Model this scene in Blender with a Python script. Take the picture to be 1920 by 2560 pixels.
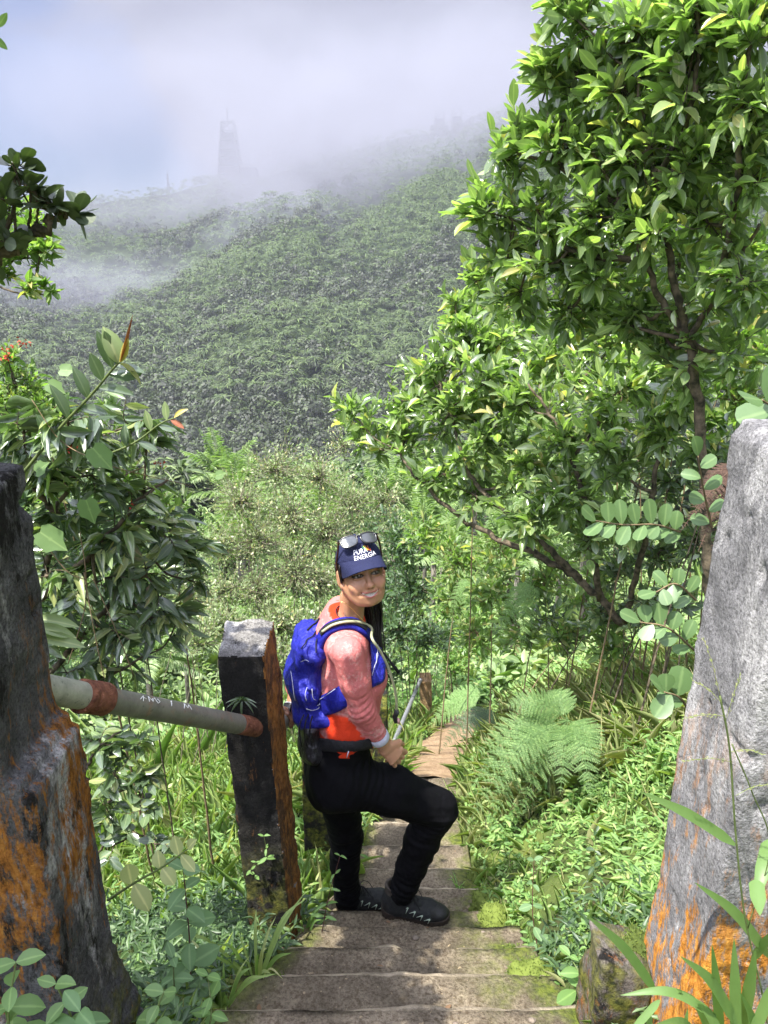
import bpy, math, random
import numpy as np
from mathutils import Vector, Matrix
random.seed(7); RNG = np.random.default_rng(7)
SC = bpy.context.scene
for o in list(bpy.data.objects): bpy.data.objects.remove(o)

# ------------------------------------------------------------------ camera
PITCH = math.radians(19.0); FPX = 1923.0
camd = bpy.data.cameras.new('camera'); cam = bpy.data.objects.new('camera', camd)
SC.collection.objects.link(cam); SC.camera = cam
camd.sensor_fit = 'VERTICAL'; camd.sensor_height = 24.0; camd.lens = 24.0*FPX/2560.0
camd.clip_start = 0.05; camd.clip_end = 6000
cam.location = (0, 0, 0); cam.rotation_euler = (math.pi/2-PITCH, 0, 0)

# ------------------------------------------------------------------ sun and sky
SUN_DIR = np.array([-0.34, -0.27, 0.90]); SUN_DIR /= np.linalg.norm(SUN_DIR)
SUN_EL = math.asin(SUN_DIR[2]); SUN_AZ = math.atan2(SUN_DIR[0], SUN_DIR[1])
ld = bpy.data.lights.new('sun', 'SUN'); ld.energy = 5.0; ld.angle = math.radians(0.5); ld.color = (1.0, 0.955, 0.87)
lo = bpy.data.objects.new('sun', ld); SC.collection.objects.link(lo)
lo.rotation_euler = Vector(SUN_DIR).to_track_quat('Z', 'Y').to_euler()
W = bpy.data.worlds.new('World'); SC.world = W; W.use_nodes = True
nt = W.node_tree; nt.nodes.clear(); N = nt.nodes.new; L = nt.links.new
sky = N('ShaderNodeTexSky'); sky.sky_type = 'NISHITA'; sky.sun_disc = False
sky.sun_elevation = SUN_EL; sky.sun_rotation = SUN_AZ; sky.altitude = 900; sky.air_density = 1.0; sky.dust_density = 1.5
tc = N('ShaderNodeTexCoord'); mp = N('ShaderNodeMapping'); mp.inputs['Scale'].default_value = (1.6, 1.6, 3.4)
mp.inputs['Location'].default_value = (0.35, 0.1, 0.2)
L(tc.outputs['Generated'], mp.inputs['Vector'])
n1 = N('ShaderNodeTexNoise'); n1.inputs['Scale'].default_value = 1.7; n1.inputs['Detail'].default_value = 7; n1.inputs['Roughness'].default_value = 0.55; n1.inputs['Distortion'].default_value = 0.3
L(mp.outputs['Vector'], n1.inputs['Vector'])
# the gap in the clouds low on the left of the ridge
dp = N('ShaderNodeVectorMath'); dp.operation = 'DOT_PRODUCT'; dp.inputs[1].default_value = Vector((-0.43, 0.895, 0.075)).normalized()
nm = N('ShaderNodeVectorMath'); nm.operation = 'NORMALIZE'; L(tc.outputs['Generated'], nm.inputs[0]); L(nm.outputs[0], dp.inputs[0])
gap = N('ShaderNodeMapRange'); gap.inputs['From Min'].default_value = 0.965; gap.inputs['From Max'].default_value = 1.0; gap.inputs['To Min'].default_value = 0.0; gap.inputs['To Max'].default_value = 0.55
L(dp.outputs['Value'], gap.inputs['Value'])
sb = N('ShaderNodeMath'); sb.operation = 'SUBTRACT'; L(n1.outputs['Fac'], sb.inputs[0]); L(gap.outputs['Result'], sb.inputs[1])
cm = N('ShaderNodeMapRange'); cm.inputs['From Min'].default_value = 0.20; cm.inputs['From Max'].default_value = 0.36
L(sb.outputs[0], cm.inputs['Value'])
n2 = N('ShaderNodeTexNoise'); n2.inputs['Scale'].default_value = 2.6; n2.inputs['Detail'].default_value = 5
L(mp.outputs['Vector'], n2.inputs['Vector'])
cr = N('ShaderNodeValToRGB'); cr.color_ramp.elements[0].position = 0.36; cr.color_ramp.elements[0].color = (.62, .66, .88, 1)
cr.color_ramp.elements[1].position = 0.66; cr.color_ramp.elements[1].color = (1.35, 1.39, 1.66, 1)
L(n2.outputs['Fac'], cr.inputs['Fac'])
mx = N('ShaderNodeMix'); mx.data_type = 'RGBA'
L(cm.outputs['Result'], mx.inputs['Factor']); sk = N('ShaderNodeVectorMath'); sk.operation = 'MULTIPLY'; sk.inputs[1].default_value = (.24, .27, .36); L(sky.outputs['Color'], sk.inputs[0]); L(sk.outputs[0], mx.inputs['A']); # unseen cloud around the sun brightened as added fill light
sdp = N('ShaderNodeVectorMath'); sdp.operation = 'DOT_PRODUCT'; sdp.inputs[1].default_value = tuple(SUN_DIR); L(nm.outputs[0], sdp.inputs[0])
fill_glow = N('ShaderNodeMapRange'); fill_glow.inputs['From Min'].default_value = 0.42; fill_glow.inputs['From Max'].default_value = 1.0; fill_glow.inputs['To Min'].default_value = 1.0; fill_glow.inputs['To Max'].default_value = 21.0
L(sdp.outputs['Value'], fill_glow.inputs['Value'])
gm = N('ShaderNodeVectorMath'); gm.operation = 'SCALE'; L(cr.outputs['Color'], gm.inputs[0]); L(fill_glow.outputs['Result'], gm.inputs['Scale']); L(gm.outputs[0], mx.inputs['B'])
bg = N('ShaderNodeBackground'); bg.inputs['Strength'].default_value = 0.10
wo = N('ShaderNodeOutputWorld'); L(mx.outputs['Result'], bg.inputs['Color']); L(bg.outputs[0], wo.inputs['Surface'])
SC.view_settings.view_transform = 'Standard'; SC.view_settings.look = 'None'; SC.view_settings.gamma = 1.0
SC.view_settings.exposure = 1.35
SC.cycles.max_bounces = 6; SC.cycles.diffuse_bounces = 3; SC.cycles.transmission_bounces = 3; SC.cycles.volume_bounces = 0
SC.cycles.transparent_max_bounces = 8
SC.cycles.volume_max_steps = 96; SC.cycles.volume_step_rate = 1.0

# ------------------------------------------------------------------ helpers
cp, sp = math.cos(PITCH), math.sin(PITCH)
def PZ(px, py, Z):
    """the point seen at source pixel (px,py) at depth Z along the view axis"""
    u = (px-960)/FPX; v = (1280-py)/FPX
    return np.array([u*Z, Z*(cp+v*sp), Z*(-sp+v*cp)])
def P(px, py, Y):
    """... at horizontal distance Y"""
    v = (1280-py)/FPX
    return PZ(px, py, Y/(cp+v*sp))
def px2m(py, Y):
    v = (1280-py)/FPX
    return (Y/(cp+v*sp))/FPX

def link(o, parent=None):
    SC.collection.objects.link(o)
    if parent is not None: o.parent = parent
    return o
def tag(o, label=None, cat=None, group=None, kind=None):
    if label: o['label'] = label
    if cat: o['category'] = cat
    if group: o['group'] = group
    if kind: o['kind'] = kind
    return o
def empty(name, loc, label=None, cat=None, group=None):
    o = bpy.data.objects.new(name, None); o.empty_display_size = 0.1
    link(o); o.location = tuple(loc); tag(o, label, cat, group); o['_o'] = 0
    del o['_o']
    return o
def npmesh(name, verts, faces, mat, parent=None, smooth=True, mats=None, midx=None, attrs=None):
    """verts (n,3) in world space; faces: an int array (m,k) or a list of such arrays"""
    if not isinstance(faces, list): faces = [faces]
    faces = [np.asarray(f, dtype=np.int32) for f in faces if len(f)]
    verts = np.asarray(verts, dtype=np.float32)
    if parent is not None:
        verts = verts - np.array(root_loc(parent), dtype=np.float32)
    me = bpy.data.meshes.new(name)
    me.vertices.add(len(verts)); me.vertices.foreach_set('co', verts.ravel())
    nl = sum(f.size for f in faces); npoly = sum(len(f) for f in faces)
    me.loops.add(nl); me.loops.foreach_set('vertex_index', np.concatenate([f.ravel() for f in faces]))
    me.polygons.add(npoly)
    tot = np.concatenate([np.full(len(f), f.shape[1], dtype=np.int32) for f in faces])
    st = np.concatenate([[0], np.cumsum(tot)[:-1]]).astype(np.int32)
    me.polygons.foreach_set('loop_start', st)
    try: me.polygons.foreach_set('loop_total', tot)
    except Exception: pass
    me.polygons.foreach_set('use_smooth', np.full(npoly, smooth, dtype=bool))
    if midx is not None: me.polygons.foreach_set('material_index', np.asarray(midx, dtype=np.int32))
    me.update(calc_edges=True)
    for m in (mats or [mat]): me.materials.append(m)
    if attrs:
        for k, a in attrs.items():
            a = np.asarray(a, dtype=np.float32)
            if a.ndim == 1:
                at = me.attributes.new(k, 'FLOAT', 'POINT'); at.data.foreach_set('value', a)
            else:
                at = me.attributes.new(k, 'FLOAT_COLOR', 'POINT'); at.data.foreach_set('color', a.ravel())
    o = bpy.data.objects.new(name, me)
    return link(o, parent)
def root_loc(o):
    l = Vector(o.location)
    while o.parent is not None:
        o = o.parent; l = l + Vector(o.location)
    return tuple(l)
def recenter(o):
    """move a top-level mesh's origin to the bottom centre of its bounds"""
    me = o.data; n = len(me.vertices); co = np.empty(n*3, dtype=np.float32); me.vertices.foreach_get('co', co)
    co = co.reshape(-1, 3); c = np.array([(co[:, 0].min()+co[:, 0].max())/2, (co[:, 1].min()+co[:, 1].max())/2, co[:, 2].min()])
    me.vertices.foreach_set('co', (co-c).astype(np.float32).ravel()); o.location = tuple(float(a) for a in c); me.update()
    return o

class MB:
    """collects pieces into one mesh"""
    def __init__(s): s.v = []; s.f = []; s.n = 0; s.a = []
    def add(s, v, f, a=None):
        v = np.asarray(v, dtype=np.float32).reshape(-1, 3)
        for ff in (f if isinstance(f, list) else [f]):
            if len(ff): s.f.append(np.asarray(ff, dtype=np.int32)+s.n)
        s.v.append(v); s.n += len(v)
        s.a.append(np.zeros(len(v)) if a is None else np.broadcast_to(a, (len(v),)))
    def build(s, name, mat, parent=None, smooth=True, attr=None):
        by = {}
        for f in s.f: by.setdefault(f.shape[1], []).append(f)
        fs = [np.concatenate(x) for x in by.values()]
        return npmesh(name, np.concatenate(s.v), fs, mat, parent, smooth, attrs={attr: np.concatenate(s.a)} if attr else None)

def norm(v):
    v = np.asarray(v, float); n = np.linalg.norm(v, axis=-1, keepdims=True); return v/np.maximum(n, 1e-9)
def tube(pts, radii, sides=6, cap=True):
    pts = np.asarray(pts, float); n = len(pts); radii = np.broadcast_to(radii, (n,))
    t = norm(np.gradient(pts, axis=0))
    ref = np.array([0, 0, 1.0]) if abs(t[0][2]) < .9 else np.array([1.0, 0, 0])
    u = norm(np.cross(t[0], ref)); U = [u]
    for i in range(1, n):
        u = norm(u-np.dot(u, t[i])*t[i]); U.append(u)
    U = np.array(U); V = np.cross(t, U)
    a = np.arange(sides)*2*math.pi/sides
    v = pts[:, None]+radii[:, None, None]*(np.cos(a)[None, :, None]*U[:, None]+np.sin(a)[None, :, None]*V[:, None])
    v = v.reshape(-1, 3); i = np.arange(n-1)[:, None]*sides; j = np.arange(sides)[None]; k = (j+1) % sides
    f = np.stack([i+j, i+k, i+sides+k, i+sides+j], -1).reshape(-1, 4)
    fl = [f]
    if cap and sides > 2:
        v = np.concatenate([v, pts[:1], pts[-1:]]); c0 = len(v)-2; jj = np.arange(sides); kk = (jj+1) % sides
        fl.append(np.concatenate([np.stack([np.full(sides, c0), kk, jj], -1), np.stack([np.full(sides, c0+1), (n-1)*sides+jj, (n-1)*sides+kk], -1)]))
    return v, fl
def smooth_path(pts, n=24):
    pts = np.asarray(pts, float); m = len(pts)
    P0 = np.concatenate([[2*pts[0]-pts[1]], pts, [2*pts[-1]-pts[-2]]])
    out = []
    for t in np.linspace(0, m-1-1e-6, n):
        i = int(t); f = t-i; a, b, c, d = P0[i], P0[i+1], P0[i+2], P0[i+3]
        out.append(.5*((2*b)+(-a+c)*f+(2*a-5*b+4*c-d)*f*f+(-a+3*b-3*c+d)*f**3))
    return np.array(out)

_L = np.random.default_rng(3).random((32, 32, 32)).astype(np.float32)
def vnoise(x, y, z, f=1.0, s=0):
    x = np.asarray(x, np.float32)*f+s*7.31+100; y = np.asarray(y, np.float32)*f+s*3.17+100; z = np.asarray(z, np.float32)*f+s*5.77+100
    xi = np.floor(x).astype(int); yi = np.floor(y).astype(int); zi = np.floor(z).astype(int)
    fx = x-xi; fy = y-yi; fz = z-zi; fx = fx*fx*(3-2*fx); fy = fy*fy*(3-2*fy); fz = fz*fz*(3-2*fz)
    g = lambda a, b, c: _L[(xi+a) & 31, (yi+b) & 31, (zi+c) & 31]
    return (((g(0,0,0)*(1-fx)+g(1,0,0)*fx)*(1-fy)+(g(0,1,0)*(1-fx)+g(1,1,0)*fx)*fy)*(1-fz)
            + ((g(0,0,1)*(1-fx)+g(1,0,1)*fx)*(1-fy)+(g(0,1,1)*(1-fx)+g(1,1,1)*fx)*fy)*fz)*2-1
def fbm(x, y, z, f=1.0, o=3, s=0):
    r = 0; a = 1.0
    for k in range(o): r = r+a*vnoise(x, y, z, f, s+k*5); f *= 2.1; a *= .5
    return r

def surface_nets(val, org, h):
    """smooth closed surface of the zero set of a sampled distance field"""
    ins = val < 0; nx, ny, nz = val.shape
    c = np.zeros((nx-1, ny-1, nz-1), np.int8)
    for a in (0, 1):
        for b in (0, 1):
            for d in (0, 1): c += ins[a:nx-1+a, b:ny-1+b, d:nz-1+d]
    act = (c > 0) & (c < 8); idx = -np.ones(act.shape, np.int64); I = np.argwhere(act); idx[act] = np.arange(len(I))
    s = np.zeros((len(I), 3)); w = np.zeros(len(I))
    cor = [(a, b, d) for a in (0, 1) for b in (0, 1) for d in (0, 1)]
    vals = {k: val[I[:, 0]+k[0], I[:, 1]+k[1], I[:, 2]+k[2]] for k in cor}
    for k in cor:
        for ax in range(3):
            if k[ax] == 0:
                k2 = list(k); k2[ax] = 1; k2 = tuple(k2); a, b = vals[k], vals[k2]
                m = (a < 0) != (b < 0); t = np.where(m, a/np.where(m, a-b, 1), 0)
                p = np.array(k, float)[None]+np.zeros((len(I), 3)); p[:, ax] = t
                s += np.where(m[:, None], p, 0); w += m
    v = (I+s/np.maximum(w, 1)[:, None])*h+np.asarray(org)
    F = []
    for ax in range(3):
        b1, b2 = [(1, 2), (2, 0), (0, 1)][ax]
        sl = [slice(None)]*3; sl[ax] = slice(0, -1); A = ins[tuple(sl)]; sl[ax] = slice(1, None); B = ins[tuple(sl)]
        E = np.argwhere(A != B)
        E = E[(E[:, b1] > 0) & (E[:, b2] > 0) & (E[:, b1] < val.shape[b1]-1) & (E[:, b2] < val.shape[b2]-1)]
        fl = A[E[:, 0], E[:, 1], E[:, 2]]
        def cell(d1, d2):
            q = E.copy(); q[:, b1] -= d1; q[:, b2] -= d2; return idx[q[:, 0], q[:, 1], q[:, 2]]
        q = np.stack([cell(1, 1), cell(0, 1), cell(0, 0), cell(1, 0)], -1)
        q[~fl] = q[~fl][:, ::-1]; F.append(q)
    return v, np.concatenate(F).astype(np.int32)

class SDF:
    def __init__(s, lo, hi, h):
        s.h = h; s.lo = np.asarray(lo, float); ax = [np.arange(lo[i], hi[i]+h, h, dtype=np.float32) for i in range(3)]
        s.X, s.Y, s.Z = np.meshgrid(*ax, indexing='ij'); s.v = np.full(s.X.shape, 9.0, np.float32)
    def u(s, d, k=0.0):
        if k <= 0: s.v = np.minimum(s.v, d); return s
        hh = np.maximum(k-np.abs(s.v-d), 0)/k; s.v = np.minimum(s.v, d)-hh*hh*k/4; return s
    def sub(s, d, k=0.0):
        if k <= 0: s.v = np.maximum(s.v, -d); return s
        hh = np.maximum(k-np.abs(s.v+d), 0)/k; s.v = np.maximum(s.v, -d)+hh*hh*k/4; return s
    def inter(s, d): s.v = np.maximum(s.v, d); return s
    def ell(s, c, r, R=None):
        p = [s.X-c[0], s.Y-c[1], s.Z-c[2]]
        if R is not None: p = [R[i][0]*p[0]+R[i][1]*p[1]+R[i][2]*p[2] for i in range(3)]
        q = np.sqrt((p[0]/r[0])**2+(p[1]/r[1])**2+(p[2]/r[2])**2); return (q-1)*min(r)
    def cap(s, a, b, ra, rb):
        a = np.asarray(a, float); b = np.asarray(b, float); d = b-a; L2 = float(d@d)
        t = np.clip(((s.X-a[0])*d[0]+(s.Y-a[1])*d[1]+(s.Z-a[2])*d[2])/L2, 0, 1)
        return np.sqrt((s.X-a[0]-t*d[0])**2+(s.Y-a[1]-t*d[1])**2+(s.Z-a[2]-t*d[2])**2)-(ra+(rb-ra)*t)
    def seg(s, a, b, sa, sb, side):
        """elliptical limb: sa,sb = (half size along side, half size across) at each end"""
        a = np.asarray(a, float); b = np.asarray(b, float); d = b-a; L = np.linalg.norm(d); n = d/L
        sd = np.asarray(side, float); sd = norm(sd-(sd@n)*n); fr = np.cross(n, sd)
        x, y, z = s.X-a[0], s.Y-a[1], s.Z-a[2]
        w = x*n[0]+y*n[1]+z*n[2]; t = np.clip(w/L, 0, 1); ex = w-t*L
        p = x*sd[0]+y*sd[1]+z*sd[2]; q = x*fr[0]+y*fr[1]+z*fr[2]
        A = sa[0]+(sb[0]-sa[0])*t; B = sa[1]+(sb[1]-sa[1])*t; m = np.minimum(A, B)
        return (np.sqrt((p/A)**2+(q/B)**2+(ex/m)**2)-1)*m
    def box(s, c, r, R=None, rd=0.0):
        p = [s.X-c[0], s.Y-c[1], s.Z-c[2]]
        if R is not None: p = [R[i][0]*p[0]+R[i][1]*p[1]+R[i][2]*p[2] for i in range(3)]
        q = [np.abs(p[i])-(r[i]-rd) for i in range(3)]
        return np.sqrt(np.maximum(q[0], 0)**2+np.maximum(q[1], 0)**2+np.maximum(q[2], 0)**2)+np.minimum(np.maximum(np.maximum(q[0], q[1]), q[2]), 0)-rd
    def mesh(s): return surface_nets(s.v, s.lo, s.h)

# ------------------------------------------------------------------ materials
def newmat(name):
    m = bpy.data.materials.new(name); m.use_nodes = True; nt = m.node_tree; nt.nodes.clear()
    out = nt.nodes.new('ShaderNodeOutputMaterial'); b = nt.nodes.new('ShaderNodeBsdfPrincipled')
    nt.links.new(b.outputs[0], out.inputs['Surface']); return m, nt, b, out
def ramp(nt, stops, fac=None):
    r = nt.nodes.new('ShaderNodeValToRGB'); e = r.color_ramp.elements
    while len(e) < len(stops): e.new(.5)
    for i, (p, c) in enumerate(stops): e[i].position = p; e[i].color = (*c, 1) if len(c) == 3 else c
    if fac is not None: nt.links.new(fac, r.inputs['Fac'])
    return r
def noise(nt, scale, detail=4, rough=.55, vec=None, dist=0, stretch=None):
    n = nt.nodes.new('ShaderNodeTexNoise'); n.inputs['Scale'].default_value = scale; n.inputs['Detail'].default_value = detail
    n.inputs['Roughness'].default_value = rough; n.inputs['Distortion'].default_value = dist
    if vec is None:
        t = nt.nodes.new('ShaderNodeNewGeometry'); vec = t.outputs['Position']
    if stretch is not None:
        m = nt.nodes.new('ShaderNodeMapping'); m.inputs['Scale'].default_value = stretch; nt.links.new(vec, m.inputs['Vector']); vec = m.outputs['Vector']
    nt.links.new(vec, n.inputs['Vector']); return n.outputs['Fac']
def mixc(nt, fac, a, b, mode='MIX'):
    m = nt.nodes.new('ShaderNodeMix'); m.data_type = 'RGBA'; m.blend_type = mode
    for i, x in (('Factor', fac), ('A', a), ('B', b)):
        if isinstance(x, (int, float)): m.inputs[i].default_value = x
        elif isinstance(x, tuple): m.inputs[i].default_value = (*x, 1)
        else: nt.links.new(x, m.inputs[i])
    return m.outputs['Result']
def mathn(nt, op, a, b=None, clamp=False):
    m = nt.nodes.new('ShaderNodeMath'); m.operation = op; m.use_clamp = clamp
    for i, x in ((0, a), (1, b)):
        if x is None: continue
        if isinstance(x, (int, float)): m.inputs[i].default_value = x
        else: nt.links.new(x, m.inputs[i])
    return m.outputs[0]
def mrange(nt, v, a, b, c=0.0, d=1.0):
    m = nt.nodes.new('ShaderNodeMapRange'); nt.links.new(v, m.inputs['Value'])
    for k, x in zip(('From Min', 'From Max', 'To Min', 'To Max'), (a, b, c, d)): m.inputs[k].default_value = x
    return m.outputs['Result']
def bump(nt, b, h, strength=.4, dist=.01):
    n = nt.nodes.new('ShaderNodeBump'); n.inputs['Strength'].default_value = strength; n.inputs['Distance'].default_value = dist
    nt.links.new(h, n.inputs['Height']); nt.links.new(n.outputs[0], b.inputs['Normal'])
def simple(name, col, rough=.6, spec=.5, metal=0, var=.25, scale=20, bs=.2, bd=.003, col2=None, sheen=0):
    m, nt, b, out = newmat(name)
    c2 = col2 or tuple(c*(1-var) for c in col)
    r = ramp(nt, [(.35, col), (.65, c2)], noise(nt, scale, 4)); nt.links.new(r.outputs[0], b.inputs['Base Color'])
    b.inputs['Roughness'].default_value = rough; b.inputs['Metallic'].default_value = metal
    b.inputs['Specular IOR Level'].default_value = spec
    if sheen: b.inputs['Sheen Weight'].default_value = sheen
    if bs: bump(nt, b, noise(nt, scale*4, 3), bs, bd)
    return m
def leafmat(name, cols, rough=.4, trans=.35, spec=.5, tcol=1.5, backmul=1.15, coat=0.0):
    """cols = list of (share, colour): a leaf takes one tone by chance"""
    m, nt, b, out = newmat(name)
    g = nt.nodes.new('ShaderNodeNewGeometry')
    tot = sum(s for s, c in cols); acc = 0; st = []
    for s, c in cols:
        l_ = .3*c[0]+.6*c[1]+.1*c[2]; c = (c[0]*.84+l_*.16+.012*(c[1] > c[0]), c[1]*.86+l_*.14, c[2]*.84+l_*.16+.006); st.append(((acc+s*.5)/tot, c)); acc += s
    r = ramp(nt, st, g.outputs['Random Per Island'])
    at = nt.nodes.new('ShaderNodeAttribute'); at.attribute_name = 'mid'; rc = mixc(nt, mathn(nt, 'MULTIPLY', mrange(nt, at.outputs['Fac'], .80, .97), .40), r.outputs[0], mixc(nt, 1.0, r.outputs[0], (2.4, 2.0, 2.2), 'MULTIPLY'))
    nz = noise(nt, 30, 3); c = mixc(nt, mathn(nt, 'MULTIPLY', nz, .45), rc, mixc(nt, 1.0, rc, (.5, .55, .42), 'MULTIPLY'))
    sp_ = mathn(nt, 'MULTIPLY', mrange(nt, noise(nt, 75, 4, .6), .66, .72), mrange(nt, g.outputs['Random Per Island'], .55, .75)); c = mixc(nt, mathn(nt, 'MULTIPLY', sp_, .7), c, (.16, .10, .03))
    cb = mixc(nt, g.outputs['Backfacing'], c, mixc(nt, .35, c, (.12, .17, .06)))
    nt.links.new(cb, b.inputs['Base Color']); b.inputs['Roughness'].default_value = rough; b.inputs['Specular IOR Level'].default_value = spec
    if coat: b.inputs['Coat Weight'].default_value = coat; b.inputs['Coat Roughness'].default_value = .25
    t = nt.nodes.new('ShaderNodeBsdfTranslucent')
    nt.links.new(mixc(nt, 1.0, c, (tcol*1.0, tcol*1.25, tcol*.45), 'MULTIPLY'), t.inputs['Color'])
    ms = nt.nodes.new('ShaderNodeMixShader'); ms.inputs[0].default_value = trans
    nt.links.new(b.outputs[0], ms.inputs[1]); nt.links.new(t.outputs[0], ms.inputs[2]); nt.links.new(ms.outputs[0], out.inputs['Surface'])
    return m
# ================================================================== ground shape
NOSE = [(1.30, 1.78), (1.55, 1.956), (1.80, 2.132), (2.05, 2.308), (2.30, 2.484), (2.537, 2.654), (2.82, 2.82), (3.107, 2.98),
        (3.45, 3.14), (3.82, 3.31), (4.17, 3.475), (4.52, 3.64), (4.86, 3.80)]
YS = [-900, -5, 0.0, 1.05]+[a for a, b in NOSE]+[9.3, 15, 40, 90, 160, 400]
DS = [1.4, 1.4, 1.5, 1.60]+[b for a, b in NOSE]+[6.25, 9.4, 17.5, 33, 48, 50]
def drop(y): return np.interp(y, YS, DS)
XLy = [0, 1.3, 1.55, 1.8, 2.05, 2.3, 2.54, 2.82, 3.1, 3.45, 3.82, 4.86, 6.9, 9.3, 11, 15]
XLx = [-.50, -.49, -.48, -.46, -.37, -.29, -.29, -.25, -.16, -.13, -.10, .09, .36, .87, 1.5, 3.2]
XRy = [0, 1.3, 1.55, 1.8, 2.05, 2.3, 2.54, 2.82, 3.1, 3.45, 3.82, 4.86, 6.9, 9.3, 11, 15]
XRx = [.56, .54, .52, .505, .50, .50, .42, .43, .45, .445, .44, .53, .97, 1.40, 2.0, 3.7]
def XL(y): return np.interp(y, XLy, XLx)
def XR(y): return np.interp(y, XRy, XRx)

RIDGE_PX = [(-400, 620), (0, 540), (210, 512), (330, 498), (430, 488), (530, 455), (640, 447), (800, 402), (900, 368), (1040, 338), (1170, 318), (1300, 250), (1600, 180), (1920, 150), (2400, 150)]
_ra, _re = [], []
for a_, b_ in RIDGE_PX:
    p_ = PZ(a_, b_, 1.0); _ra.append(math.atan2(p_[0], p_[1])); _re.append(math.tan(math.atan2(p_[2], math.hypot(p_[0], p_[1]))))
RR = 600.0
def far_z(x, y):
    r = np.hypot(x, y)+1e-6; a = np.arctan2(x, y)
    zr = np.interp(a, _ra, _re)*RR
    s = (r-150)/(RR-150); sc = np.clip(s, 0, 1)
    g = fbm(a*9, r*.004, 0*r, 1.0, 3, 4)*13+fbm(x, y, 0*r, .02, 3, 9)*5
    z = -46+(zr+46)*sc**0.92+g*(sc*(1-sc)*3.2)
    z = np.where(s > 1, zr-(r-RR)*.55, z)
    z = z+fbm(x, y, 0*r, .05, 2, 2)*1.6*np.clip(s*4, 0, 1)
    return z
def near_z(x, y):
    d = drop(y); z = -d-.05
    s = x-XR(y)-.02; sp_ = np.clip(s, 0, None)
    k = np.interp(y, [-2, 1, 2, 9, 14, 40], [.25, .35, .78, .85, .5, .15])
    z = z+1.15*k*(1-np.exp(-sp_/1.15))*1.1+.16*np.clip(sp_-.8, 0, 6)*np.clip(1-y/40, 0, 1)
    t = np.clip(XL(y)-x, 0, None)
    z = z-.28*np.clip(t-.55, 0, 8)*np.clip((y-1.0)/2, 0, 1)*np.clip(1-y/60, 0, 1)
    z = z+fbm(x, y, 0*x, 1.3, 3, 1)*.05*np.clip(np.minimum(np.maximum(s, t)*4, 1), 0, 1)+fbm(x, y, 0*x, .15, 3, 6)*np.clip((y-10)/20, 0, 1)*1.2
    ins = (s < 0) & (t <= 0)
    z = np.where(ins & (y > 1.0) & (y < 4.95), z-.30, z)
    return z
def ground_z(x, y):
    x = np.asarray(x, float); y = np.asarray(y, float)
    r = np.hypot(x, y); w = np.clip((r-70)/90, 0, 1); w = w*w*(3-2*w)
    w = np.where(y < 0, np.clip((r-150)/200, 0, 1), w)
    return near_z(x, y)*(1-w)+far_z(x, y)*w

M = {}
# ------------------------------------------------------------------ materials of the setting
def mk_ground():
    m, nt, b, out = newmat('soil and leaf litter')
    c = ramp(nt, [(.3, (.05, .045, .022)), (.5, (.06, .085, .025)), (.7, (.11, .14, .035))], noise(nt, 3, 6))
    f = ramp(nt, [(.35, (.012, .02, .008)), (.65, (.03, .045, .015))], noise(nt, .12, 5))
    g = nt.nodes.new('ShaderNodeNewGeometry'); s = nt.nodes.new('ShaderNodeSeparateXYZ'); nt.links.new(g.outputs['Position'], s.inputs[0])
    nt.links.new(mixc(nt, mrange(nt, s.outputs['Y'], 10, 30), c.outputs[0], f.outputs[0]), b.inputs['Base Color'])
    b.inputs['Roughness'].default_value = .95; b.inputs['Specular IOR Level'].default_value = .1
    bump(nt, b, noise(nt, 40, 5), .6, .02); return m
M['ground'] = mk_ground()
def mk_steps():
    m, nt, b, out = newmat('worn concrete steps')
    base = ramp(nt, [(.25, (.105, .086, .06)), (.5, (.20, .165, .118)), (.75, (.33, .275, .195))], noise(nt, 9, 8, .65))
    fine = ramp(nt, [(.38, (.45, .4, .35)), (.55, (1, 1, 1)), (.72, (1.35, 1.3, 1.2))], noise(nt, 90, 6, .7))
    c = mixc(nt, 1.0, base.outputs[0], fine.outputs[0], 'MULTIPLY')
    wet = mrange(nt, noise(nt, 2.4, 5, .6), .42, .62)
    c = mixc(nt, mathn(nt, 'MULTIPLY', wet, .45), c, (.055, .045, .03))
    sp_ = mrange(nt, noise(nt, 60, 2), .69, .73); c = mixc(nt, mathn(nt, 'MULTIPLY', sp_, .6), c, (.42, .33, .2))
    at = nt.nodes.new('ShaderNodeAttribute'); at.attribute_name = 'edge'
    mo = mathn(nt, 'MULTIPLY', at.outputs['Fac'], mrange(nt, noise(nt, 7, 5), .40, .58), True)
    c = mixc(nt, mo, c, ramp(nt, [(.4, (.05, .07, .012)), (.6, (.12, .15, .02))], noise(nt, 50, 3)).outputs[0])
    aw = nt.nodes.new('ShaderNodeAttribute'); aw.attribute_name = 'wear_shading'; c = mixc(nt, mathn(nt, 'MULTIPLY', mathn(nt, 'MAXIMUM', aw.outputs['Fac'], 0.0), mrange(nt, noise(nt, 18, 5), .35, .6, .35, .95)), c, (.43, .36, .26))  # pale nosing: light caught on the edge, painted in with the wear
    c = mixc(nt, mathn(nt, 'MULTIPLY', mathn(nt, 'MAXIMUM', mathn(nt, 'MULTIPLY', aw.outputs['Fac'], -1.0), 0.0), mrange(nt, noise(nt, 12, 5), .3, .6, .5, 1.0)), c, (.045, .033, .02))  # dark riser foot: the riser's shade painted in with the dirt
    nt.links.new(c, b.inputs['Base Color']); b.inputs['Roughness'].default_value = .9; b.inputs['Specular IOR Level'].default_value = .2
    h = mathn(nt, 'ADD', noise(nt, 26, 9, .72), mathn(nt, 'MULTIPLY', noise(nt, 120, 3), .35)); bump(nt, b, h, 1.0, .02); return m
M['steps'] = mk_steps()
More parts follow.
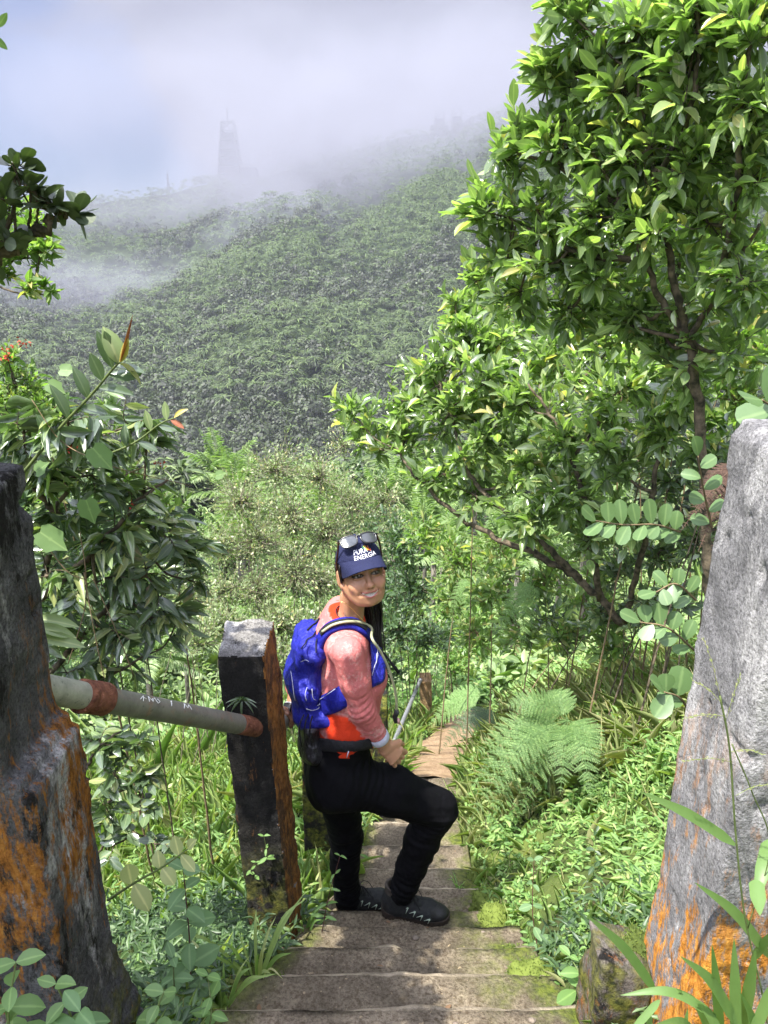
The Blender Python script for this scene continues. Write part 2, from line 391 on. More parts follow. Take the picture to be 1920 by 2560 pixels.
def mk_path():
    m, nt, b, out = newmat('sandy path')
    c = ramp(nt, [(.3, (.22, .15, .09)), (.6, (.35, .25, .155)), (.8, (.42, .31, .195))], noise(nt, 5, 8, .65))
    f = ramp(nt, [(.3, (.6, .55, .5)), (.6, (1, 1, 1))], noise(nt, 60, 4, .7))
    nt.links.new(mixc(nt, 1.0, c.outputs[0], f.outputs[0], 'MULTIPLY'), b.inputs['Base Color'])
    b.inputs['Roughness'].default_value = .95; b.inputs['Specular IOR Level'].default_value = .1
    bump(nt, b, noise(nt, 30, 7, .7), .8, .02); return m
M['path'] = mk_path()

# ------------------------------------------------------------------ ground sheet
az = np.concatenate([np.radians(np.linspace(-180, -42, 46))[:-1], np.radians(np.linspace(-42, 42, 330)), np.radians(np.linspace(42, 180, 46))[1:]])
rr = np.exp(np.linspace(math.log(.25), math.log(930), 470))
A_, R_ = np.meshgrid(az, rr, indexing='ij'); gx = R_*np.sin(A_); gy = R_*np.cos(A_); gz = ground_z(gx, gy)
na, nr = A_.shape; i_ = np.arange(na-1)[:, None]*nr; j_ = np.arange(nr-1)[None]
f_ = np.stack([i_+j_, i_+nr+j_, i_+nr+j_+1, i_+j_+1], -1).reshape(-1, 4)[:, ::-1]
g_o = npmesh('ground', np.stack([gx, gy, gz], -1).reshape(-1, 3), f_, M['ground']); tag(g_o, kind='structure')

# ------------------------------------------------------------------ stairs
def build_stairs():
    prof = []; y0 = 1.02; nx = 84
    prof.append((y0, -NOSE[0][1]+.05, 0))
    for k, (y1, d) in enumerate(NOSE):
        z = -d
        for t in np.linspace(.02, .93, 9): prof.append((y0+(y1-y0)*t, z+.010*math.sin(t*3), 0))
        prof += [(y1-.016, z, 1), (y1-.003, z-.007, 1), (y1+.004, z-.025, 1), (y1+.004, z-.08, 0), (y1+.001, z-.17, 0)]
        y0 = y1+.006
    prof = np.array(prof)
    u = np.linspace(-.07, 1.07, nx)[None]; Yp = prof[:, 0][:, None]; xl = XL(Yp); xr = XR(Yp)
    X = xl+(xr-xl)*u; Y = Yp+0*X; Z = prof[:, 1][:, None]+0*X; E = prof[:, 2][:, None]
    kk = np.cumsum(prof[:, 2] > 0)[:, None]//3
    Y = Y+E*(vnoise(X, kk*3.3, 0*X, 4.5, 2)*.016+vnoise(X, kk*1.7, 0*X, 17, 3)*.008)
    Z = Z+vnoise(X, Y, 0*X, 2.5, 5)*.009+fbm(X, Y, Z, 14, 3, 7)*.0055-E*np.maximum(vnoise(X, kk*2.2, 0*X, 9, 4)-.25, 0)*.035
    edge = np.clip((np.abs(u-.5)-.5+.16)/.16, 0, 1)+0*X; edge = np.maximum(edge, np.clip((u-.68)/.25, 0, 1)*.9+0*X)
    WE = np.where(prof[:, 2] > 0, 1.0, 0.0); first = np.where(np.roll(prof[:, 2], 3) > 0)[0]; WE[first] = -1.0; WE[(first+1) % len(WE)] = -.6; WE = WE[:, None]; WE[-1] = 0  # rows for painted nosing light and painted riser-foot shade
    Z = Z-np.clip(np.abs(u-.5)-.53, 0, 1)*4.0
    n, m = X.shape; i = np.arange(n-1)[:, None]*m; j = np.arange(m-1)[None]
    f = np.stack([i+j, i+j+1, i+m+j+1, i+m+j], -1).reshape(-1, 4)
    o = npmesh('stairs', np.stack([X, Y, Z], -1).reshape(-1, 3), f, M['steps'], attrs={'edge': edge.ravel(), 'wear_shading': (WE+0*X).ravel()})
    tag(o, kind='structure')
build_stairs()
def build_path():
    y = np.linspace(4.84, 10.6, 150)[:, None]; u = np.linspace(-.12, 1.12, 30)[None]
    xl = XL(y); xr = XR(y); w = xr-xl
    wob = vnoise(y*0+1, y, 0*y, 2.5, 3)*.05
    X = xl+w*u+wob*(np.abs(u-.5)*2); Y = y+0*X
    Z = -drop(Y)-.03+.02*np.cos((u-.5)*3)+fbm(X, Y, 0*X, 3, 3, 3)*.03-np.clip(np.abs(u-.5)-.5, 0, 1)*.5
    n, m = X.shape; i = np.arange(n-1)[:, None]*m; j = np.arange(m-1)[None]
    f = np.stack([i+j, i+j+1, i+m+j+1, i+m+j], -1).reshape(-1, 4)
    tag(npmesh('path', np.stack([X, Y, Z], -1).reshape(-1, 3), f, M['path']), kind='structure')
build_path()

# ------------------------------------------------------------------ weathered concrete
def mk_conc(name, base, white, dark_amt, lich, lich_col=(.42, .16, .02), moss_z=None, scale=1.0, red=None):
    m, nt, b, out = newmat(name)
    c = ramp(nt, [(.3, base[0]), (.55, base[1]), (.75, base[2])], noise(nt, 14*scale, 8, .7)).outputs[0]
    wv = noise(nt, 5*scale, 8, .7, stretch=(1.3, 1.3, .55)); c = mixc(nt, mrange(nt, wv, white, white+.10), c, (.42, .41, .40))
    dv = noise(nt, 9*scale, 9, .75, stretch=(1, 1, .45)); c = mixc(nt, mrange(nt, dv, dark_amt, dark_amt+.07), c, (.012, .011, .010))
    fine = ramp(nt, [(.36, (.35, .35, .35)), (.5, (1, 1, 1)), (.7, (1.5, 1.5, 1.5))], noise(nt, 130, 5, .75))
    c = mixc(nt, .85, c, fine.outputs[0], 'MULTIPLY')
    # orange lichen, in runs down the face, with a rough grain
    big = noise(nt, 3.1, 3, .5, stretch=(1, 1, .42)); grain = noise(nt, 42, 7, .75, stretch=(1, 1, .30))
    g = nt.nodes.new('ShaderNodeNewGeometry'); s = nt.nodes.new('ShaderNodeSeparateXYZ'); nt.links.new(g.outputs['Position'], s.inputs[0])
    zz = mrange(nt, s.outputs['Z'], lich[1], lich[2]) if len(lich) > 2 else 1.0
    lm = mathn(nt, 'ADD', mathn(nt, 'MULTIPLY', big, .72), mathn(nt, 'MULTIPLY', grain, .85))
    lm = mathn(nt, 'MULTIPLY', mrange(nt, lm, lich[0], lich[0]+.09), zz, True)
    lc = ramp(nt, [(.35, tuple(a*.35 for a in lich_col)), (.5, lich_col), (.68, (lich_col[0]*1.35, lich_col[1]*1.6, lich_col[2]*2))], noise(nt, 60, 4, .7, stretch=(1, 1, .5)))
    c = mixc(nt, lm, c, lc.outputs[0])
    if moss_z:
        mz = mathn(nt, 'MULTIPLY', mrange(nt, s.outputs['Z'], moss_z[0], moss_z[1]), mrange(nt, noise(nt, 16, 5), .42, .56), True)
        c = mixc(nt, mz, c, ramp(nt, [(.35, (.035, .045, .008)), (.65, (.17, .17, .03))], noise(nt, 60, 4)).outputs[0])
    nt.links.new(c, b.inputs['Base Color']); b.inputs['Roughness'].default_value = .92; b.inputs['Specular IOR Level'].default_value = .2
    h = mathn(nt, 'ADD', noise(nt, 32, 9, .72, stretch=(1, 1, .7)), mathn(nt, 'MULTIPLY', noise(nt, 190, 3), .3)); bump(nt, b, h, 1.0, .022); return m
M['pillar_l'] = mk_conc('dark lichened concrete', [(.045, .045, .045), (.10, .098, .10), (.20, .20, .205)], .545, .51, (.865, -.45, -1.0), (.30, .115, .018), (-1.55, -1.85))
M['pillar_r'] = mk_conc('grey lichened concrete', [(.13, .128, .13), (.24, .235, .235), (.38, .375, .37)], .51, .60, (.735, -.85, -1.35), (.55, .22, .03), None)
M['post'] = mk_conc('shaded black mossy concrete', [(.012, .011, .010), (.03, .028, .024), (.09, .085, .075)], .64, .47, (.90,), (.2, .09, .03), (-2.0, -2.4))  # the front's shade is painted into this black mossy colour
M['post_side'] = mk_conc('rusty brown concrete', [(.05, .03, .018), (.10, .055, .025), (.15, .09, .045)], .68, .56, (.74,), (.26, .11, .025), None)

def pillar(name, edges, y0, y1, xo, side, mat, label, cat, topslope=0.05, gap=None):
    """edges = [(z, x)] of the inner face; xo the outer face"""
    zs = [e[0] for e in edges][::-1]; xs = [e[1] for e in edges][::-1]; zt = edges[0][0]; zb = edges[-1][0]
    lo = [min(xs+[xo])-.06, y0-.06, zb-.05]; hi = [max(xs+[xo])+.06, y1+.06, zt+.16]
    s = SDF(lo, hi, .0095)
    xi = np.interp(s.Z, zs, xs); dx = (s.X-xi)*side                     # positive outside the inner face
    dxo = (xo-s.X)*side; flare = np.clip((-1.55-s.Z)*.06, 0, .02)
    d = np.maximum(dx, dxo); dy = np.maximum(y0-flare-s.Y, s.Y-y1-flare)
    top = s.Z-(zt+topslope*(s.Y-(y0+y1)/2)/.25)
    q = [np.maximum(d+.010, 0), np.maximum(dy+.010, 0), np.maximum(top+.014, 0)]
    v = np.sqrt(q[0]**2+q[1]**2+q[2]**2)-.012; v = np.maximum(v, np.maximum(np.maximum(d, dy), top)-.0)
    v = v+fbm(s.X, s.Y, s.Z, 14, 4, 3)*.0042+np.maximum(vnoise(s.X, s.Y, s.Z, 26, 8)-.5, 0)*.022+np.maximum(vnoise(s.X*1.2, s.Y*1.2, s.Z, 11, 12)-.55, 0)*.03
    if gap is not None: v = np.maximum(v, -gap(s))
    s.v = v; V, F = s.mesh()
    o = recenter(npmesh(name, V, F, mat)); tag(o, label, cat); return o
pillar('concrete_pillar', [(-.415, -.700), (-.60, -.703), (-.80, -.712), (-.90, -.716), (-.952, -.714), (-.958, -.690), (-.985, -.684), (-.990, -.667), (-1.2, -.666), (-1.5, -.668), (-1.62, -.660), (-1.82, -.628), (-2.1, -.61)],
       1.20, 1.45, -1.06, 1, M['pillar_l'], 'dark orange-stained concrete pillar holding the near end of the pale handrail', 'pillar')
pillar('concrete_pillar', [(-.325, .692), (-.345, .676), (-.6, .670), (-1.0, .664), (-1.45, .658), (-1.7, .650), (-2.1, .65)],
       1.19, 1.47, 1.08, -1, M['pillar_r'], 'tall pale grey concrete pillar with bright orange lichen low down, beside the leafy bank', 'pillar', topslope=.03)
# low broken post right of the bottom step
sc_ = P(1530, 2440, 1.45)
s = SDF(sc_-[.12, .14, .30], sc_+[.13, .16, .20], .008)
v = s.box(sc_+[.01, .0, -.12], (.065, .075, .26), None, .012); v = np.maximum(v, (s.Z-(sc_[2]+.10))+.35*(s.X-sc_[0]))
s.v = v+fbm(s.X, s.Y, s.Z, 14, 4, 5)*.010; V, F = s.mesh()
M['stump'] = mk_conc('mossy broken concrete', [(.08, .07, .06), (.16, .14, .12), (.26, .24, .21)], .56, .55, (.84,), (.25, .10, .03), (sc_[2]+.30, sc_[2]+.0))
tag(recenter(npmesh('broken_post', V, F, M['stump'])), 'short broken concrete post with moss on top, at the foot of the pale grey pillar', 'post')

# middle post: front corners traced in the world at its own distance
def mid_post():
    a = P(541, 1642, 2.20); b = P(656, 1638, 2.20); c = P(677, 1547, 2.345); d = P(575, 1547, 2.345)
    ab = P(613, 2240, 2.20); bb = P(719, 2250, 2.20)
    tilt = (ab-a)/(ab[2]-a[2])          # x shift per z going down
    lo = np.array([min(a[0], ab[0])-.05, 2.12, -2.62]); hi = np.array([max(c[0], bb[0])+.14, 2.46, max(c[2], d[2])+.05])
    s = SDF(lo, hi, .007)
    zr = s.Z-a[2]; xl = a[0]+tilt[0]*zr; xr = b[0]+((bb-b)[0]/(bb[2]-b[2]))*zr
    tw = (s.Y-2.20)*.20
    dx = np.maximum(xl-s.X+tw*.3, s.X-xr-tw); dy = np.maximum(2.20-s.Y, s.Y-2.345)
    top = s.Z-(a[2]+(c[2]-a[2])*(s.Y-2.20)/.145)
    q = [np.maximum(dx+.009, 0), np.maximum(dy+.009, 0), np.maximum(top+.009, 0)]
    s.v = np.maximum(np.sqrt(q[0]**2+q[1]**2+q[2]**2)-.010, np.maximum(np.maximum(dx, dy), top))+fbm(s.X, s.Y, s.Z, 16, 4, 3)*.0045+np.maximum(vnoise(s.X, s.Y, s.Z, 30, 8)-.5, 0)*.015
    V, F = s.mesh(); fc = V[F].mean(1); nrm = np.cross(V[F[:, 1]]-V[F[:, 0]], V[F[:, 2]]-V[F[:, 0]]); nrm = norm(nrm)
    mi = np.where(nrm[:, 2] > .55, 2, np.where(nrm[:, 0] > .6, 1, 0))  # material by facing: lit top and shaded front painted as colour
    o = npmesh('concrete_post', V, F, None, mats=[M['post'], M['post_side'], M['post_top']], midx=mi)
    tag(recenter(o), 'leaning shaded black mossy concrete post between the handrail pipe and the hiker', 'post')
M['post_top'] = mk_conc('sunlit post top', [(.10, .095, .09), (.25, .24, .225), (.45, .43, .40)], .50, .56, (.95,), (.2, .1, .03), None)  # sunlight on the top painted as paler concrete
mid_post()
def plain_post(name, x, y, zt, zb, w, mat, label, lean=0.0):
    s = SDF([x-w-.05-abs(lean), y-w-.05, zb-.05], [x+w+.05+abs(lean), y+w+.05, zt+.06], .009)
    t = (s.Z-zt)/(zb-zt)*lean
    s.v = s.box((x, y, (zt+zb)/2), (w, w, (zt-zb)/2), None, .012) if lean == 0 else np.maximum(np.maximum(np.abs(s.X-x-t)-w, np.abs(s.Y-y)-w), np.maximum(s.Z-zt-(s.Y-y)*.4, zb-s.Z))
    s.v = s.v+fbm(s.X, s.Y, s.Z, 14, 3, 5)*.005; V, F = s.mesh()
    o = npmesh(name, V, F, mat); tag(recenter(o), label, 'post'); return o
pb = P(803, 2150, 3.30)
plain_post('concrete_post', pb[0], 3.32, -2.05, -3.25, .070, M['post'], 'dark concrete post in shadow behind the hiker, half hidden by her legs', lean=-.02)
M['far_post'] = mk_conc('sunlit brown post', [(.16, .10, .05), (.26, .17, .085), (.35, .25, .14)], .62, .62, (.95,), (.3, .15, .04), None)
q1 = P(1058, 1708, 8.7); gzf = float(ground_z(q1[0], 8.7))
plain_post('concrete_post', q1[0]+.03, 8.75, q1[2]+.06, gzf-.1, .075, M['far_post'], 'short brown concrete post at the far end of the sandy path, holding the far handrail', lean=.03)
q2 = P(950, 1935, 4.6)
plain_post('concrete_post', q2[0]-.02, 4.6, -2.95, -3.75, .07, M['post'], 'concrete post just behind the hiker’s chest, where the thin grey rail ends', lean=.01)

# ------------------------------------------------------------------ handrail pipes
def mk_pipe(name, base, rust, painted=0.0):
    m, nt, b, out = newmat(name)
    c = ramp(nt, [(.3, base[0]), (.6, base[1]), (.8, base[2])], noise(nt, 22, 7, .65)).outputs[0]
    c = mixc(nt, mrange(nt, noise(nt, 11, 7, .7), rust, rust+.12), c, ramp(nt, [(.4, (.11, .045, .02)), (.6, (.24, .11, .055))], noise(nt, 70, 4)).outputs[0])
    c = mixc(nt, mathn(nt, 'MULTIPLY', mrange(nt, noise(nt, 55, 5, .7), .60, .66), .6), c, (.06, .065, .055))
    nt.links.new(c, b.inputs['Base Color']); b.inputs['Roughness'].default_value = .5; b.inputs['Metallic'].default_value = .15
    bump(nt, b, noise(nt, 70, 6, .6), .35, .004); return m
M['pipe_a'] = mk_pipe('pale painted pipe', [(.20, .21, .165), (.36, .36, .29), (.46, .45, .38)], .60)
M['pipe_b'] = mk_pipe('grey painted pipe', [(.11, .11, .09), (.18, .18, .145), (.26, .26, .215)], .56)
M['galv'] = mk_pipe('galvanised pipe', [(.14, .145, .15), (.22, .225, .235), (.30, .31, .32)], .80)
M['rust'] = simple('rust scale', (.23, .095, .055), .95, .2, 0, .6, 45, .9, .008, (.10, .04, .025))
M['chalk'] = simple('white scratches', (.75, .75, .72), .8, .2, 0, .1, 30, 0)
pa = PZ(112, 1722, 1.68); pe = PZ(640, 1818, 2.60)
ax = norm(pe-pa); pa = pa-ax*.10; LEN = np.linalg.norm(pe-pa)
rail = empty('handrail', pa, 'pale pipe handrail with rusty collar between dark lichened pillar and leaning black post', 'handrail')
cpos = PZ(258, 1752, 1.80); tc_ = float((cpos-pa)@ax)
def rough_tube(a, b, r, n, sides, amp, seed, e=None):
    pts = np.linspace(a, b, n); rad = np.full(n, r)
    if e is not None: rad = r*e(np.linspace(0, 1, n))
    v, f = tube(pts, rad, sides)
    c = a+np.outer((v-a)@norm(b-a), norm(b-a)); dv = v-c
    v = c+dv*(1+amp*vnoise(v[:, 0], v[:, 1], v[:, 2], 28, seed)[:, None]); return v, f
mb = MB(); mb.add(*rough_tube(pa, pa+ax*tc_, .0325, 30, 40, .02, 1)); mb.build('pipe', M['pipe_a'], rail)
mb = MB(); mb.add(*rough_tube(pa+ax*tc_, pe, .0315, 60, 40, .012, 2)); mb.build('pipe', M['pipe_b'], rail)
mb = MB(); mb.add(*rough_tube(pa+ax*(tc_-.030), pa+ax*(tc_+.055), .0395, 26, 48, .11, 3, lambda t: np.where(np.abs(t-.28) < .05, .90, 1)*np.where((t < .04) | (t > .96), .9, 1))); mb.build('collar', M['rust'], rail)
mb = MB(); mb.add(*rough_tube(pe-ax*.13, pe+ax*.03, .0325, 10, 40, .03, 4)); mb.build('rusty_end', M['rust'], rail)
# scratched white marks on top of the pipe
rg = np.random.default_rng(5)
side_ = norm(np.cross(ax, [0, 0, 1])); upv = np.cross(side_, ax)
def on_pipe(s_, ang, r=.0322): return pa+ax*s_+r*(math.cos(ang)*upv+math.sin(ang)*side_)
s0 = tc_+.16
strokes = [[(0, .25), (.022, -.2)], [(.022, -.2), (.012, .35)], [(.012, .0), (.03, .1)], [(.04, .3), (.045, -.2)], [(.045, -.2), (.058, .25)], [(.058, .25), (.062, -.1)],
           [(.07, -.2), (.08, .3)], [(.08, .3), (.092, .1)], [(.092, .1), (.085, -.15)], [(.145, .3), (.155, -.25)], [(.21, .3), (.222, -.25)], [(.222, -.25), (.230, .2)], [(.230, .2), (.243, -.2)], [(.243, -.2), (.25, .3)]]
for lo_s, hi_s in ((0, .1), (.1, .2), (.2, .3)):
    mb = MB()
    for a_, b_ in strokes:
        if lo_s <= a_[0] < hi_s: mb.add(*tube([on_pipe(s0+a_[0]+(b_[0]-a_[0])*t, .72+(a_[1]+(b_[1]-a_[1])*t)) for t in np.linspace(0, 1, 5)], .0011, 4))
    mb.build('scratched_mark', M['chalk'], rail)
# second length, from the leaning post on past the hiker
r2 = empty('handrail', PZ(690, 1838, 2.75), 'short length of pipe handrail under the watch hand, just behind the leaning black post', 'handrail')
a2 = np.array([P(690, 1842, 2.34)[0], 2.34, -1.60]); b2 = np.array([pb[0], 3.30, -2.18])
mb = MB(); mb.add(*rough_tube(a2, b2, .030, 30, 24, .01, 5)); mb.build('pipe', M['pipe_a'], r2)
r3a = PZ(1050, 1702, 8.7/ (cp+((1280-1702)/FPX)*sp)); r3b = np.array([q2[0], 4.62, -3.05])
b3 = P(984, 1858, 5.9); d3 = norm(b3-r3a); r3b = b3+d3*1.25
r3 = empty('handrail', r3a, 'thin grey metal pipe rail slanting down beside the far sandy path to the hiker’s hip', 'handrail')
mb = MB(); mb.add(*rough_tube(r3a-d3*.05, r3b, .022, 30, 16, .01, 6)); mb.build('pipe', M['galv'], r3)
mb = MB(); mb.add(*rough_tube(r3a-d3*.12, r3a+d3*.02, .030, 6, 16, .03, 7)); mb.build('end_cap', M['galv'], r3)

# ------------------------------------------------------------------ far masts and tower
M['tower'] = simple('weathered tower steel', (.10, .105, .115), .6, .4, .3, .3, .3, 0)
def lattice(base, h, w0, w1, n, name, label, panels=0, dome=False):
    root = empty(name, base, label, 'tower'); mb = MB(); base = np.array(base, float)
    def cn(t, k): w = (w0+(w1-w0)*t)/2; s_ = [(-1, -1), (1, -1), (1, 1), (-1, 1)][k]; return base+[s_[0]*w, s_[1]*w, h*t]
    th = max(w0*.035, .12)
    for k in range(4): mb.add(*tube([cn(0, k)-[0, 0, 6], cn(1, k)], th, 4))
    for i in range(n):
        t0, t1 = i/n, (i+1)/n
        for k in range(4):
            mb.add(*tube([cn(t0, k), cn(t1, (k+1) % 4)], th*.6, 4)); mb.add(*tube([cn(t1, k), cn(t1, (k+1) % 4)], th*.6, 4))
    mb.build('frame', M['tower'], root)
    if panels:
        mb = MB()
        for i in range(panels):
            t = .10+.8*i/panels; w = (w0+(w1-w0)*t)*.42; c = base+[0, 0, h*t]; hh = h*.32/panels
            v = np.array([[x, y, z] for z in (-hh, hh) for x, y in ((-w, -w), (w, -w), (w, w), (-w, w))])+c
            mb.add(v, np.array([[0, 1, 5, 4], [1, 2, 6, 5], [2, 3, 7, 6], [3, 0, 4, 7], [4, 5, 6, 7], [3, 2, 1, 0]]))
        mb.build('equipment_deck', M['tower'], root, smooth=False)
    mb = MB(); mb.add(*tube([base+[0, 0, h*.98], base+[0, 0, h*1.22]], th*.7, 5)); mb.build('antenna', M['tower'], root)
    return root
def ridge_pt(px, py):
    p = PZ(px, py, 1.0); a = math.atan2(p[0], p[1]); r = RR-6; x, y = r*math.sin(a), r*math.cos(a); return [x, y, float(ground_z(x, y))-1]
lattice(ridge_pt(578, 450), 40, 17, 8, 7, 'radio_tower', 'broad hazy tower standing on the ridge, the widest of those in the fog', panels=6)
rb = ridge_pt(612, 450)
hut = empty('ridge_building', rb, 'low hazy building on the ridge right beside the broad tower', 'building')
mb = MB(); v = np.array([[x, y, z] for z in (-6, 10) for x, y in ((-9, -6), (9, -6), (9, 6), (-9, 6))])+rb
mb.add(v, np.array([[0, 1, 5, 4], [1, 2, 6, 5], [2, 3, 7, 6], [3, 0, 4, 7]])); mb.build('wall', M['tower'], hut, smooth=False)
mb = MB(); v = np.array([[x, y, z] for z, k in ((10.0, 1.04), (12.5, .55)) for x, y in ((-9*k, -6*k), (9*k, -6*k), (9*k, 6*k), (-9*k, 6*k))])+rb
mb.add(v, np.array([[0, 1, 5, 4], [1, 2, 6, 5], [2, 3, 7, 6], [3, 0, 4, 7], [4, 5, 6, 7], [3, 2, 1, 0]])); mb.build('roof', M['tower'], hut, smooth=False)
lattice(ridge_pt(423, 488), 14, 1.6, .8, 7, 'mast', 'thin mast on the low left end of the hazy ridge')
lattice(ridge_pt(1098, 330), 14, 7, 6, 3, 'mast', 'hazy boxy mast high on the right of the ridge, the left of the pair', panels=2)
lattice(ridge_pt(1141, 328), 14, 7, 6, 3, 'mast', 'hazy boxy mast high on the right of the ridge, the right of the pair', panels=2)

# ------------------------------------------------------------------ mountain forest
M['forest_palm'] = leafmat('far palm fronds', [(3, (.036, .090, .014)), (2, (.075, .145, .022)), (1.2, (.16, .25, .05)), (2, (.018, .044, .010))], .55, .25)
M['forest_tree'] = leafmat('far broadleaf crowns', [(3, (.014, .034, .010)), (2, (.028, .060, .016)), (.7, (.07, .12, .03))], .6, .15)
def scatter_forest():
    rg = np.random.default_rng(11)
    n = 70000; u = rg.random(n); r = np.exp(math.log(44)+u*(math.log(612)-math.log(44))); a = np.radians(rg.uniform(-31, 29, n))
    keep = rg.random(n) < np.clip((r/330)**1.0, .13, 1)*.62; r, a = r[keep], a[keep]; n = len(r)
    x, y = r*np.sin(a), r*np.cos(a); z = ground_z(x, y)
    kind = (fbm(x, y, 0*x, .02, 2, 3)+rg.normal(0, .30, n)) > .42
    # palms
    i = np.where(~kind)[0]; nf = 19; m = len(i)
    R = rg.uniform(1.7, 3.3, m); H = rg.uniform(1.5, 6.5, m); az = (rg.random((m, 1))+np.arange(nf)[None]/nf)*2*math.pi+rg.normal(0, .15, (m, nf))
    up = rg.uniform(.25, 1.45, (m, nf)); ln = R[:, None]*rg.uniform(.8, 1.15, (m, nf))
    st = np.array([0, .35, .7, 1.0]); wd = np.array([.015, .050, .042, .005])
    hx, hy = np.cos(az), np.sin(az); c = np.stack([x[i], y[i], z[i]+H], -1)
    V = []
    for k in range(4):
        t = st[k]; out_ = ln*t*np.cos(up*(1-.35*t)); zz = ln*(np.sin(up)*t*1.05-.80*t*t)
        px_ = c[:, None, 0]+out_*hx; py_ = c[:, None, 1]+out_*hy; pz_ = c[:, None, 2]+zz; w = wd[k]*ln
        V.append(np.stack([px_-hy*w, py_+hx*w, pz_-w*.5], -1)); V.append(np.stack([px_, py_, pz_], -1)); V.append(np.stack([px_+hy*w, py_-hx*w, pz_-w*.5], -1))
    V = np.stack(V, 2).reshape(-1, 3); b = (np.arange(m*nf)*12)[:, None]
    F = np.concatenate([b+np.array(q) for k in range(3) for q in ([3*k, 3*k+1, 3*k+4, 3*k+3], [3*k+1, 3*k+2, 3*k+5, 3*k+4])])
    # broadleaf crowns: leaf-clump faces through an uneven dome
    i2 = np.where(kind)[0]; m2 = len(i2); nq = 120; cr = rg.uniform(1.2, 3.4, m2); d = norm(rg.normal(size=(m2, nq, 3))); d[..., 2] = np.abs(d[..., 2])*.9-.1
    rad = cr[:, None, None]*(.72+.28*rg.random((m2, nq, 1)))
    C = np.stack([x[i2], y[i2], z[i2]+cr*1.3], -1)[:, None]+d*rad
    t1 = norm(np.cross(d, rg.normal(size=d.shape))); t2 = np.cross(d+rg.normal(0, .4, d.shape), t1); s1 = (cr[:, None, None]*rg.uniform(.06, .17, (m2, nq, 1)))
    V2 = np.stack([C-t1*s1, C-t2*s1*.8, C+t1*s1, C+t2*s1*.8], 2).reshape(-1, 3); F2 = np.arange(len(V2)).reshape(-1, 4)
    print('FOREST', m, m2)
    me1 = npmesh('forest', np.concatenate([V, V2]), [np.concatenate([F, F2+len(V)])], None, smooth=False, mats=[M['forest_palm'], M['forest_tree']],
                 midx=np.concatenate([np.zeros(len(F)), np.ones(len(F2))]))
    tag(me1, 'dense green palm and broadleaf forest covering the whole mountainside under the mist', 'forest', kind='stuff')
scatter_forest()

# ------------------------------------------------------------------ mist and haze
def volmat(name, dens, col, thr=.42, soft=.22, scale=.012, falloff=1.2, seed=0.0):
    m = bpy.data.materials.new(name); m.use_nodes = True; nt = m.node_tree; nt.nodes.clear()
    out = nt.nodes.new('ShaderNodeOutputMaterial'); pv = nt.nodes.new('ShaderNodeVolumePrincipled'); nt.links.new(pv.outputs[0], out.inputs['Volume'])
    pv.inputs['Color'].default_value = (*col, 1); pv.inputs['Anisotropy'].default_value = .0
    if dens[1] == 0: pv.inputs['Density'].default_value = dens[0]; return m
    t = nt.nodes.new('ShaderNodeTexCoord'); ln = nt.nodes.new('ShaderNodeVectorMath'); ln.operation = 'LENGTH'; nt.links.new(t.outputs['Object'], ln.inputs[0])
    fall = mrange(nt, ln.outputs['Value'], 1.0, .15); fall = mathn(nt, 'POWER', fall, falloff)
    g = nt.nodes.new('ShaderNodeNewGeometry'); mp = nt.nodes.new('ShaderNodeMapping'); mp.inputs['Location'].default_value = (seed, seed*2, seed); nt.links.new(g.outputs['Position'], mp.inputs['Vector'])
    nz = noise(nt, scale, 4, .6, vec=mp.outputs['Vector'], dist=.6)
    # the noise eats the edge of the bank and leaves its middle
    e = mathn(nt, 'ADD', nz, mathn(nt, 'MULTIPLY', fall, .35))
    k = mrange(nt, e, thr, thr+soft); d = mathn(nt, 'MULTIPLY', mathn(nt, 'MULTIPLY', k, fall), dens[0])
    nt.links.new(d, pv.inputs['Density']); return m
MISTC = (.56, .575, .66)
def mist(px, py, Y, rx, ry, rz, dens, label, thr=.5, soft=.3, scale=.012, fo=1.0, seed=0.0):
    c = P(px, py, Y); nu, nv = 20, 12; th = np.linspace(0, math.pi, nv+1); ph = np.linspace(0, 2*math.pi, nu+1)[:-1]
    v = np.array([[math.sin(a)*math.cos(b), math.sin(a)*math.sin(b), math.cos(a)] for a in th[1:-1] for b in ph]+[[0, 0, 1], [0, 0, -1]])
    f = [[i*nu+j, (i+1)*nu+j, (i+1)*nu+(j+1) % nu, i*nu+(j+1) % nu] for i in range(nv-2) for j in range(nu)]
    n = len(v); ft = [[n-2, j, (j+1) % nu] for j in range(nu)]+[[n-1, (nv-2)*nu+(j+1) % nu, (nv-2)*nu+j] for j in range(nu)]
    o = npmesh('mist', v, [np.array(f), np.array(ft)], volmat('mist', (dens, 1), MISTC, thr, soft, scale, fo, seed)); o.location = tuple(c); o.scale = (rx, ry, rz)
    tag(o, label, 'mist', kind='stuff'); return o
mist(1000, 250, 560, 430, 110, 75, .012, 'thick grey cloud bank lying over the upper ridge', .46, .30, .010, 1.0, 3)
mist(740, 450, 470, 90, 70, 62, .024, 'white mist pouring down over the middle of the ridge', .50, .25, .016, .9, 11)
mist(1180, 440, 470, 190, 80, 66, .014, 'mist over the right shoulder of the mountain beside the leafy shrub', .50, .28, .014, 1.0, 20)
mist(700, 640, 400, 60, 50, 48, .026, 'thin wisp of mist hanging below the middle of the ridge', .56, .2, .025, .9, 31)
mist(380, 560, 480, 150, 60, 45, .010, 'faint veil of mist below the left end of the ridge', .50, .28, .016, 1.0, 5)
mist(120, 790, 330, 110, 60, 36, .020, 'thin wisp of mist drifting low across the left of the forest', .52, .22, .022, .9, 8)
hz = [(-960, -960, -75), (960, 960, 260)]
v = np.array([[hz[a][0], hz[b][1], hz[c][2]] for a in (0, 1) for b in (0, 1) for c in (0, 1)])
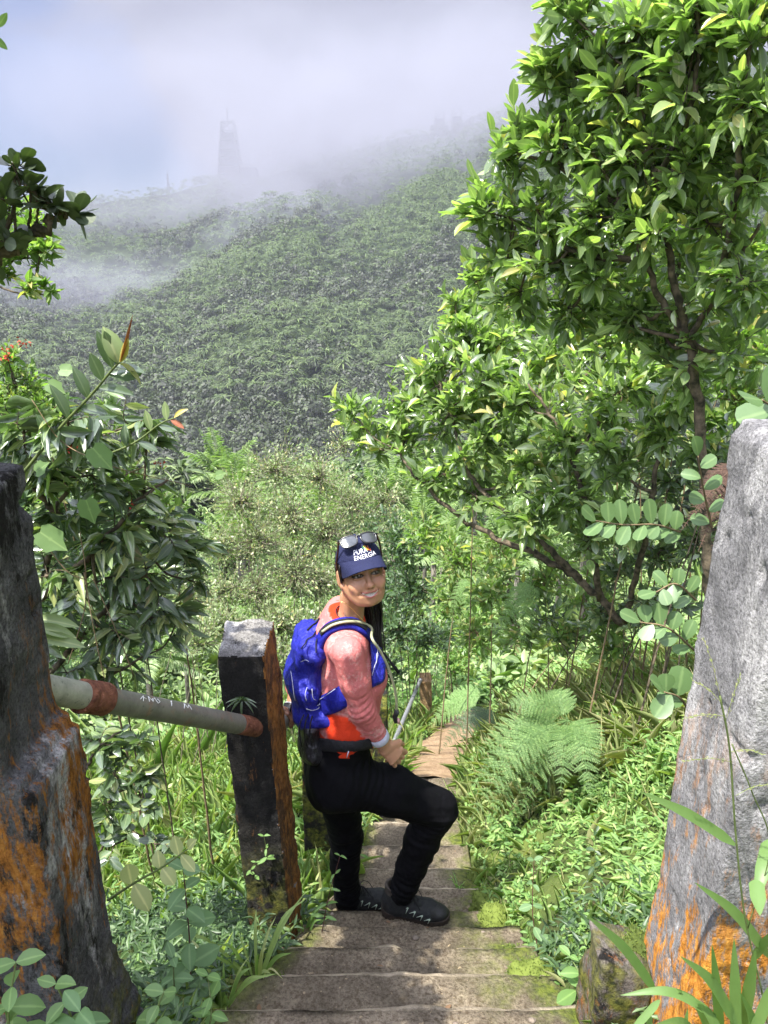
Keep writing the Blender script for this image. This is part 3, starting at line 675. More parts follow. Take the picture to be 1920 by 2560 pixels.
o = npmesh('haze', v, np.array([[0, 1, 3, 2], [4, 6, 7, 5], [0, 4, 5, 1], [2, 3, 7, 6], [0, 2, 6, 4], [1, 5, 7, 3]]), volmat('haze', (.0003, 0), (.76, .80, .96)), smooth=False)
tag(o, kind='stuff')
# ================================================================== the hiker
def cloth(name, col, rough=.8, wr=.35, scale=60, zone=None, zcol=None, blotch=None, knit=False, sheen=.0, spec=.25):
    m, nt, b, out = newmat(name)
    c = ramp(nt, [(.35, tuple(a*.86 for a in col)), (.65, col)], noise(nt, 18, 5)).outputs[0]
    if blotch:
        n = mathn(nt, 'ADD', mathn(nt, 'MULTIPLY', noise(nt, 11, 2), .38), mathn(nt, 'MULTIPLY', noise(nt, 85, 7, .75), .70))
        c = mixc(nt, mathn(nt, 'MULTIPLY', mrange(nt, n, .56, .62), .42), c, blotch)
    if zone:
        a = nt.nodes.new('ShaderNodeAttribute'); a.attribute_name = zone; c = mixc(nt, a.outputs['Fac'], c, zcol)
    nt.links.new(c, b.inputs['Base Color']); b.inputs['Roughness'].default_value = rough; b.inputs['Specular IOR Level'].default_value = spec
    if sheen: b.inputs['Sheen Weight'].default_value = sheen
    h = mathn(nt, 'ADD', noise(nt, scale, 5, .6), mathn(nt, 'MULTIPLY', noise(nt, scale*.45, 3, .5, dist=1.5, stretch=(1.6, 1.6, .8)), 1.2))
    if knit:
        h = mathn(nt, 'ADD', h, mathn(nt, 'MULTIPLY', noise(nt, 700, 1, .5), .25))
    bump(nt, b, h, min(1, wr*1.4), .009); return m
M['skin'] = None
def mk_skin():
    m, nt, b, out = newmat('skin')
    a = nt.nodes.new('ShaderNodeAttribute'); a.attribute_name = 'tint'
    v = ramp(nt, [(.3, (.88, .86, .84)), (.7, (1.05, 1.03, 1.0))], noise(nt, 45, 4))
    nt.links.new(mixc(nt, 1.0, a.outputs['Color'], v.outputs[0], 'MULTIPLY'), b.inputs['Base Color'])
    b.inputs['Roughness'].default_value = .42; b.inputs['Specular IOR Level'].default_value = .45
    b.inputs['Subsurface Weight'].default_value = .12; b.inputs['Subsurface Radius'].default_value = (.012, .005, .003); b.inputs['Subsurface Scale'].default_value = .5
    bump(nt, b, noise(nt, 260, 3), .08, .001); return m
M['skin'] = mk_skin()
M['shirt'] = cloth('coral running shirt', (.56, .165, .155), .9, .35, 45, 'zone', (.60, .045, .015), (.60, .40, .36), True, 0, .1)
M['trim'] = simple('orange red trim', (.72, .06, .02), .8, .2, 0, .15, 40, .2)
M['cuff'] = simple('pale cuff', (.62, .63, .78), .85, .2, 0, .12, 60, .3)
M['pants'] = cloth('black leggings', (.0035, .0035, .0045), .8, .3, 22, spec=.08)
M['blue'] = cloth('royal blue ripstop', (.012, .016, .25), .55, .9, 34, spec=.35)
M['blueshoulder'] = cloth('blue strap fabric', (.010, .013, .22), .6, .4, 40)
M['blackw'] = cloth('black webbing', (.012, .012, .014), .7, .4, 60)
M['greyline'] = simple('reflective grey piping', (.42, .44, .55), .45, .5, 0, .1, 60, 0)
M['blackbag'] = cloth('black bag nylon', (.014, .014, .016), .45, .8, 34, spec=.5)
M['cap'] = cloth('navy cap cloth', (.012, .015, .050), .8, .2, 90, knit=True)
M['white'] = simple('white print', (.80, .80, .84), .7, .2, 0, .05, 40, 0)
M['hair'] = simple('dark brown hair', (.012, .008, .006), .42, .5, 0, .4, 60, .5, .004)
M['black_gloss'] = simple('black plastic', (.018, .018, .02), .25, .5, 0, .1, 40, 0)
M['lens'] = simple('dark mirrored lens', (.05, .055, .06), .08, .7, .25, .05, 40, 0)
M['brown_gloss'] = simple('brown plastic', (.055, .016, .012), .3, .5, 0, .1, 40, 0)
M['tubeclear'] = simple('drinking tube', (.34, .35, .22), .3, .5, 0, .1, 40, 0)
M['rubber'] = simple('black rubber', (.02, .02, .021), .6, .4, 0, .2, 40, .2)
M['gold'] = simple('gold chain', (.75, .5, .2), .3, .5, .9, .05, 40, 0)

fB = norm([.985, .17, 0]); lB = np.array([-fB[1], fB[0], 0]); zB = np.array([0, 0, 1.0])
HC = P(903, 1427, 2.40)
hf = norm([.27, -.92, .24]); hx_ = norm(np.cross(hf, [-0.10, 0, 1.0])); hx_ = -hx_ if hx_[0] < 0 else hx_; hz_ = norm(np.cross(hx_, hf)); hz_ = hz_ if hz_[2] > 0 else -hz_
def H(x, y, z): return HC+x*hx_+y*hf+z*hz_
def toH(v): d = np.asarray(v)-HC; return np.array([d@hx_, d@hf, d@hz_])
NB = P(866, 1548, 2.455)
person = empty('person', P(900, 2290, 2.45)*[1, 1, 0]+[0, 0, -2.82], 'person in coral shirt, black leggings and navy cap, smiling back on the steps', 'person')

# ---- head, neck, hand and forearm: one body mesh
nh = toH(NB)
s = SDF([-.098, -.125, -.30], [.098, .125, .125], .0021)
s.u(s.ell((0, -.016, .030), (.073, .090, .083))); s.u(s.ell((0, .020, -.030), (.061, .060, .084)), .03)
s.u(s.ell((0, .030, -.062), (.048, .047, .038)), .030); s.u(s.ell((0, .062, -.095), (.016, .014, .012)), .026)
for sg in (-1, 1):
    s.u(s.cap((sg*.058, -.010, -.045), (sg*.030, .040, -.086), .010, .010), .035)
    s.u(s.ell((sg*.037, .060, -.036), (.024, .020, .021)), .02)
    s.u(s.ell((sg*.028, .080, .020), (.020, .008, .006)), .014)
    s.sub(s.ell((sg*.031, .094, .000), (.018, .013, .0105)), .012)
    s.u(s.ell((sg*.031, .0705, -.001), (.0128, .0120, .0110)), .002)
    s.u(s.ell((sg*.031, .0735, .0068), (.0155, .0105, .0046)), .004)
    s.u(s.ell((sg*.031, .0725, -.0080), (.0145, .0095, .0040)), .004)
    # ears
    s.u(s.ell((sg*.0775, -.014, -.012), (.0085, .020, .032)), .005); s.sub(s.ell((sg*.087, -.010, -.010), (.0055, .012, .020)), .004)
    s.u(s.ell((sg*.072, -.002, -.040), (.007, .009, .010)), .005)
s.u(s.cap((0, .078, .012), (0, .0965, -.030), .0055, .0085), .013); s.u(s.ell((0, .100, -.0345), (.0098, .0095, .0085)), .008)
for sg in (-1, 1): s.u(s.ell((sg*.0125, .090, -.038), (.0075, .0085, .0065)), .006)
for sg in (-1, 1): s.sub(s.ell((sg*.006, .098, -.0455), (.0035, .005, .003)), .003)
s.u(s.ell((0, .064, -.060), (.030, .022, .022)), .02)
smile = lambda x: -.0685+13.0*x*x
for q in (0, 1):
    off = .0065 if q == 0 else -.0078; rad = .0030 if q == 0 else .0042; pts = []
    for t in np.linspace(-1, 1, 7):
        x = .0320*t; k = 1-t*t; pts.append((x, .083-.021*abs(t)**2.2+.0005, smile(x)+off*k+.0008))
    for a_, b_ in zip(pts[:-1], pts[1:]): s.u(s.cap(a_, b_, rad, rad), .005)
s.sub(s.ell((0, .088, -.0665), (.023, .010, .0048)), .004)
for sg in (-1, 1): s.sub(s.cap((sg*.0185, .094, -.040), (sg*.036, .078, -.066), .0035, .003), .010)
s.u(s.cap((0, -.030, -.050), tuple(nh*[.5, .5, .55]+[0, -.012, 0]), .042, .041), .022)
s.u(s.cap(tuple(nh*[.5, .5, .55]+[0, -.012, 0]), tuple(nh+[0, 0, -.05]), .041, .050), .02)
s.u(s.cap((-.055, -.02, -.055), (nh[0]-.012, nh[1]+.05, nh[2]-.01), .012, .010), .022)
s.v = s.v+vnoise(s.X, s.Y, s.Z, 30, 4)*.0006
V1, F1 = s.mesh()
# tint
T = np.tile(np.array([.43, .225, .135, 1.0]), (len(V1), 1)); x, y, z = V1.T
def put(mask, col, a=1.0):
    m = (np.clip(mask, 0, 1)*a)[:, None]; T[:, :3] = T[:, :3]*(1-m)+np.array(col)*m
blush = np.exp(-(((np.abs(x)-.040)/.018)**2+((z+.035)/.018)**2))*(y > .03); put(blush, (.58, .28, .18), .6)
put(np.exp(-((x/.012)**2+((z+.036)/.012)**2))*(y > .08), (.58, .29, .19), .6)
lip = (y > .055)*(np.abs(x) < .036); zc = smile(x); hh = .0045*np.clip(1-(x/.0295)**2, 0, 1); lh = hh+.0064*np.clip(1.15-(x/.0335)**2, 0, 1)
put(lip*np.clip((lh-np.abs(z-zc-.0003))/.0018+.5, 0, 1), (.40, .12, .10))
put((y > .05)*np.clip((hh-np.abs(z-zc))/.0012+.5, 0, 1)*(np.abs(x) < .0285), (.58, .54, .48))
put((y > .05)*np.clip((hh-np.abs(z-zc))/.0012+.5, 0, 1)*(np.abs(((x/.0058)+.5) % 1-.5) < .09), (.40, .36, .31), .7)
put((y > .05)*(np.abs(x) > .0275)*(np.abs(x) < .0310)*np.clip((.0025-np.abs(z-zc))/.002+.5, 0, 1), (.08, .02, .015))
for sg in (-1, 1):
    ex = x-sg*.031; e = (ex/.0132)**2+((z+.001-.05*0)/.0040)**2
    put((y > .06)*np.clip((2.6-e)/.5, 0, 1), (.035, .02, .015)); put((y > .06)*np.clip((1.0-e)/.4, 0, 1), (.42, .38, .35))
    ir = np.hypot(ex-.0015, z+.0005); put((y > .06)*np.clip((.0076-ir)/.0012, 0, 1)*(e < 1.3), (.022, .010, .006))
    put((y > .06)*np.clip((.0014-np.hypot(ex-.0030, z-.0018))/.0006+.5, 0, 1), (.9, .9, .9)); put((y > .06)*np.clip((.0016-np.abs(z-.0058+ex*ex*14))/.0012+.5, 0, 1)*(np.abs(ex) < .0155), (.02, .012, .008))  # white dot is a painted eye glint; dark curve is the lashes
    br = np.abs(z-.0185-.004*np.cos(ex*60)+np.clip(np.abs(ex)-.012, 0, 1)*.3); put((y > .05)*(np.abs(ex) < .022)*np.clip((.0034-br)/.0015+.4, 0, 1), (.028, .015, .010))
    put(np.exp(-(((x-sg*.0065)/.0035)**2+((z+.0455)/.0022)**2))*(y > .085), (.08, .03, .02))
put((y < .015)*(z > -.02)*(np.abs(x) < .071), (.02, .012, .01), .9)
V1w = HC+V1[:, :1]*hx_+V1[:, 1:2]*hf+V1[:, 2:]*hz_
if np.linalg.det(np.array([hx_, hf, hz_])) < 0: F1 = F1[:, ::-1]
# ---- right hand resting on the thigh
SR = np.array([-.122, 2.285, -1.285]); EL = P(905, 1772, 2.31); WR = P(962, 1868, 2.375)
K = P(990, 1890, 2.385); hd = norm(K-WR); vw = norm(WR); bk = norm(-vw-(-vw@hd)*hd); hl = norm(np.cross(bk, hd)); hl = hl if hl[2] > 0 else -hl    # hl: towards the index side
s = SDF(np.minimum(WR, K)-[.10, .07, .10], np.maximum(WR, K)+[.07, .09, .08], .0024)
AW = WR+(EL-WR)*.42
s.u(s.seg(AW, WR, (.030, .032), (.027, .020), hl)); kc = WR+hd*.065
s.u(s.seg(WR+hd*.012, kc, (.028, .016), (.038, .0135), hl), .016)
for i, (o_, L_) in enumerate(((.029, .92), (.010, 1.0), (-.009, .95), (-.027, .78))):
    k0 = kc+hl*o_-bk*.002; p1 = k0+.036*L_*norm(hd*.9-bk*.35+hl*o_*3); p2 = p1+.023*L_*norm(hd*.25-bk*.95); p3 = p2+.019*L_*norm(-hd*.45-bk*.8)
    r_ = .0092 if i < 3 else .0080
    s.u(s.cap(k0, p1, r_*1.08, r_), .005); s.u(s.cap(p1, p2, r_, r_*.9), .003); s.u(s.cap(p2, p3, r_*.9, r_*.78), .003)
t0 = WR+hd*.018+hl*.020; t1 = t0+.040*norm(hd*.75+hl*.75-bk*.3); t2 = t1+.030*norm(hd*.95+hl*.05-bk*.45)
s.u(s.cap(t0, t1, .014, .011), .012); s.u(s.cap(t1, t2, .0105, .0085), .004)
V2, F2 = s.mesh(); T2 = np.tile(np.array([.42, .225, .135, 1.0]), (len(V2), 1))
# ---- left forearm and the hand on the rail
SL = NB+.165*lB+[0, 0, -.05]; EL2 = P(752, 1672, 2.60); WL = P(731, 1778, 2.50)
pr0 = a2+(b2-a2)*.155; prd = norm(b2-a2); G0 = pr0+np.array([0, 0, .030])
s = SDF(np.minimum(np.minimum(G0, WL), EL2)-[.08, .09, .09], np.maximum(np.maximum(G0, WL), EL2)+.08, .0032)
s.u(s.cap(EL2, WL, .038, .026)); pc = G0+[0, 0, .018]
s.u(s.seg(WL, pc, (.026, .020), (.040, .015), prd), .012)
across = norm(np.cross(prd, [0, 0, 1.0])); across = across if across[0] > 0 else -across
for i in range(4):
    k0 = pc+prd*(-.030+.020*i)-across*.012; q = [k0]
    for a_ in (20, 75, 130, 175):
        an = math.radians(a_); q.append(pr0+prd*(-.030+.020*i)-.040*math.sin(an)*across+.040*math.cos(an)*np.array([0, 0, 1.0]))
    for a_, b_ in zip(q[:-1], q[1:]): s.u(s.cap(a_, b_, .009, .0085), .004)
q = [pc-prd*.030+across*.01]+[pr0-prd*.040+.040*math.sin(math.radians(a_))*across+.040*math.cos(math.radians(a_))*np.array([0, 0, 1.0]) for a_ in (35, 80, 120)]
for a_, b_ in zip(q[:-1], q[1:]): s.u(s.cap(a_, b_, .011, .009), .004)
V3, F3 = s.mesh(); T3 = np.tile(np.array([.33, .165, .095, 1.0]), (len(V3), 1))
n1_, n2_ = len(V1), len(V2)

# ---- the rest of the body, inside the clothes
Wst = P(858, 1872, 2.44); CH = P(876, 1690, 2.45); UP = NB+[0, 0, -.055]-fB*.010
CP = P(838, 1930, 2.45); KF = P(866, 2095, 2.62); AF = P(868, 2250, 2.68); KN = P(1094, 2022, 2.49); AN = P(1006, 2228, 2.505)
s = SDF([-.45, 2.12, -2.78], [.33, 2.85, -1.15], .012)
s.u(s.seg(CP, CH, (.11, .085), (.12, .085), lB)); s.u(s.seg(CH, UP, (.12, .085), (.09, .055), lB), .03); s.u(s.cap(UP, NB+[0, 0, .0], .045, .040), .03)
for a_, b_, c_, r_ in ((SR, EL, WR+(EL-WR)*.45, .036), (SL, EL2, WL+(EL2-WL)*.5, .034)): s.u(s.cap(UP, a_, .045, r_), .03); s.u(s.cap(a_, b_, r_, r_*.9), .02); s.u(s.cap(b_, c_, r_*.9, r_*.75), .01)
for a_, k_, f_ in ((CP-lB*.07, KN, AN), (CP+lB*.07, KF, AF)): s.u(s.cap(a_, k_, .075, .048), .03); s.u(s.cap(k_, f_, .048, .036), .02)
V4, F4 = s.mesh(); T4 = np.tile(np.array([.38, .195, .11, 1.0]), (len(V4), 1)); n3_ = n1_+n2_+len(V3)
npmesh('body', np.concatenate([V1w, V2, V3, V4]), np.concatenate([F1, F2+n1_, F3+n1_+n2_, F4+n3_]), M['skin'], person, attrs={'tint': np.concatenate([T, T2, T3, T4])})

# ---- shirt
Wst = P(858, 1872, 2.44); CH = P(876, 1690, 2.45); UP = NB+[0, 0, -.055]-fB*.010
s = SDF([-.45, 2.10, -2.0], [.16, 2.83, -1.12], .0062)
def wrk(s, a, f, seed): return fbm(s.X, s.Y, s.Z, f, 3, seed)*a
t_ = s.seg(Wst+[0, 0, -.16], CH, (.146, .114), (.150, .116), lB); s.u(t_)
s.u(s.seg(CH, UP+[0, 0, -.03], (.150, .116), (.135, .082), lB), .04)
s.u(s.seg(UP-lB*.12, UP+lB*.12, (.055, .062), (.055, .062), zB), .05)
s.u(s.ell(CH+fB*.055+[0, 0, .03]-lB*.06, (.06, .06, .055)), .05); s.u(s.ell(CH+fB*.055+[0, 0, .03]+lB*.06, (.06, .06, .055)), .05)
s.u(s.cap(UP+[0, 0, .01], NB+[0, 0, -.002], .072, .062), .045); s.u(s.cap(UP-fB*.035+[0, 0, .0], NB-fB*.032+[0, 0, .012], .060, .040), .05)
torso = s.v.copy(); gs = s
# sleeve of the near arm
def sleeve_w(): return
ar = s.seg(SR+[0, 0, .004], SR+(EL-SR)*.5, (.053, .052), (.051, .049), fB); ar2 = s.seg(SR+(EL-SR)*.5, EL, (.051, .049), (.046, .045), fB)
CU = EL+(WR-EL)*.66
k_ = .02; hh_ = np.maximum(k_-np.abs(ar-ar2), 0)/k_; ar = np.minimum(ar, ar2)-hh_*hh_*k_/4
fo = s.cap(EL, CU, .046, .035); hh_ = np.maximum(.02-np.abs(ar-fo), 0)/.02; ar = np.minimum(ar, fo)-hh_*hh_*.02/4
armax = norm(EL-SR); tt = (s.X-SR[0])*armax[0]+(s.Y-SR[1])*armax[1]+(s.Z-SR[2])*armax[2]
ar = ar+np.sin(tt*85+vnoise(s.X, s.Y, s.Z, 16, 3)*3.0)*.0007*np.clip((tt-.12)/.12, 0, 1)+wrk(s, .0008, 24, 2)
s.v = s.v+wrk(s, .0016, 13, 5)+np.sin(s.Z*70+s.X*30+vnoise(s.X, s.Y, s.Z, 9, 6)*4)*.0018*np.clip((-1.5-s.Z)/.2, 0, 1)
for c_, n_, am in ((EL+[.0, -.03, .01], norm(WR-EL+np.array([0, 0, .05])), .0034), (SR+(EL-SR)*.72, armax, .0022), (CU, cutn if 'cutn' in globals() else norm(CU-EL), .0022)):
    w_ = (s.X-c_[0])*n_[0]+(s.Y-c_[1])*n_[1]+(s.Z-c_[2])*n_[2]; r2_ = (s.X-c_[0])**2+(s.Y-c_[1])**2+(s.Z-c_[2])**2
    ar = ar+am*np.sin(w_*260+vnoise(s.X, s.Y, s.Z, 18, 5)*3.0)*np.exp(-r2_/.0035)
s.u(ar, .012)
far = s.cap(SL, EL2, .060, .050); s.u(far, .03); s.u(s.cap(EL2, EL2+(WL-EL2)*.42, .050, .046), .01)
nk = s.cap(NB+[0, 0, -.02], H(nh[0]*.5, nh[1]*.5-.008, nh[2]*.5), .0435, .0425); s.sub(nk, .0)
nrmn = norm(H(0, 0, 0)-NB); pl = (s.X-NB[0])*nrmn[0]+(s.Y-NB[1])*nrmn[1]+(s.Z-NB[2])*nrmn[2]-.030; s.v = np.maximum(s.v, np.where(np.hypot(s.X-NB[0], s.Y-NB[1]) < .11, pl, -9))
hem = -1.722+.0*s.X; s.v = np.maximum(s.v, hem-s.Z)
cutn = norm(CU-EL); s.v = np.maximum(s.v, np.where((s.X-EL[0])*cutn[0]+(s.Y-EL[1])*cutn[1]+(s.Z-EL[2])*cutn[2] > 0, np.where(np.abs(ar) < .09, (s.X-CU[0])*cutn[0]+(s.Y-CU[1])*cutn[1]+(s.Z-CU[2])*cutn[2], -9), -9)*(s.Y < 2.36)-9*(s.Y >= 2.36))
V, F = s.mesh()
def to_px(v):
    Z = v[..., 1]*cp-v[..., 2]*sp; return 960+FPX*v[..., 0]/Z, 1280-FPX*(v[..., 1]*sp+v[..., 2]*cp)/Z
ux, uy = to_px(V); arm_d = np.full(len(V), 1.0)
ii = np.clip(((V-s.lo)/s.h).round().astype(int), 0, np.array(s.v.shape)-1); arm_d = ar[ii[:, 0], ii[:, 1], ii[:, 2]]
tors = arm_d > .010
z1 = np.clip((V[:, 0]-P(838, 1800, 2.4)[0]+(V[:, 2]+1.75)*.25)/.012+.5, 0, 1)*np.clip((P(928, 1800, 2.4)[0]-V[:, 0])/.012+.5, 0, 1)*np.clip((-1.545-V[:, 2])/.012+.5, 0, 1)*tors
z1 = np.maximum(z1, (V[:, 2] < -1.665)*tors*1.0)
dn = np.linalg.norm(V-NB-nrmn*.020, axis=1); plv = (V-NB)@nrmn; z2 = np.clip((plv-.012)/.006, 0, 1)*(dn < .072)
npmesh('shirt', V, F, M['shirt'], person, attrs={'zone': np.maximum(z1, z2)})
TV = torso
def samp(v, arr=None):
    arr = TV if arr is None else arr
    g = (np.asarray(v)-gs.lo)/gs.h; g = np.clip(g, 0, np.array(arr.shape)-1.001); i = g.astype(int); f = g-i; r = 0
    for a in (0, 1):
        for b in (0, 1):
            for c in (0, 1):
                w = (f[..., 0] if a else 1-f[..., 0])*(f[..., 1] if b else 1-f[..., 1])*(f[..., 2] if c else 1-f[..., 2])
                r = r+w*arr[i[..., 0]+a, i[..., 1]+b, i[..., 2]+c]
    return r
def gradn(v, arr=None):
    e = .008; return norm(np.stack([samp(v+np.eye(3)[k]*e, arr)-samp(v-np.eye(3)[k]*e, arr) for k in range(3)], -1))
def hit(px, py, arr=None, off=.006):
    """where the ray through a pixel meets the torso (or comes nearest to it)"""
    px = np.asarray(px, float); py = np.asarray(py, float); d = np.stack([(px-960)/FPX, cp+(1280-py)/FPX*sp, -sp+(1280-py)/FPX*cp], -1)
    ts = np.linspace(2.25, 3.1, 140); best = np.full(px.shape, 9.0); bt = np.full(px.shape, 2.5); done = np.zeros(px.shape, bool)
    for t in ts:
        v = samp(d*t, arr); h_ = (v < 0) & ~done; bt = np.where(h_, t, bt); done |= h_; m = ~done & (v < best); best = np.where(m, v, best); bt = np.where(m, t, bt)
    p = d*bt[..., None]
    for _ in range(6): p = p-(samp(p, arr)-off)[..., None]*gradn(p, arr)
    return p
def ribbon(px, n, w, th, arr=None, off=.007, wfun=None):
    c = smooth_path(np.array([hit(a, b, arr, off) for a, b in px]), n)
    for _ in range(2): c[1:-1] = (c[:-2]+2*c[1:-1]+c[2:])/4
    nr = gradn(c, arr); t = norm(np.gradient(c, axis=0)); sd = norm(np.cross(nr, t)); nr = norm(np.cross(t, sd)); w = w*(np.ones(n) if wfun is None else wfun(np.linspace(0, 1, n)))
    prof = [(-1, -.5), (-.85, .5), (0, .75), (.85, .5), (1, -.5), (0, -.5)]
    v = np.stack([c+sd*(a*w/2)[:, None]+nr*b*th for a, b in prof], 1).reshape(-1, 3); m = len(prof)
    i = np.arange(n-1)[:, None]*m; j = np.arange(m)[None]; k = (j+1) % m
    return v, np.stack([i+j, i+k, i+m+k, i+m+j], -1).reshape(-1, 4)
def patch(corner_rows, n, m, th, arr=None, off=.005, wob=.0):
    """corner_rows: list of (left px, right px) rows; a cloth panel laid on the torso"""
    L_ = smooth_path([[*a, 0] for a, b in corner_rows], n)[:, :2]; R_ = smooth_path([[*b, 0] for a, b in corner_rows], n)[:, :2]
    u = np.linspace(0, 1, m)[None, :, None]; g = L_[:, None]*(1-u)+R_[:, None]*u
    lo_ = hit(g[..., 0], g[..., 1], arr, off); nr = gradn(lo_, arr); e = np.minimum(np.minimum(u[..., 0], 1-u[..., 0])*m/2.5, 1)*np.minimum(np.minimum(np.linspace(0, 1, n), 1-np.linspace(0, 1, n))*n/2.5, 1)[:, None]
    hi_ = lo_+nr*(th*(.2+.8*e)+wob*fbm(lo_[..., 0], lo_[..., 1], lo_[..., 2], 16, 3, 3))[..., None]
    V = np.concatenate([hi_.reshape(-1, 3), lo_.reshape(-1, 3)]); N_ = n*m; i = np.arange(n-1)[:, None]*m; j = np.arange(m-1)[None]
    f = np.stack([i+j, i+j+1, i+m+j+1, i+m+j], -1).reshape(-1, 4); fs = [f, f[:, ::-1]+N_]
    rim = list(range(m))+[r*m+m-1 for r in range(1, n)]+[(n-1)*m+c for c in range(m-2, -1, -1)]+[r*m for r in range(n-2, 0, -1)]
    rim = np.array(rim); nx_ = np.roll(rim, -1); fs.append(np.stack([rim, rim+N_, nx_+N_, nx_], -1)); return V, np.concatenate(fs)
# cuff
mb = MB(); v, f = tube([CU-cutn*.006, CU+cutn*.004, CU+cutn*.026, CU+cutn*.030], [.0375, .0385, .0375, .033], 28, False); mb.add(v, f); mb.build('cuff', M['cuff'], person)
# neck trim and necklace
mb = MB(); cc = NB+nrmn*.028; ea = norm(np.cross(nrmn, [0, 1, 0])); eb = np.cross(nrmn, ea)
ang = np.linspace(0, 2*math.pi, 40); mb.add(*tube([cc+ea*.0445*math.cos(a)+eb*.0445*math.sin(a) for a in ang], .0028, 6, False)); mb.build('collar_trim', M['blackw'], person)
mb = MB(); cpt = [P(840, 1500, 2.38), P(848, 1502, 2.355), P(862, 1508, 2.345), P(880, 1522, 2.35), P(897, 1540, 2.36), P(914, 1557, 2.375)]
mb.add(*tube(smooth_path(cpt, 30), .0011, 5)); mb.build('necklace', M['gold'], person)

# ---- leggings
s = SDF([-.38, 2.18, -2.80], [.42, 2.85, -1.66], .0062)
CP = P(838, 1930, 2.45); KF = P(866, 2095, 2.62); AF = P(868, 2250, 2.68); KN = P(1094, 2022, 2.49); AN = P(1006, 2228, 2.505)
JN = CP-lB*.075+[0, 0, -.01]; JF = CP+lB*.075+[0, 0, -.02]
s.u(s.seg(Wst+[0, 0, .12], CP, (.140, .112), (.152, .108), lB)); s.v = np.maximum(s.v, s.Z+1.695); s.u(s.ell(CP-fB*.035-lB*.05+[0, 0, -.02], (.074, .088, .095)), .04); s.u(s.ell(CP-fB*.020+lB*.06+[0, 0, -.02], (.076, .088, .095)), .04)
md = JN+(KN-JN)*.5
s.u(s.cap(JN+[0.02, 0, .035], md+[0, 0, .040], .098, .086), .05); s.u(s.cap(md+[0, 0, .040], KN, .086, .078), .04)
c1 = KN+(AN-KN)*.35-fB*.012; s.u(s.cap(KN, c1, .070, .072), .025); s.u(s.cap(c1, AN, .072, .054), .02)
s.u(s.cap(JF, KF, .094, .066), .05); c2 = KF+(AF-KF)*.35-fB*.008; s.u(s.cap(KF, c2, .066, .065), .02); s.u(s.cap(c2, AF, .065, .053), .02)
s.v = s.v+wrk(s, .0040, 9, 7)+np.sin(s.Z*60+s.X*45+vnoise(s.X, s.Y, s.Z, 8, 3)*5)*.0022
for c_, ax_, n_, sp_, am in ((KN-fB*.05+[0, 0, -.03], norm(AN-KN), 4, .016, .0045), (AN+[0, 0, .05], norm(KN-AN), 5, .018, .0050), (AF+[0, 0, .05], norm(KF-AF), 5, .018, .0050), (KF, norm(KF-AF), 4, .022, .0035), (JN+fB*.09+[0, 0, .05], norm(KN-JN), 4, .020, .0045)):
    w_ = (s.X-c_[0])*ax_[0]+(s.Y-c_[1])*ax_[1]+(s.Z-c_[2])*ax_[2]; rr_ = np.sqrt((s.X-c_[0])**2+(s.Y-c_[1])**2+(s.Z-c_[2])**2)
    s.v = s.v+am*np.sin(w_*6.283/sp_/1.6+vnoise(s.X, s.Y, s.Z, 14, 5)*2.2)*np.exp(-(rr_/(n_*sp_*1.4))**2)
V, F = s.mesh(); npmesh('leggings', V, F, M['pants'], person)
mb = MB(); c_ = hit(861, 1954, None, 0)  # small logo dot on the hip
g_ = P(861, 1954, 2.325); mb.add(*tube([g_, g_+norm(g_)*.004], .0035, 12)); mb.build('round_badge', M['greyline'], person)

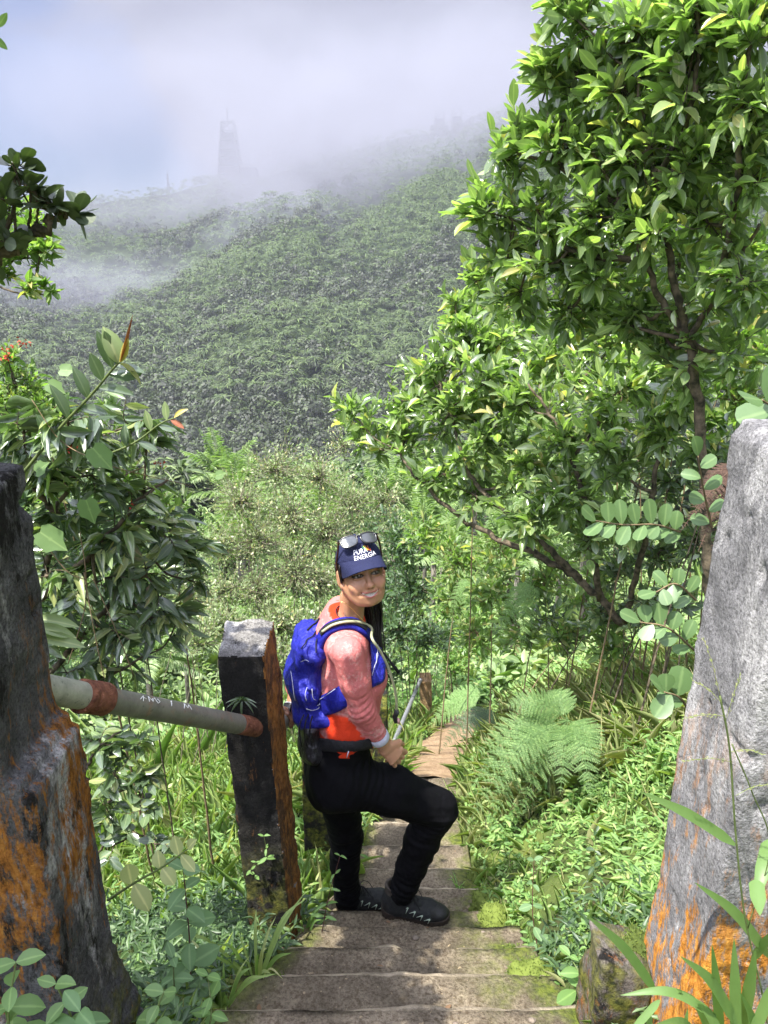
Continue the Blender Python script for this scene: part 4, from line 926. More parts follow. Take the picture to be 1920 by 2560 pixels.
# ---- shoes
def mk_shoe_mats():
    M['sh_up'] = simple('dark grey mesh shoe', (.010, .011, .012), .8, .3, 0, .4, 60, .8, .003, (.022, .024, .023))
    M['sh_toe'] = simple('black toe rubber', (.010, .010, .010), .55, .4, 0, .3, 40, .4)
    M['sh_sole'] = simple('muddy sole', (.045, .032, .022), .9, .2, 0, .4, 50, .9, .004, (.025, .02, .016))
    M['sh_mark'] = simple('grey green marks', (.36, .44, .34), .6, .3, 0, .2, 60, 0)
    M['sh_col'] = simple('brown grey padded collar', (.065, .055, .045), .85, .2, 0, .3, 40, .5)
    M['lace'] = simple('black grey laces', (.012, .012, .012), .8, .2, 0, .4, 90, .4)
mk_shoe_mats()
def shoe(heel, toe, z0, flip, name='shoe', Lg=.285, pitch=0):
    heel = np.array([heel[0], heel[1], z0]); toe = np.array([toe[0], toe[1], z0]); ex = norm(toe-heel); ey = np.array([-ex[1], ex[0], 0])*flip; ez = np.array([0, 0, 1.0])
    def wv(V): return heel+V[:, :1]*ex+V[:, 1:2]*ey+V[:, 2:]*ez
    rev = flip < 0
    def fx(F): return F[:, ::-1] if rev else F
    s = SDF([-.02, -.07, -.006], [.31, .07, .19], .0036)
    s.u(s.cap((.045, 0, .03), (.20, .005, .028), .037, .046)); s.u(s.ell((.232, .005, .030), (.052, .045, .034)), .02); s.u(s.ell((.052, 0, .050), (.047, .036, .050)), .02)
    s.u(s.seg((.085, 0, .075), (.195, .003, .048), (.030, .030), (.036, .022), (0, 1, 0)), .03); s.u(s.seg((.060, 0, .060), (.064, 0, .150), (.036, .046), (.040, .050), (0, 1, 0)), .03)
    s.v = np.maximum(s.v, .016-s.Z); s.v = np.maximum(s.v, s.Z-(.150-(s.X-.06)*.12))
    s.v = np.maximum(s.v, -s.cap((.066, 0, .12), (.068, 0, .2), .036, .040))
    s.v = s.v+vnoise(s.X, s.Y, s.Z, 35, 3)*.0012
    V, F = s.mesh(); fc = V[F].mean(1)
    mi = np.where((fc[:, 0] > .238-(fc[:, 2])*.4) & (fc[:, 2] < .07), 1, np.where(fc[:, 2] > .118-(fc[:, 0]-.03)*.10, 2, np.where((fc[:, 0] < .03) & (fc[:, 2] < .07), 1, 0)))
    up = npmesh(name, wv(V), fx(F), None, person, mats=[M['sh_up'], M['sh_toe'], M['sh_col']], midx=mi)
    s = SDF([-.02, -.07, -.004], [.31, .07, .05], .0036)
    q = np.minimum(np.hypot(s.X-.042, s.Y)-.043, np.hypot(s.X-.215, s.Y-.004)-.051); q2 = np.hypot((s.X-.235)/1.15, s.Y-.005)-.047
    b_ = np.abs(s.Y-.003)-(.036+.012*np.clip((s.X-.1)/.1, 0, 1)); b_ = np.maximum(b_, np.abs(s.X-.13)-.09); q = np.minimum(np.minimum(q, q2), b_)
    top = s.Z-(.026+.012*np.clip((.08-s.X)/.08, 0, 1)+.006*np.clip((s.X-.22)/.06, 0, 1)); bot = .0-s.Z+.006*np.clip((s.X-.25)/.04, 0, 1)
    s.v = np.maximum(np.maximum(q, top), bot)+np.sign(np.sin(s.X*420))*.0012*(s.Z < .012); V, F = s.mesh()
    npmesh('sole', wv(V), fx(F), M['sh_sole'], up)
    def onshoe(x, z):                      # point on the outer side at a height
        w = .041+.008*np.clip((x-.1)/.1, 0, 1)-np.clip(z-.045, 0, 1)*.33-.012*np.clip((x-.22)/.05, 0, 1)**2; return np.array([[x, -w*1.06, z]])
    for k in range(4):
        mb = MB(); x0 = .118+.031*k; zt = .074-.009*k
        pts = [wv(onshoe(x0-.024, zt-.012))[0], wv(onshoe(x0, zt))[0], wv(onshoe(x0-.008, zt-.024))[0]]
        mb.add(*tube(pts[:2], [.0010, .0028], 5)); mb.add(*tube(pts[1:], [.0028, .0010], 5)); mb.build('chevron', M['sh_mark'], up)
    mb = MB()
    for k in range(5):
        x0 = .112+.017*k; zt = .108-.0125*k
        mb.add(*tube(smooth_path([wv(np.array([[x0, -.024, zt-.006]]))[0], wv(np.array([[x0+.008, 0, zt+.004]]))[0], wv(np.array([[x0+.016, .024, zt-.010]]))[0]], 8), .0019, 5))
        mb.add(*tube(smooth_path([wv(np.array([[x0, .024, zt-.006]]))[0], wv(np.array([[x0+.008, 0, zt+.005]]))[0], wv(np.array([[x0+.016, -.024, zt-.010]]))[0]], 8), .0019, 5))
    for sg, r_ in ((-1, 1.0), (1, .8), (-1, .6)):
        mb.add(*tube(smooth_path([wv(np.array([[.108, 0, .118]]))[0], wv(np.array([[.122, sg*.022*r_, .140*r_**.2]]))[0], wv(np.array([[.150, sg*.034, .105]]))[0], wv(np.array([[.168, sg*.036*r_, .074]]))[0]], 14), .0018, 5))
    mb.build('laces', M['lace'], up); return up
shoe((-.010, 2.525), (.275, 2.470), -2.650, 1)
shoe((-.215, 2.690), (.06, 2.715), -2.816, 1)

# ---- cap
c0 = np.array([0, -.014, .034]); cr_ = np.array([.079, .0975, .0835])
def crown_pt(phi, z, off=0.0):
    k = np.sqrt(np.clip(1-((z-c0[2])/(cr_[2]+off))**2, 0, 1)); return H(c0[0]+np.sin(phi)*(cr_[0]+off)*k, c0[1]+np.cos(phi)*(cr_[1]+off)*k, z)
nphi, nz_ = 64, 22; V = []
ph = np.linspace(0, 2*math.pi, nphi, endpoint=False); edge_z = .040+.012*np.cos(ph)-.016*np.clip(-np.cos(ph), 0, 1)
for j in range(nz_+1):
    t = j/nz_
    for i in range(nphi):
        zt = c0[2]+cr_[2]*math.sin(t*math.pi/2)*1.0; z0_ = edge_z[i]; th0 = math.asin((z0_-c0[2])/cr_[2]); th = th0+(math.pi/2-th0)*t
        seam = -.0009*max(0, math.cos(ph[i]*6)**30)
        V.append(crown_pt(ph[i], c0[2]+cr_[2]*math.sin(th)+.0, 0)+seam*hz_ + .0012*float(vnoise(math.sin(ph[i])*3, math.cos(ph[i])*3, t*3, 1.4, 2))*hf)
V = np.array(V); i = np.arange(nz_)[:, None]*nphi; j = np.arange(nphi)[None]; k = (j+1) % nphi
F = np.stack([i+j, i+k, i+nphi+k, i+nphi+j], -1).reshape(-1, 4)
inn = HC+(V-HC)*.975; F = np.concatenate([F, F[:, ::-1]+len(V), np.stack([j[0], j[0]+len(V), k[0]+len(V), k[0]], -1)])
capo = npmesh('cap', np.concatenate([V, inn]), F, M['cap'], person)
mb = MB(); v, f = tube([crown_pt(0, c0[2]+cr_[2]-.002), crown_pt(0, c0[2]+cr_[2]+.004)], [.008, .006], 14); mb.add(v, f); mb.build('button', M['cap'], capo)
# brim
nb, nr_ = 44, 14; V = []
bph = np.radians(72)
for a in np.linspace(-1, 1, nb):
    phi = a*bph; z0_ = .040+.012*math.cos(phi); base = crown_pt(phi, z0_+.002)
    ext = .074*(1-abs(a)**2.6)**.5 if abs(a) < 1 else 0
    for t in np.linspace(0, 1, nr_):
        bx = toH(base); xx = bx[0]*(1+.10*t*(1-abs(a)**3)); yy = bx[1]+ext*t; zz = bx[2]-.018*t*(1+.2*t)-(.030*abs(a)**2.0)*t
        V.append(H(xx, yy, zz))
V = np.array(V); top = V; bot = V-hz_*.0030; i = np.arange(nb-1)[:, None]*nr_; j = np.arange(nr_-1)[None]; f = np.stack([i+j, i+j+1, i+nr_+j+1, i+nr_+j], -1).reshape(-1, 4)
rim = np.array([r*nr_+nr_-1 for r in range(nb)]); F = np.concatenate([f, f[:, ::-1]+len(V), np.stack([rim[:-1], rim[:-1]+len(V), rim[1:]+len(V), rim[1:]], -1)])
npmesh('brim', np.concatenate([top, bot]), F, M['cap'], capo)
def text_on_cap(txt, size, u0, z0, name, mat, slope=0.0):
    cu = bpy.data.curves.new(name, 'FONT'); cu.body = txt; cu.size = size; cu.offset = 0; cu.space_character = 1.06; cu.resolution_u = 3
    o = bpy.data.objects.new(name, cu); SC.collection.objects.link(o); dg = bpy.context.evaluated_depsgraph_get(); me = o.evaluated_get(dg).to_mesh()
    vs = np.array([v.co[:] for v in me.vertices]); fs = [list(p.vertices) for p in me.polygons]; o.evaluated_get(dg).to_mesh_clear(); bpy.data.objects.remove(o); bpy.data.curves.remove(cu)
    u = u0+vs[:, 0]; z = z0+vs[:, 1]*.93+slope*vs[:, 0]; pts = np.array([crown_pt(a/.085, b, .0016) for a, b in zip(u, z)])
    by = {}
    for f in fs: by.setdefault(len(f), []).append(f)
    npmesh(name, pts, [np.array(x) for x in by.values()], mat, capo, smooth=False)
text_on_cap('PURA', .0225, -.038, .0695, 'lettering', M['white'], .05)
text_on_cap('ENERGÍA', .0215, -.038, .0520, 'lettering', M['white'], .05)
for (u_, z_, w_, h_, col, rot) in ((.016, .0755, .004, .020, (.02, .22, .10), .75), (.0195, .0775, .004, .018, (.42, .50, .08), .6), (.0235, .077, .0045, .018, (.62, .30, .03), .35), (.0285, .0755, .004, .015, (.62, .18, .03), -.1), (.033, .073, .003, .010, (.62, .10, .04), -.5)):
    mm = simple('logo ray', col, .7, .2, 0, .05, 40, 0); p = [(-w_/2, 0), (w_/2, 0), (w_/2, h_), (-w_/2*.4, h_*.9)]
    q = [(u_+a*math.cos(rot)-b*math.sin(rot), z_+a*math.sin(rot)+b*math.cos(rot)) for a, b in p]
    npmesh('logo_ray', np.array([crown_pt(a/.085, b, .0018) for a, b in q]), np.array([[0, 1, 2, 3]]), mm, capo, smooth=False)

# ---- hair
s = SDF([-.10, -.13, -.12], [.10, .09, .12], .003)
s.u(s.ell((0, -.022, .022), (.0790, .094, .088))); s.v = np.maximum(s.v, (s.Y-.044-.3*s.Z)); s.v = np.maximum(s.v, -.075-s.Z+np.clip(s.Y+.02, 0, 1)*1.0)
s.v = np.maximum(s.v, s.Z-.085); s.v = np.maximum(s.v, -(s.ell((.0785, -.012, -.014), (.02, .021, .032)))); s.v = np.maximum(s.v, -(s.ell((-.0785, -.012, -.014), (.02, .021, .032))))
s.v = s.v+np.sin(s.Y*500+s.Z*260)*.0007; V, F = s.mesh(); 
V = HC+V[:, :1]*hx_+V[:, 1:2]*hf+V[:, 2:]*hz_
if np.linalg.det(np.array([hx_, hf, hz_])) < 0: F = F[:, ::-1]
hairo = npmesh('hair', V, F, M['hair'], person)
mb = MB(); rg = np.random.default_rng(4)
pony = smooth_path([P(905, 1470, 2.50), P(922, 1510, 2.53), P(931, 1560, 2.53), P(936, 1610, 2.50), P(948, 1660, 2.49), P(962, 1700, 2.47)], 30)
for k in range(90):
    o_ = rg.normal(size=3)*[.0105, .008, .006]; e_ = rg.uniform(.62, 1.0); n_ = int(30*e_); t = np.linspace(0, 1, n_)
    pts = pony[:n_]+o_*(1.0-.50*t)[:, None]*2.0+np.stack([np.sin(t*rg.uniform(5, 14)+k), np.cos(t*7+k), 0*t], -1)*.0025
    mb.add(*tube(pts, .0036*(1-.7*t**3), 5))
mb.build('ponytail', M['hair'], hairo)
mb = MB()
for k in range(24):
    a = rg.uniform(-.03, .02); z0_ = rg.uniform(-.02, .03); pts = [H(-.071, a-.02, z0_+.015), H(-.0755, a-.035, z0_-.005), H(-.066, a-.052, z0_-.02)]
    mb.add(*tube(smooth_path(pts, 6), .0010, 4))
for k in range(60):
    a = rg.uniform(0, 1); x0_, y0_ = -.0765-.002*a, .034-.014*a; pts = [H(x0_, y0_, .040), H(x0_-.003, y0_-.006+rg.normal(0, .002), .012), H(x0_+.002, y0_-.014+rg.normal(0, .002), -.014-.012*a)]
    mb.add(*tube(smooth_path(pts, 7), .0016, 4))
for k in range(90):
    a = rg.uniform(0, 1); pts = [H(-.079+.004*a, -.034-.03*a, .030), H(-.079+.008*a, -.042-.030*a, -.02), H(-.060+.012*a, -.052-.03*a, -.062-.02*rg.random())]
    mb.add(*tube(smooth_path(pts, 7), .0018, 4))
mb.build('loose_strands', M['hair'], hairo)

# ---- sunglasses perched on the cap: a thing of its own
sg_ = empty('sunglasses', H(0, .05, .115), 'dark wayfarer-shaped sunglasses pushed up on the crown of the navy cap', 'sunglasses')
gn = norm(hf*.78+hz_*.62); gx_ = hx_; gy_ = norm(np.cross(gx_, gn)); gy_ = gy_ if gy_@hz_ > 0 else -gy_
G0_ = H(-.003, .062, .117)
def gpt(x, y, d=0): return G0_+gx_*x+gy_*y+gn*(d-abs(x)**2*3.2)
frame = MB()
def lens_outline(sg, k=1.0, n=28):
    out_ = []
    for a in np.linspace(0, 2*math.pi, n, endpoint=False):
        c_, s_ = math.cos(a), math.sin(a); rx = .0270*k; ry = .0200*k; e = 2/2.9
        x = rx*abs(c_)**e*(1 if c_ > 0 else -1); y = ry*abs(s_)**e*(1 if s_ > 0 else -1); x *= 1+.10*(y/ry); y *= 1+.08*(x*sg/rx); out_.append((sg*.0335+x, y))
    return out_
for sg in (-1, 1):
    ol = lens_outline(sg); pts = [gpt(a, b, .002) for a, b in ol]; pts.append(pts[0]); pts.append(pts[1]); frame.add(*tube(pts, .0030, 6, False))
    n_ = len(ol); v = np.array([gpt(a, b, .003) for a, b in ol]+[gpt(sg*.0335, 0, .0048)]); f = np.array([[i, (i+1) % n_, n_] for i in range(n_)])
    lo_ = npmesh('lens', v, f, M['lens'], sg_)
    frame.add(*tube([gpt(sg*.055, .012, .002), gpt(sg*.068, .016, .0)], [.0045, .004], 6))
frame.add(*tube(smooth_path([gpt(-.010, .008, .003), gpt(0, .012, .005), gpt(.010, .008, .003)], 8), .0032, 6)); frame.build('frame', M['black_gloss'], sg_)
for sg in (-1, 1):
    mb = MB(); tp = [gpt(sg*.066, .015, 0), H(sg*.0725, .026, .085), H(sg*.0785, .004, .050), H(sg*.0795, -.012, .012)]
    mb.add(*tube(smooth_path(tp, 14), [.0034]*14, 6)); mb.build('temple_arm', M['brown_gloss'], sg_)

# ---- backpack
bp = empty('backpack', P(760, 1780, 2.46), 'royal blue hiking daypack with grey piping on the person’s back', 'backpack')
s = SDF([-.48, 2.22, -1.80], [-.06, 2.72, -1.12], .0045)
BT = P(770, 1612, 2.455); BB = P(772, 1762, 2.46)
s.u(s.seg(BT, (BT+BB)/2-fB*.008, (.105, .050), (.125, .072), lB)); s.u(s.seg((BT+BB)/2-fB*.008, BB, (.125, .072), (.110, .060), lB), .03)
s.u(s.cap(BT+lB*.07+[.01, 0, .01], BT-lB*.07+[.01, 0, .01], .045, .045), .05); s.u(s.cap(BT+fB*.03+[0, 0, .04], BT+fB*.045+[0, 0, .075], .030, .016), .03)
s.u(s.cap(BB-lB*.07-fB*.01+[0, 0, -.005], BB+fB*.085-lB*.12+[0, 0, .02], .048, .030), .04)
s.v = np.maximum(s.v, -(samp(np.stack([s.X, s.Y, s.Z], -1), TV)-.001)) if False else s.v
for (d0, d1, amp) in ((P(745, 1600, 2.35), P(820, 1660, 2.33), .006), (P(735, 1640, 2.35), P(800, 1690, 2.33), .007), (P(740, 1700, 2.35), P(790, 1600, 2.35), .006), (P(760, 1720, 2.34), P(830, 1790, 2.3), .006)):
    q = s.cap(d0, d1, .004, .004); s.v = s.v+amp*np.exp(-(q/.010)**2)
s.v = s.v+fbm(s.X, s.Y, s.Z, 12, 3, 4)*.0055-np.abs(vnoise(s.X*1.5, s.Y*1.5, s.Z*.7, 22, 9))*.006-np.abs(vnoise(s.X*.8+s.Z*.6, s.Y, s.Z*1.3, 36, 12))*.0035+.004
V, F = s.mesh(); npmesh('main_bag', V, F, M['blue'], bp); BAGV = s.v; bg_s = s
def hitbag(px, py, off=.003):
    d = PZ(px, py, 1.0); ts = np.linspace(2.3, 3.1, 160); pr = None
    for t in ts:
        g = ((d*t-bg_s.lo)/bg_s.h).round().astype(int)
        if (g < 0).any() or (g >= np.array(BAGV.shape)).any(): continue
        if BAGV[tuple(g)] < off: return d*t
    return d*2.62
# straps and harness panels
mb = MB(); mb.add(*ribbon([(802, 1612), (812, 1590), (828, 1572), (856, 1560), (886, 1562), (912, 1584), (930, 1612), (940, 1650)], 40, .046, .011, off=.008)); mb.build('shoulder_strap', M['blueshoulder'], bp)
mb = MB(); mb.add(*ribbon([(812, 1586), (830, 1570), (858, 1559), (884, 1561), (905, 1578)], 26, .022, .006, off=.019)); mb.build('strap_sleeve', M['blackw'], bp)
mb = MB(); mb.add(*patch([((921, 1605), (944, 1600)), ((922, 1640), (955, 1640)), ((924, 1680), (958, 1690)), ((927, 1718), (950, 1706))], 22, 12, .010, off=.006, wob=.002)); mb.build('chest_panel', M['blue'], bp)
mb = MB(); mb.add(*patch([((800, 1742), (802, 1790)), ((822, 1730), (828, 1784)), ((846, 1716), (862, 1768)), ((872, 1702), (892, 1745))], 26, 10, .005, off=.005, wob=.0015)); mb.build('side_wing', M['blueshoulder'], bp)
for pth in ([(727, 1678), (731, 1705), (735, 1740), (738, 1752)], [(780, 1722), (782, 1742), (788, 1750), (800, 1748), (820, 1735), (838, 1722)], [(768, 1718), (763, 1735), (766, 1752)], [(766, 1772), (780, 1776), (795, 1772), (798, 1768)], [(752, 1655), (764, 1650), (772, 1654)]):
    mb = MB(); mb.add(*tube(smooth_path([hitbag(a, b)-norm(hitbag(a, b))*.004 for a, b in pth], 16), .0013, 5)); mb.build('grey_piping', M['greyline'], bp)
for pth in ([(926, 1640), (929, 1660), (924, 1668), (921, 1690)], [(934, 1620), (930, 1638), (932, 1648), (924, 1672)]):
    mb = MB(); mb.add(*tube(smooth_path([hit(a, b, None, .018) for a, b in pth], 12), .0012, 5)); mb.build('grey_piping', M['greyline'], bp)
# small pale triangle mark near the bottom of the bag
tri = [hitbag(a, b)-norm(hitbag(a, b))*.006 for a, b in ((792, 1765), (800, 1757), (808, 1764), (800, 1762))]; npmesh('pale_mark', np.array(tri), np.array([[0, 1, 3], [1, 2, 3]]), M['greyline'], bp, smooth=False)
# black cord, loop and buckle on top of the bag
mb = MB(); cz = [(752, 1622), (762, 1610), (768, 1598), (782, 1590), (790, 1578), (800, 1572), (812, 1580), (806, 1596), (792, 1598), (790, 1615), (790, 1632)]
mb.add(*tube(smooth_path([hitbag(a, b)-norm(hitbag(a, b))*.006 for a, b in cz], 50), .0022, 6))
cz = [(798, 1545), (790, 1556), (782, 1562), (775, 1568), (768, 1575)]; mb.add(*tube(smooth_path([hitbag(a, b)-norm(hitbag(a, b))*.003 for a, b in cz], 20), .0030, 6)); mb.build('cord', M['blackw'], bp)
mb = MB(); c_ = hitbag(800, 1592)-norm(hitbag(800, 1592))*.010; mb.add(*tube([c_, c_+np.array([.014, 0, .010])], .007, 8)); mb.build('buckle', M['greyline'], bp)
# loose strap end in front of the chest
mb = MB(); mb.add(*tube(smooth_path([P(950, 1622, 2.40), P(965, 1640, 2.40), P(982, 1662, 2.40), P(996, 1680, 2.41)], 14), [.004]*9+[.006]*4+[.008], 6)); mb.build('strap_end', M['blackw'], bp)
# drinking tube
tb = MB(); pts = [hit(818, 1584, None, .022), hit(840, 1570, None, .022), hit(866, 1562, None, .022), hit(890, 1565, None, .022), hit(910, 1577, None, .024), P(930, 1596, 2.30), P(953, 1632, 2.31), P(972, 1672, 2.33), P(985, 1715, 2.35), P(991, 1750, 2.37), P(991, 1776, 2.38)]
tb.add(*tube(smooth_path(pts, 60), .0046, 10)); to_ = tb.build('drinking_tube', M['tubeclear'], bp)
mb = MB(); mb.add(*tube([P(991, 1774, 2.38), P(991, 1784, 2.38), P(987, 1792, 2.38), P(990, 1806, 2.38)], [.008, .010, .009, .007], 12)); mb.build('bite_valve', M['rubber'], bp)
M['valve'] = simple('pink valve tip', (.55, .30, .27), .4, .4, 0, .1, 40, 0)
mb = MB(); mb.add(*tube([P(993, 1798, 2.385), P(997, 1808, 2.385)], [.0085, .006], 10)); mb.build('valve_tip', M['valve'], bp)

# ---- black waist bag and its belt
wb = empty('waist_bag', P(770, 1885, 2.44), 'black bum bag hanging below the blue daypack at the person’s back', 'bag')
s = SDF([-.42, 2.22, -2.03], [-.08, 2.68, -1.60], .0055); c_ = P(776, 1832, 2.42)
s.u(s.seg(c_+[-.003, 0, .055], c_+[.004, 0, -.055], (.105, .042), (.10, .045), lB)); s.u(s.cap(c_-lB*.04+[.0, 0, -.03], c_-lB*.02+[.03, 0, -.055], .045, .045), .03)
s.v = s.v+fbm(s.X, s.Y, s.Z, 13, 3, 6)*.007+np.where(np.abs(np.sin(s.X*95)) < .25, .002, 0); V, F = s.mesh(); npmesh('bag_body', V, F, M['blackbag'], wb)
for k in range(3):
    mb = MB(); x0 = 752+13*k; d_ = norm(P(x0, 1830, 2.3))
    pts = [P(x0+8-2*k, 1786, 2.325+.01*k), P(x0-2, 1810, 2.300), P(x0-3, 1840, 2.298), P(x0+3, 1868, 2.318)]; mb.add(*tube(smooth_path(pts, 14), .0026, 6)); mb.build('zip', M['blackw'], wb)
mb = MB(); mb.add(*patch([((796, 1842), (800, 1876)), ((840, 1846), (842, 1876)), ((880, 1848), (882, 1874)), ((925, 1842), (926, 1868))], 26, 7, .007, off=.007)); mb.build('belt', M['blackw'], wb)
mb = MB(); mb.add(*tube([hit(872, 1868, None, .016), hit(868, 1886, None, .014)], .0022, 6)); mb.build('zip_pull', M['greyline'], wb)

# ---- wristwatch
M['band'] = simple('pale grey watch band', (.42, .43, .44), .7, .3, 0, .15, 60, 0)
wt = empty('wristwatch', WL, 'watch with pale grey strap and black face on the person’s rear wrist', 'watch')
ad = norm(WL-EL2); wc = WL-ad*.020
mb = MB(); e1 = norm(np.cross(ad, [0, 0, 1])); e2 = np.cross(ad, e1)
v, f = tube([wc-ad*.011, wc-ad*.009, wc+ad*.009, wc+ad*.011], [.029, .0335, .0325, .028], 28, False); mb.add(v, f); mb.build('strap', M['band'], wt)
out_d = norm(-vw*0+norm(-WL)*.75+np.array([-.5, 0, 0])); out_d = norm(out_d-(out_d@ad)*ad); lat = np.cross(ad, out_d)
s = SDF(wc-.05, wc+.06, .002); R_ = np.array([ad, lat, out_d]); cc = wc+out_d*.036+ad*.016
s.u(s.box(cc, (.021, .018, .007), R_, .005)); V, F = s.mesh(); npmesh('watch_case', V, F, M['black_gloss'], wt)
# ================================================================== plants
def tpl(st, wd, fold=.22, droop=.16, wave=0.0):
    n = len(st); v = [(0, 0, 0)]
    for x, w in zip(st[1:-1], wd[1:-1]):
        z = -droop*x*x; v += [(x, w, z+fold*w+wave*math.sin(x*14)), (x, 0, z), (x, -w, z+fold*w-wave*math.sin(x*14))]
    v.append((1, 0, -droop)); k = len(v)-1; tri = [[0, 2, 1], [0, 3, 2]]; quad = []
    for i in range(n-3):
        a = 1+3*i; quad += [[a, a+1, a+4, a+3], [a+1, a+2, a+5, a+4]]
    a = 1+3*(n-3); tri += [[a, a+1, k], [a+1, a+2, k]]
    return np.array(v, float), (np.array(quad) if quad else np.zeros((0, 4), int)), np.array(tri)
T_ELL = tpl([0, .10, .28, .5, .72, .90, 1], [0, .20, .42, .5, .42, .20, 0])
T_MID = tpl([0, .25, .55, .85, 1], [0, .40, .5, .25, 0], .25, .2)
T_LAN = tpl([0, .2, .45, .75, 1], [0, .38, .5, .28, 0], .2, .28)
T_OVA = tpl([0, .08, .30, .6, .85, .97, 1], [0, .15, .38, .5, .42, .2, 0], .12, .08)
T_LO = tpl([0, .5, 1], [0, .5, 0], .25, .12)
T_BLADE = tpl([0, .25, .55, .8, 1], [0, .5, .45, .28, 0], .5, .55)
T_HEART = (np.array([(0, 0, 0), (-.09, .24, .03), (.08, .46, .06), (.36, .48, .04), (.58, .50, .0), (.74, .25, 0), (1.05, 0, -.12), (.74, -.25, 0), (.58, -.50, 0), (.36, -.48, .03), (.08, -.46, .06), (-.09, -.24, .03), (.4, 0, -.03)]), np.zeros((0, 4), int), np.array([[12, i, i+1] for i in range(0, 11)]+[[12, 11, 0]])[:, ::-1])
def place(mb, tp, pos, d, nr, L_, W_, rg=None):
    tv, q, t = tp; pos = np.asarray(pos, float).reshape(-1, 3); n = len(pos)
    d = norm(np.broadcast_to(d, (n, 3))); nr = np.broadcast_to(nr, (n, 3)); nr = norm(nr-np.sum(nr*d, 1, keepdims=True)*d); b = np.cross(nr, d)
    L_ = np.broadcast_to(L_, (n,)); W_ = np.broadcast_to(W_, (n,))
    bend = np.ones(n) if rg is None else rg.uniform(-.6, 2.0, n); tw = np.zeros(n) if rg is None else rg.normal(0, .25, n)
    X = tv[None, :, 0]*L_[:, None]; Yv = tv[None, :, 1]*W_[:, None]; fold = tv[None, :, 2]*L_[:, None]*bend[:, None]+tv[None, :, 0]*Yv*tw[:, None]
    ma = np.tile(1.0-np.clip(np.abs(tv[:, 1])*8, 0, 1), n)
    V = pos[:, None]+X[..., None]*d[:, None]+Yv[..., None]*b[:, None]+fold[..., None]*nr[:, None]
    o = (np.arange(n)*len(tv))[:, None, None]; mb.add(V.reshape(-1, 3), [(q[None]+o).reshape(-1, 4) if len(q) else np.zeros((0, 4), int), (t[None]+o).reshape(-1, 3)], ma)

G1 = (.050, .115, .022); G2 = (.075, .165, .030); G3 = (.13, .235, .040)
M['lf_shrub'] = leafmat('glossy shrub leaves', [(3, (.11, .19, .06)), (3, (.17, .27, .085)), (2.5, (.26, .38, .12)), (1.2, (.38, .48, .17)), (.08, (.45, .38, .10))], .22, .44, 1.0, 1.6)
M['lf_bright'] = leafmat('bright thin leaves', [(2, (.10, .20, .035)), (3, (.15, .27, .05)), (1.5, (.21, .32, .07)), (.2, (.40, .36, .08))], .42, .42, .45, 1.7)
M['lf_dark'] = leafmat('dark glossy leaves', [(3, (.070, .135, .060)), (3, (.105, .19, .075)), (2, (.17, .27, .09)), (.6, (.30, .36, .11))], .24, .30, .95, 1.5)
M['lf_round'] = leafmat('thick round leaves', [(2, (.035, .075, .030)), (2, (.05, .095, .035)), (1, (.07, .13, .04))], .38, .12, .6, 1.4)
M['lf_roundg'] = leafmat('round green leaves', [(2, (.08, .18, .045)), (2, (.11, .22, .055)), (1, (.15, .30, .07))], .40, .22, .5, 1.4)
M['lf_twiggy'] = leafmat('small olive leaves', [(2, (.15, .23, .07)), (2, (.21, .30, .10)), (1.5, (.09, .16, .045)), (.9, (.30, .36, .16)), (.2, (.42, .38, .12))], .38, .28, .5, 1.4)
M['lf_herb'] = leafmat('herb leaves', [(3, (.12, .27, .05)), (3, (.17, .33, .06)), (2, (.24, .40, .08)), (.3, (.34, .40, .12))], .5, .38, .35, 1.5)
M['lf_herbd'] = leafmat('deep green herb leaves', [(3, (.035, .10, .028)), (3, (.05, .13, .035)), (1, (.09, .19, .045))], .42, .3, .45, 1.5)
M['lf_grass'] = leafmat('grass blades', [(3, (.17, .30, .05)), (3, (.24, .36, .07)), (2, (.32, .40, .11)), (.8, (.44, .40, .18))], .55, .4, .3, 1.4)
M['lf_straw'] = leafmat('dry grass', [(2, (.42, .40, .18)), (3, (.30, .38, .10))], .7, .3, .2, 1.2)
M['lf_broad'] = leafmat('broad grass blades', [(2, (.09, .20, .04)), (2, (.13, .26, .05)), (1, (.18, .32, .06))], .42, .4, .4, 1.6)
M['lf_fern'] = leafmat('fern green', [(2, (.10, .22, .05)), (2, (.14, .28, .065)), (1, (.21, .35, .09))], .55, .38, .3, 1.4)
M['lf_fernl'] = leafmat('pale fern green', [(2, (.20, .36, .09)), (2, (.25, .42, .12)), (1, (.16, .32, .08))], .55, .4, .3, 1.3)
M['lf_fernb'] = leafmat('dead brown fern', [(2, (.10, .055, .032)), (2, (.14, .08, .045)), (1, (.07, .04, .025))], .8, .15, .2, 1.1)
M['lf_vine'] = leafmat('vine leaves', [(2, (.14, .27, .07)), (1, (.20, .34, .09))], .5, .35, .35, 1.4)
M['lf_palm'] = leafmat('palm leaflets', [(2, (.11, .21, .045)), (2, (.16, .28, .06)), (1, (.26, .37, .11))], .45, .3, .5, 1.4)
M['lf_pale'] = leafmat('pale striped leaves', [(1, (.26, .36, .14)), (1, (.20, .30, .09))], .45, .3, .4, 1.3)
M['lf_yellow'] = leafmat('yellow sheath', [(1, (.52, .42, .05)), (1, (.45, .34, .04))], .4, .35, .5, 1.2)
M['lf_red'] = leafmat('rusty red leaf', [(1, (.42, .13, .05)), (1, (.36, .09, .04))], .5, .3, .4, 1.1)
M['bark'] = simple('mossy brown bark', (.16, .125, .085), .9, .2, 0, .5, 25, .8, .006, (.03, .028, .018))
M['bark_tan'] = simple('tan stems', (.22, .16, .09), .85, .2, 0, .4, 30, .4, .004, (.12, .09, .05))
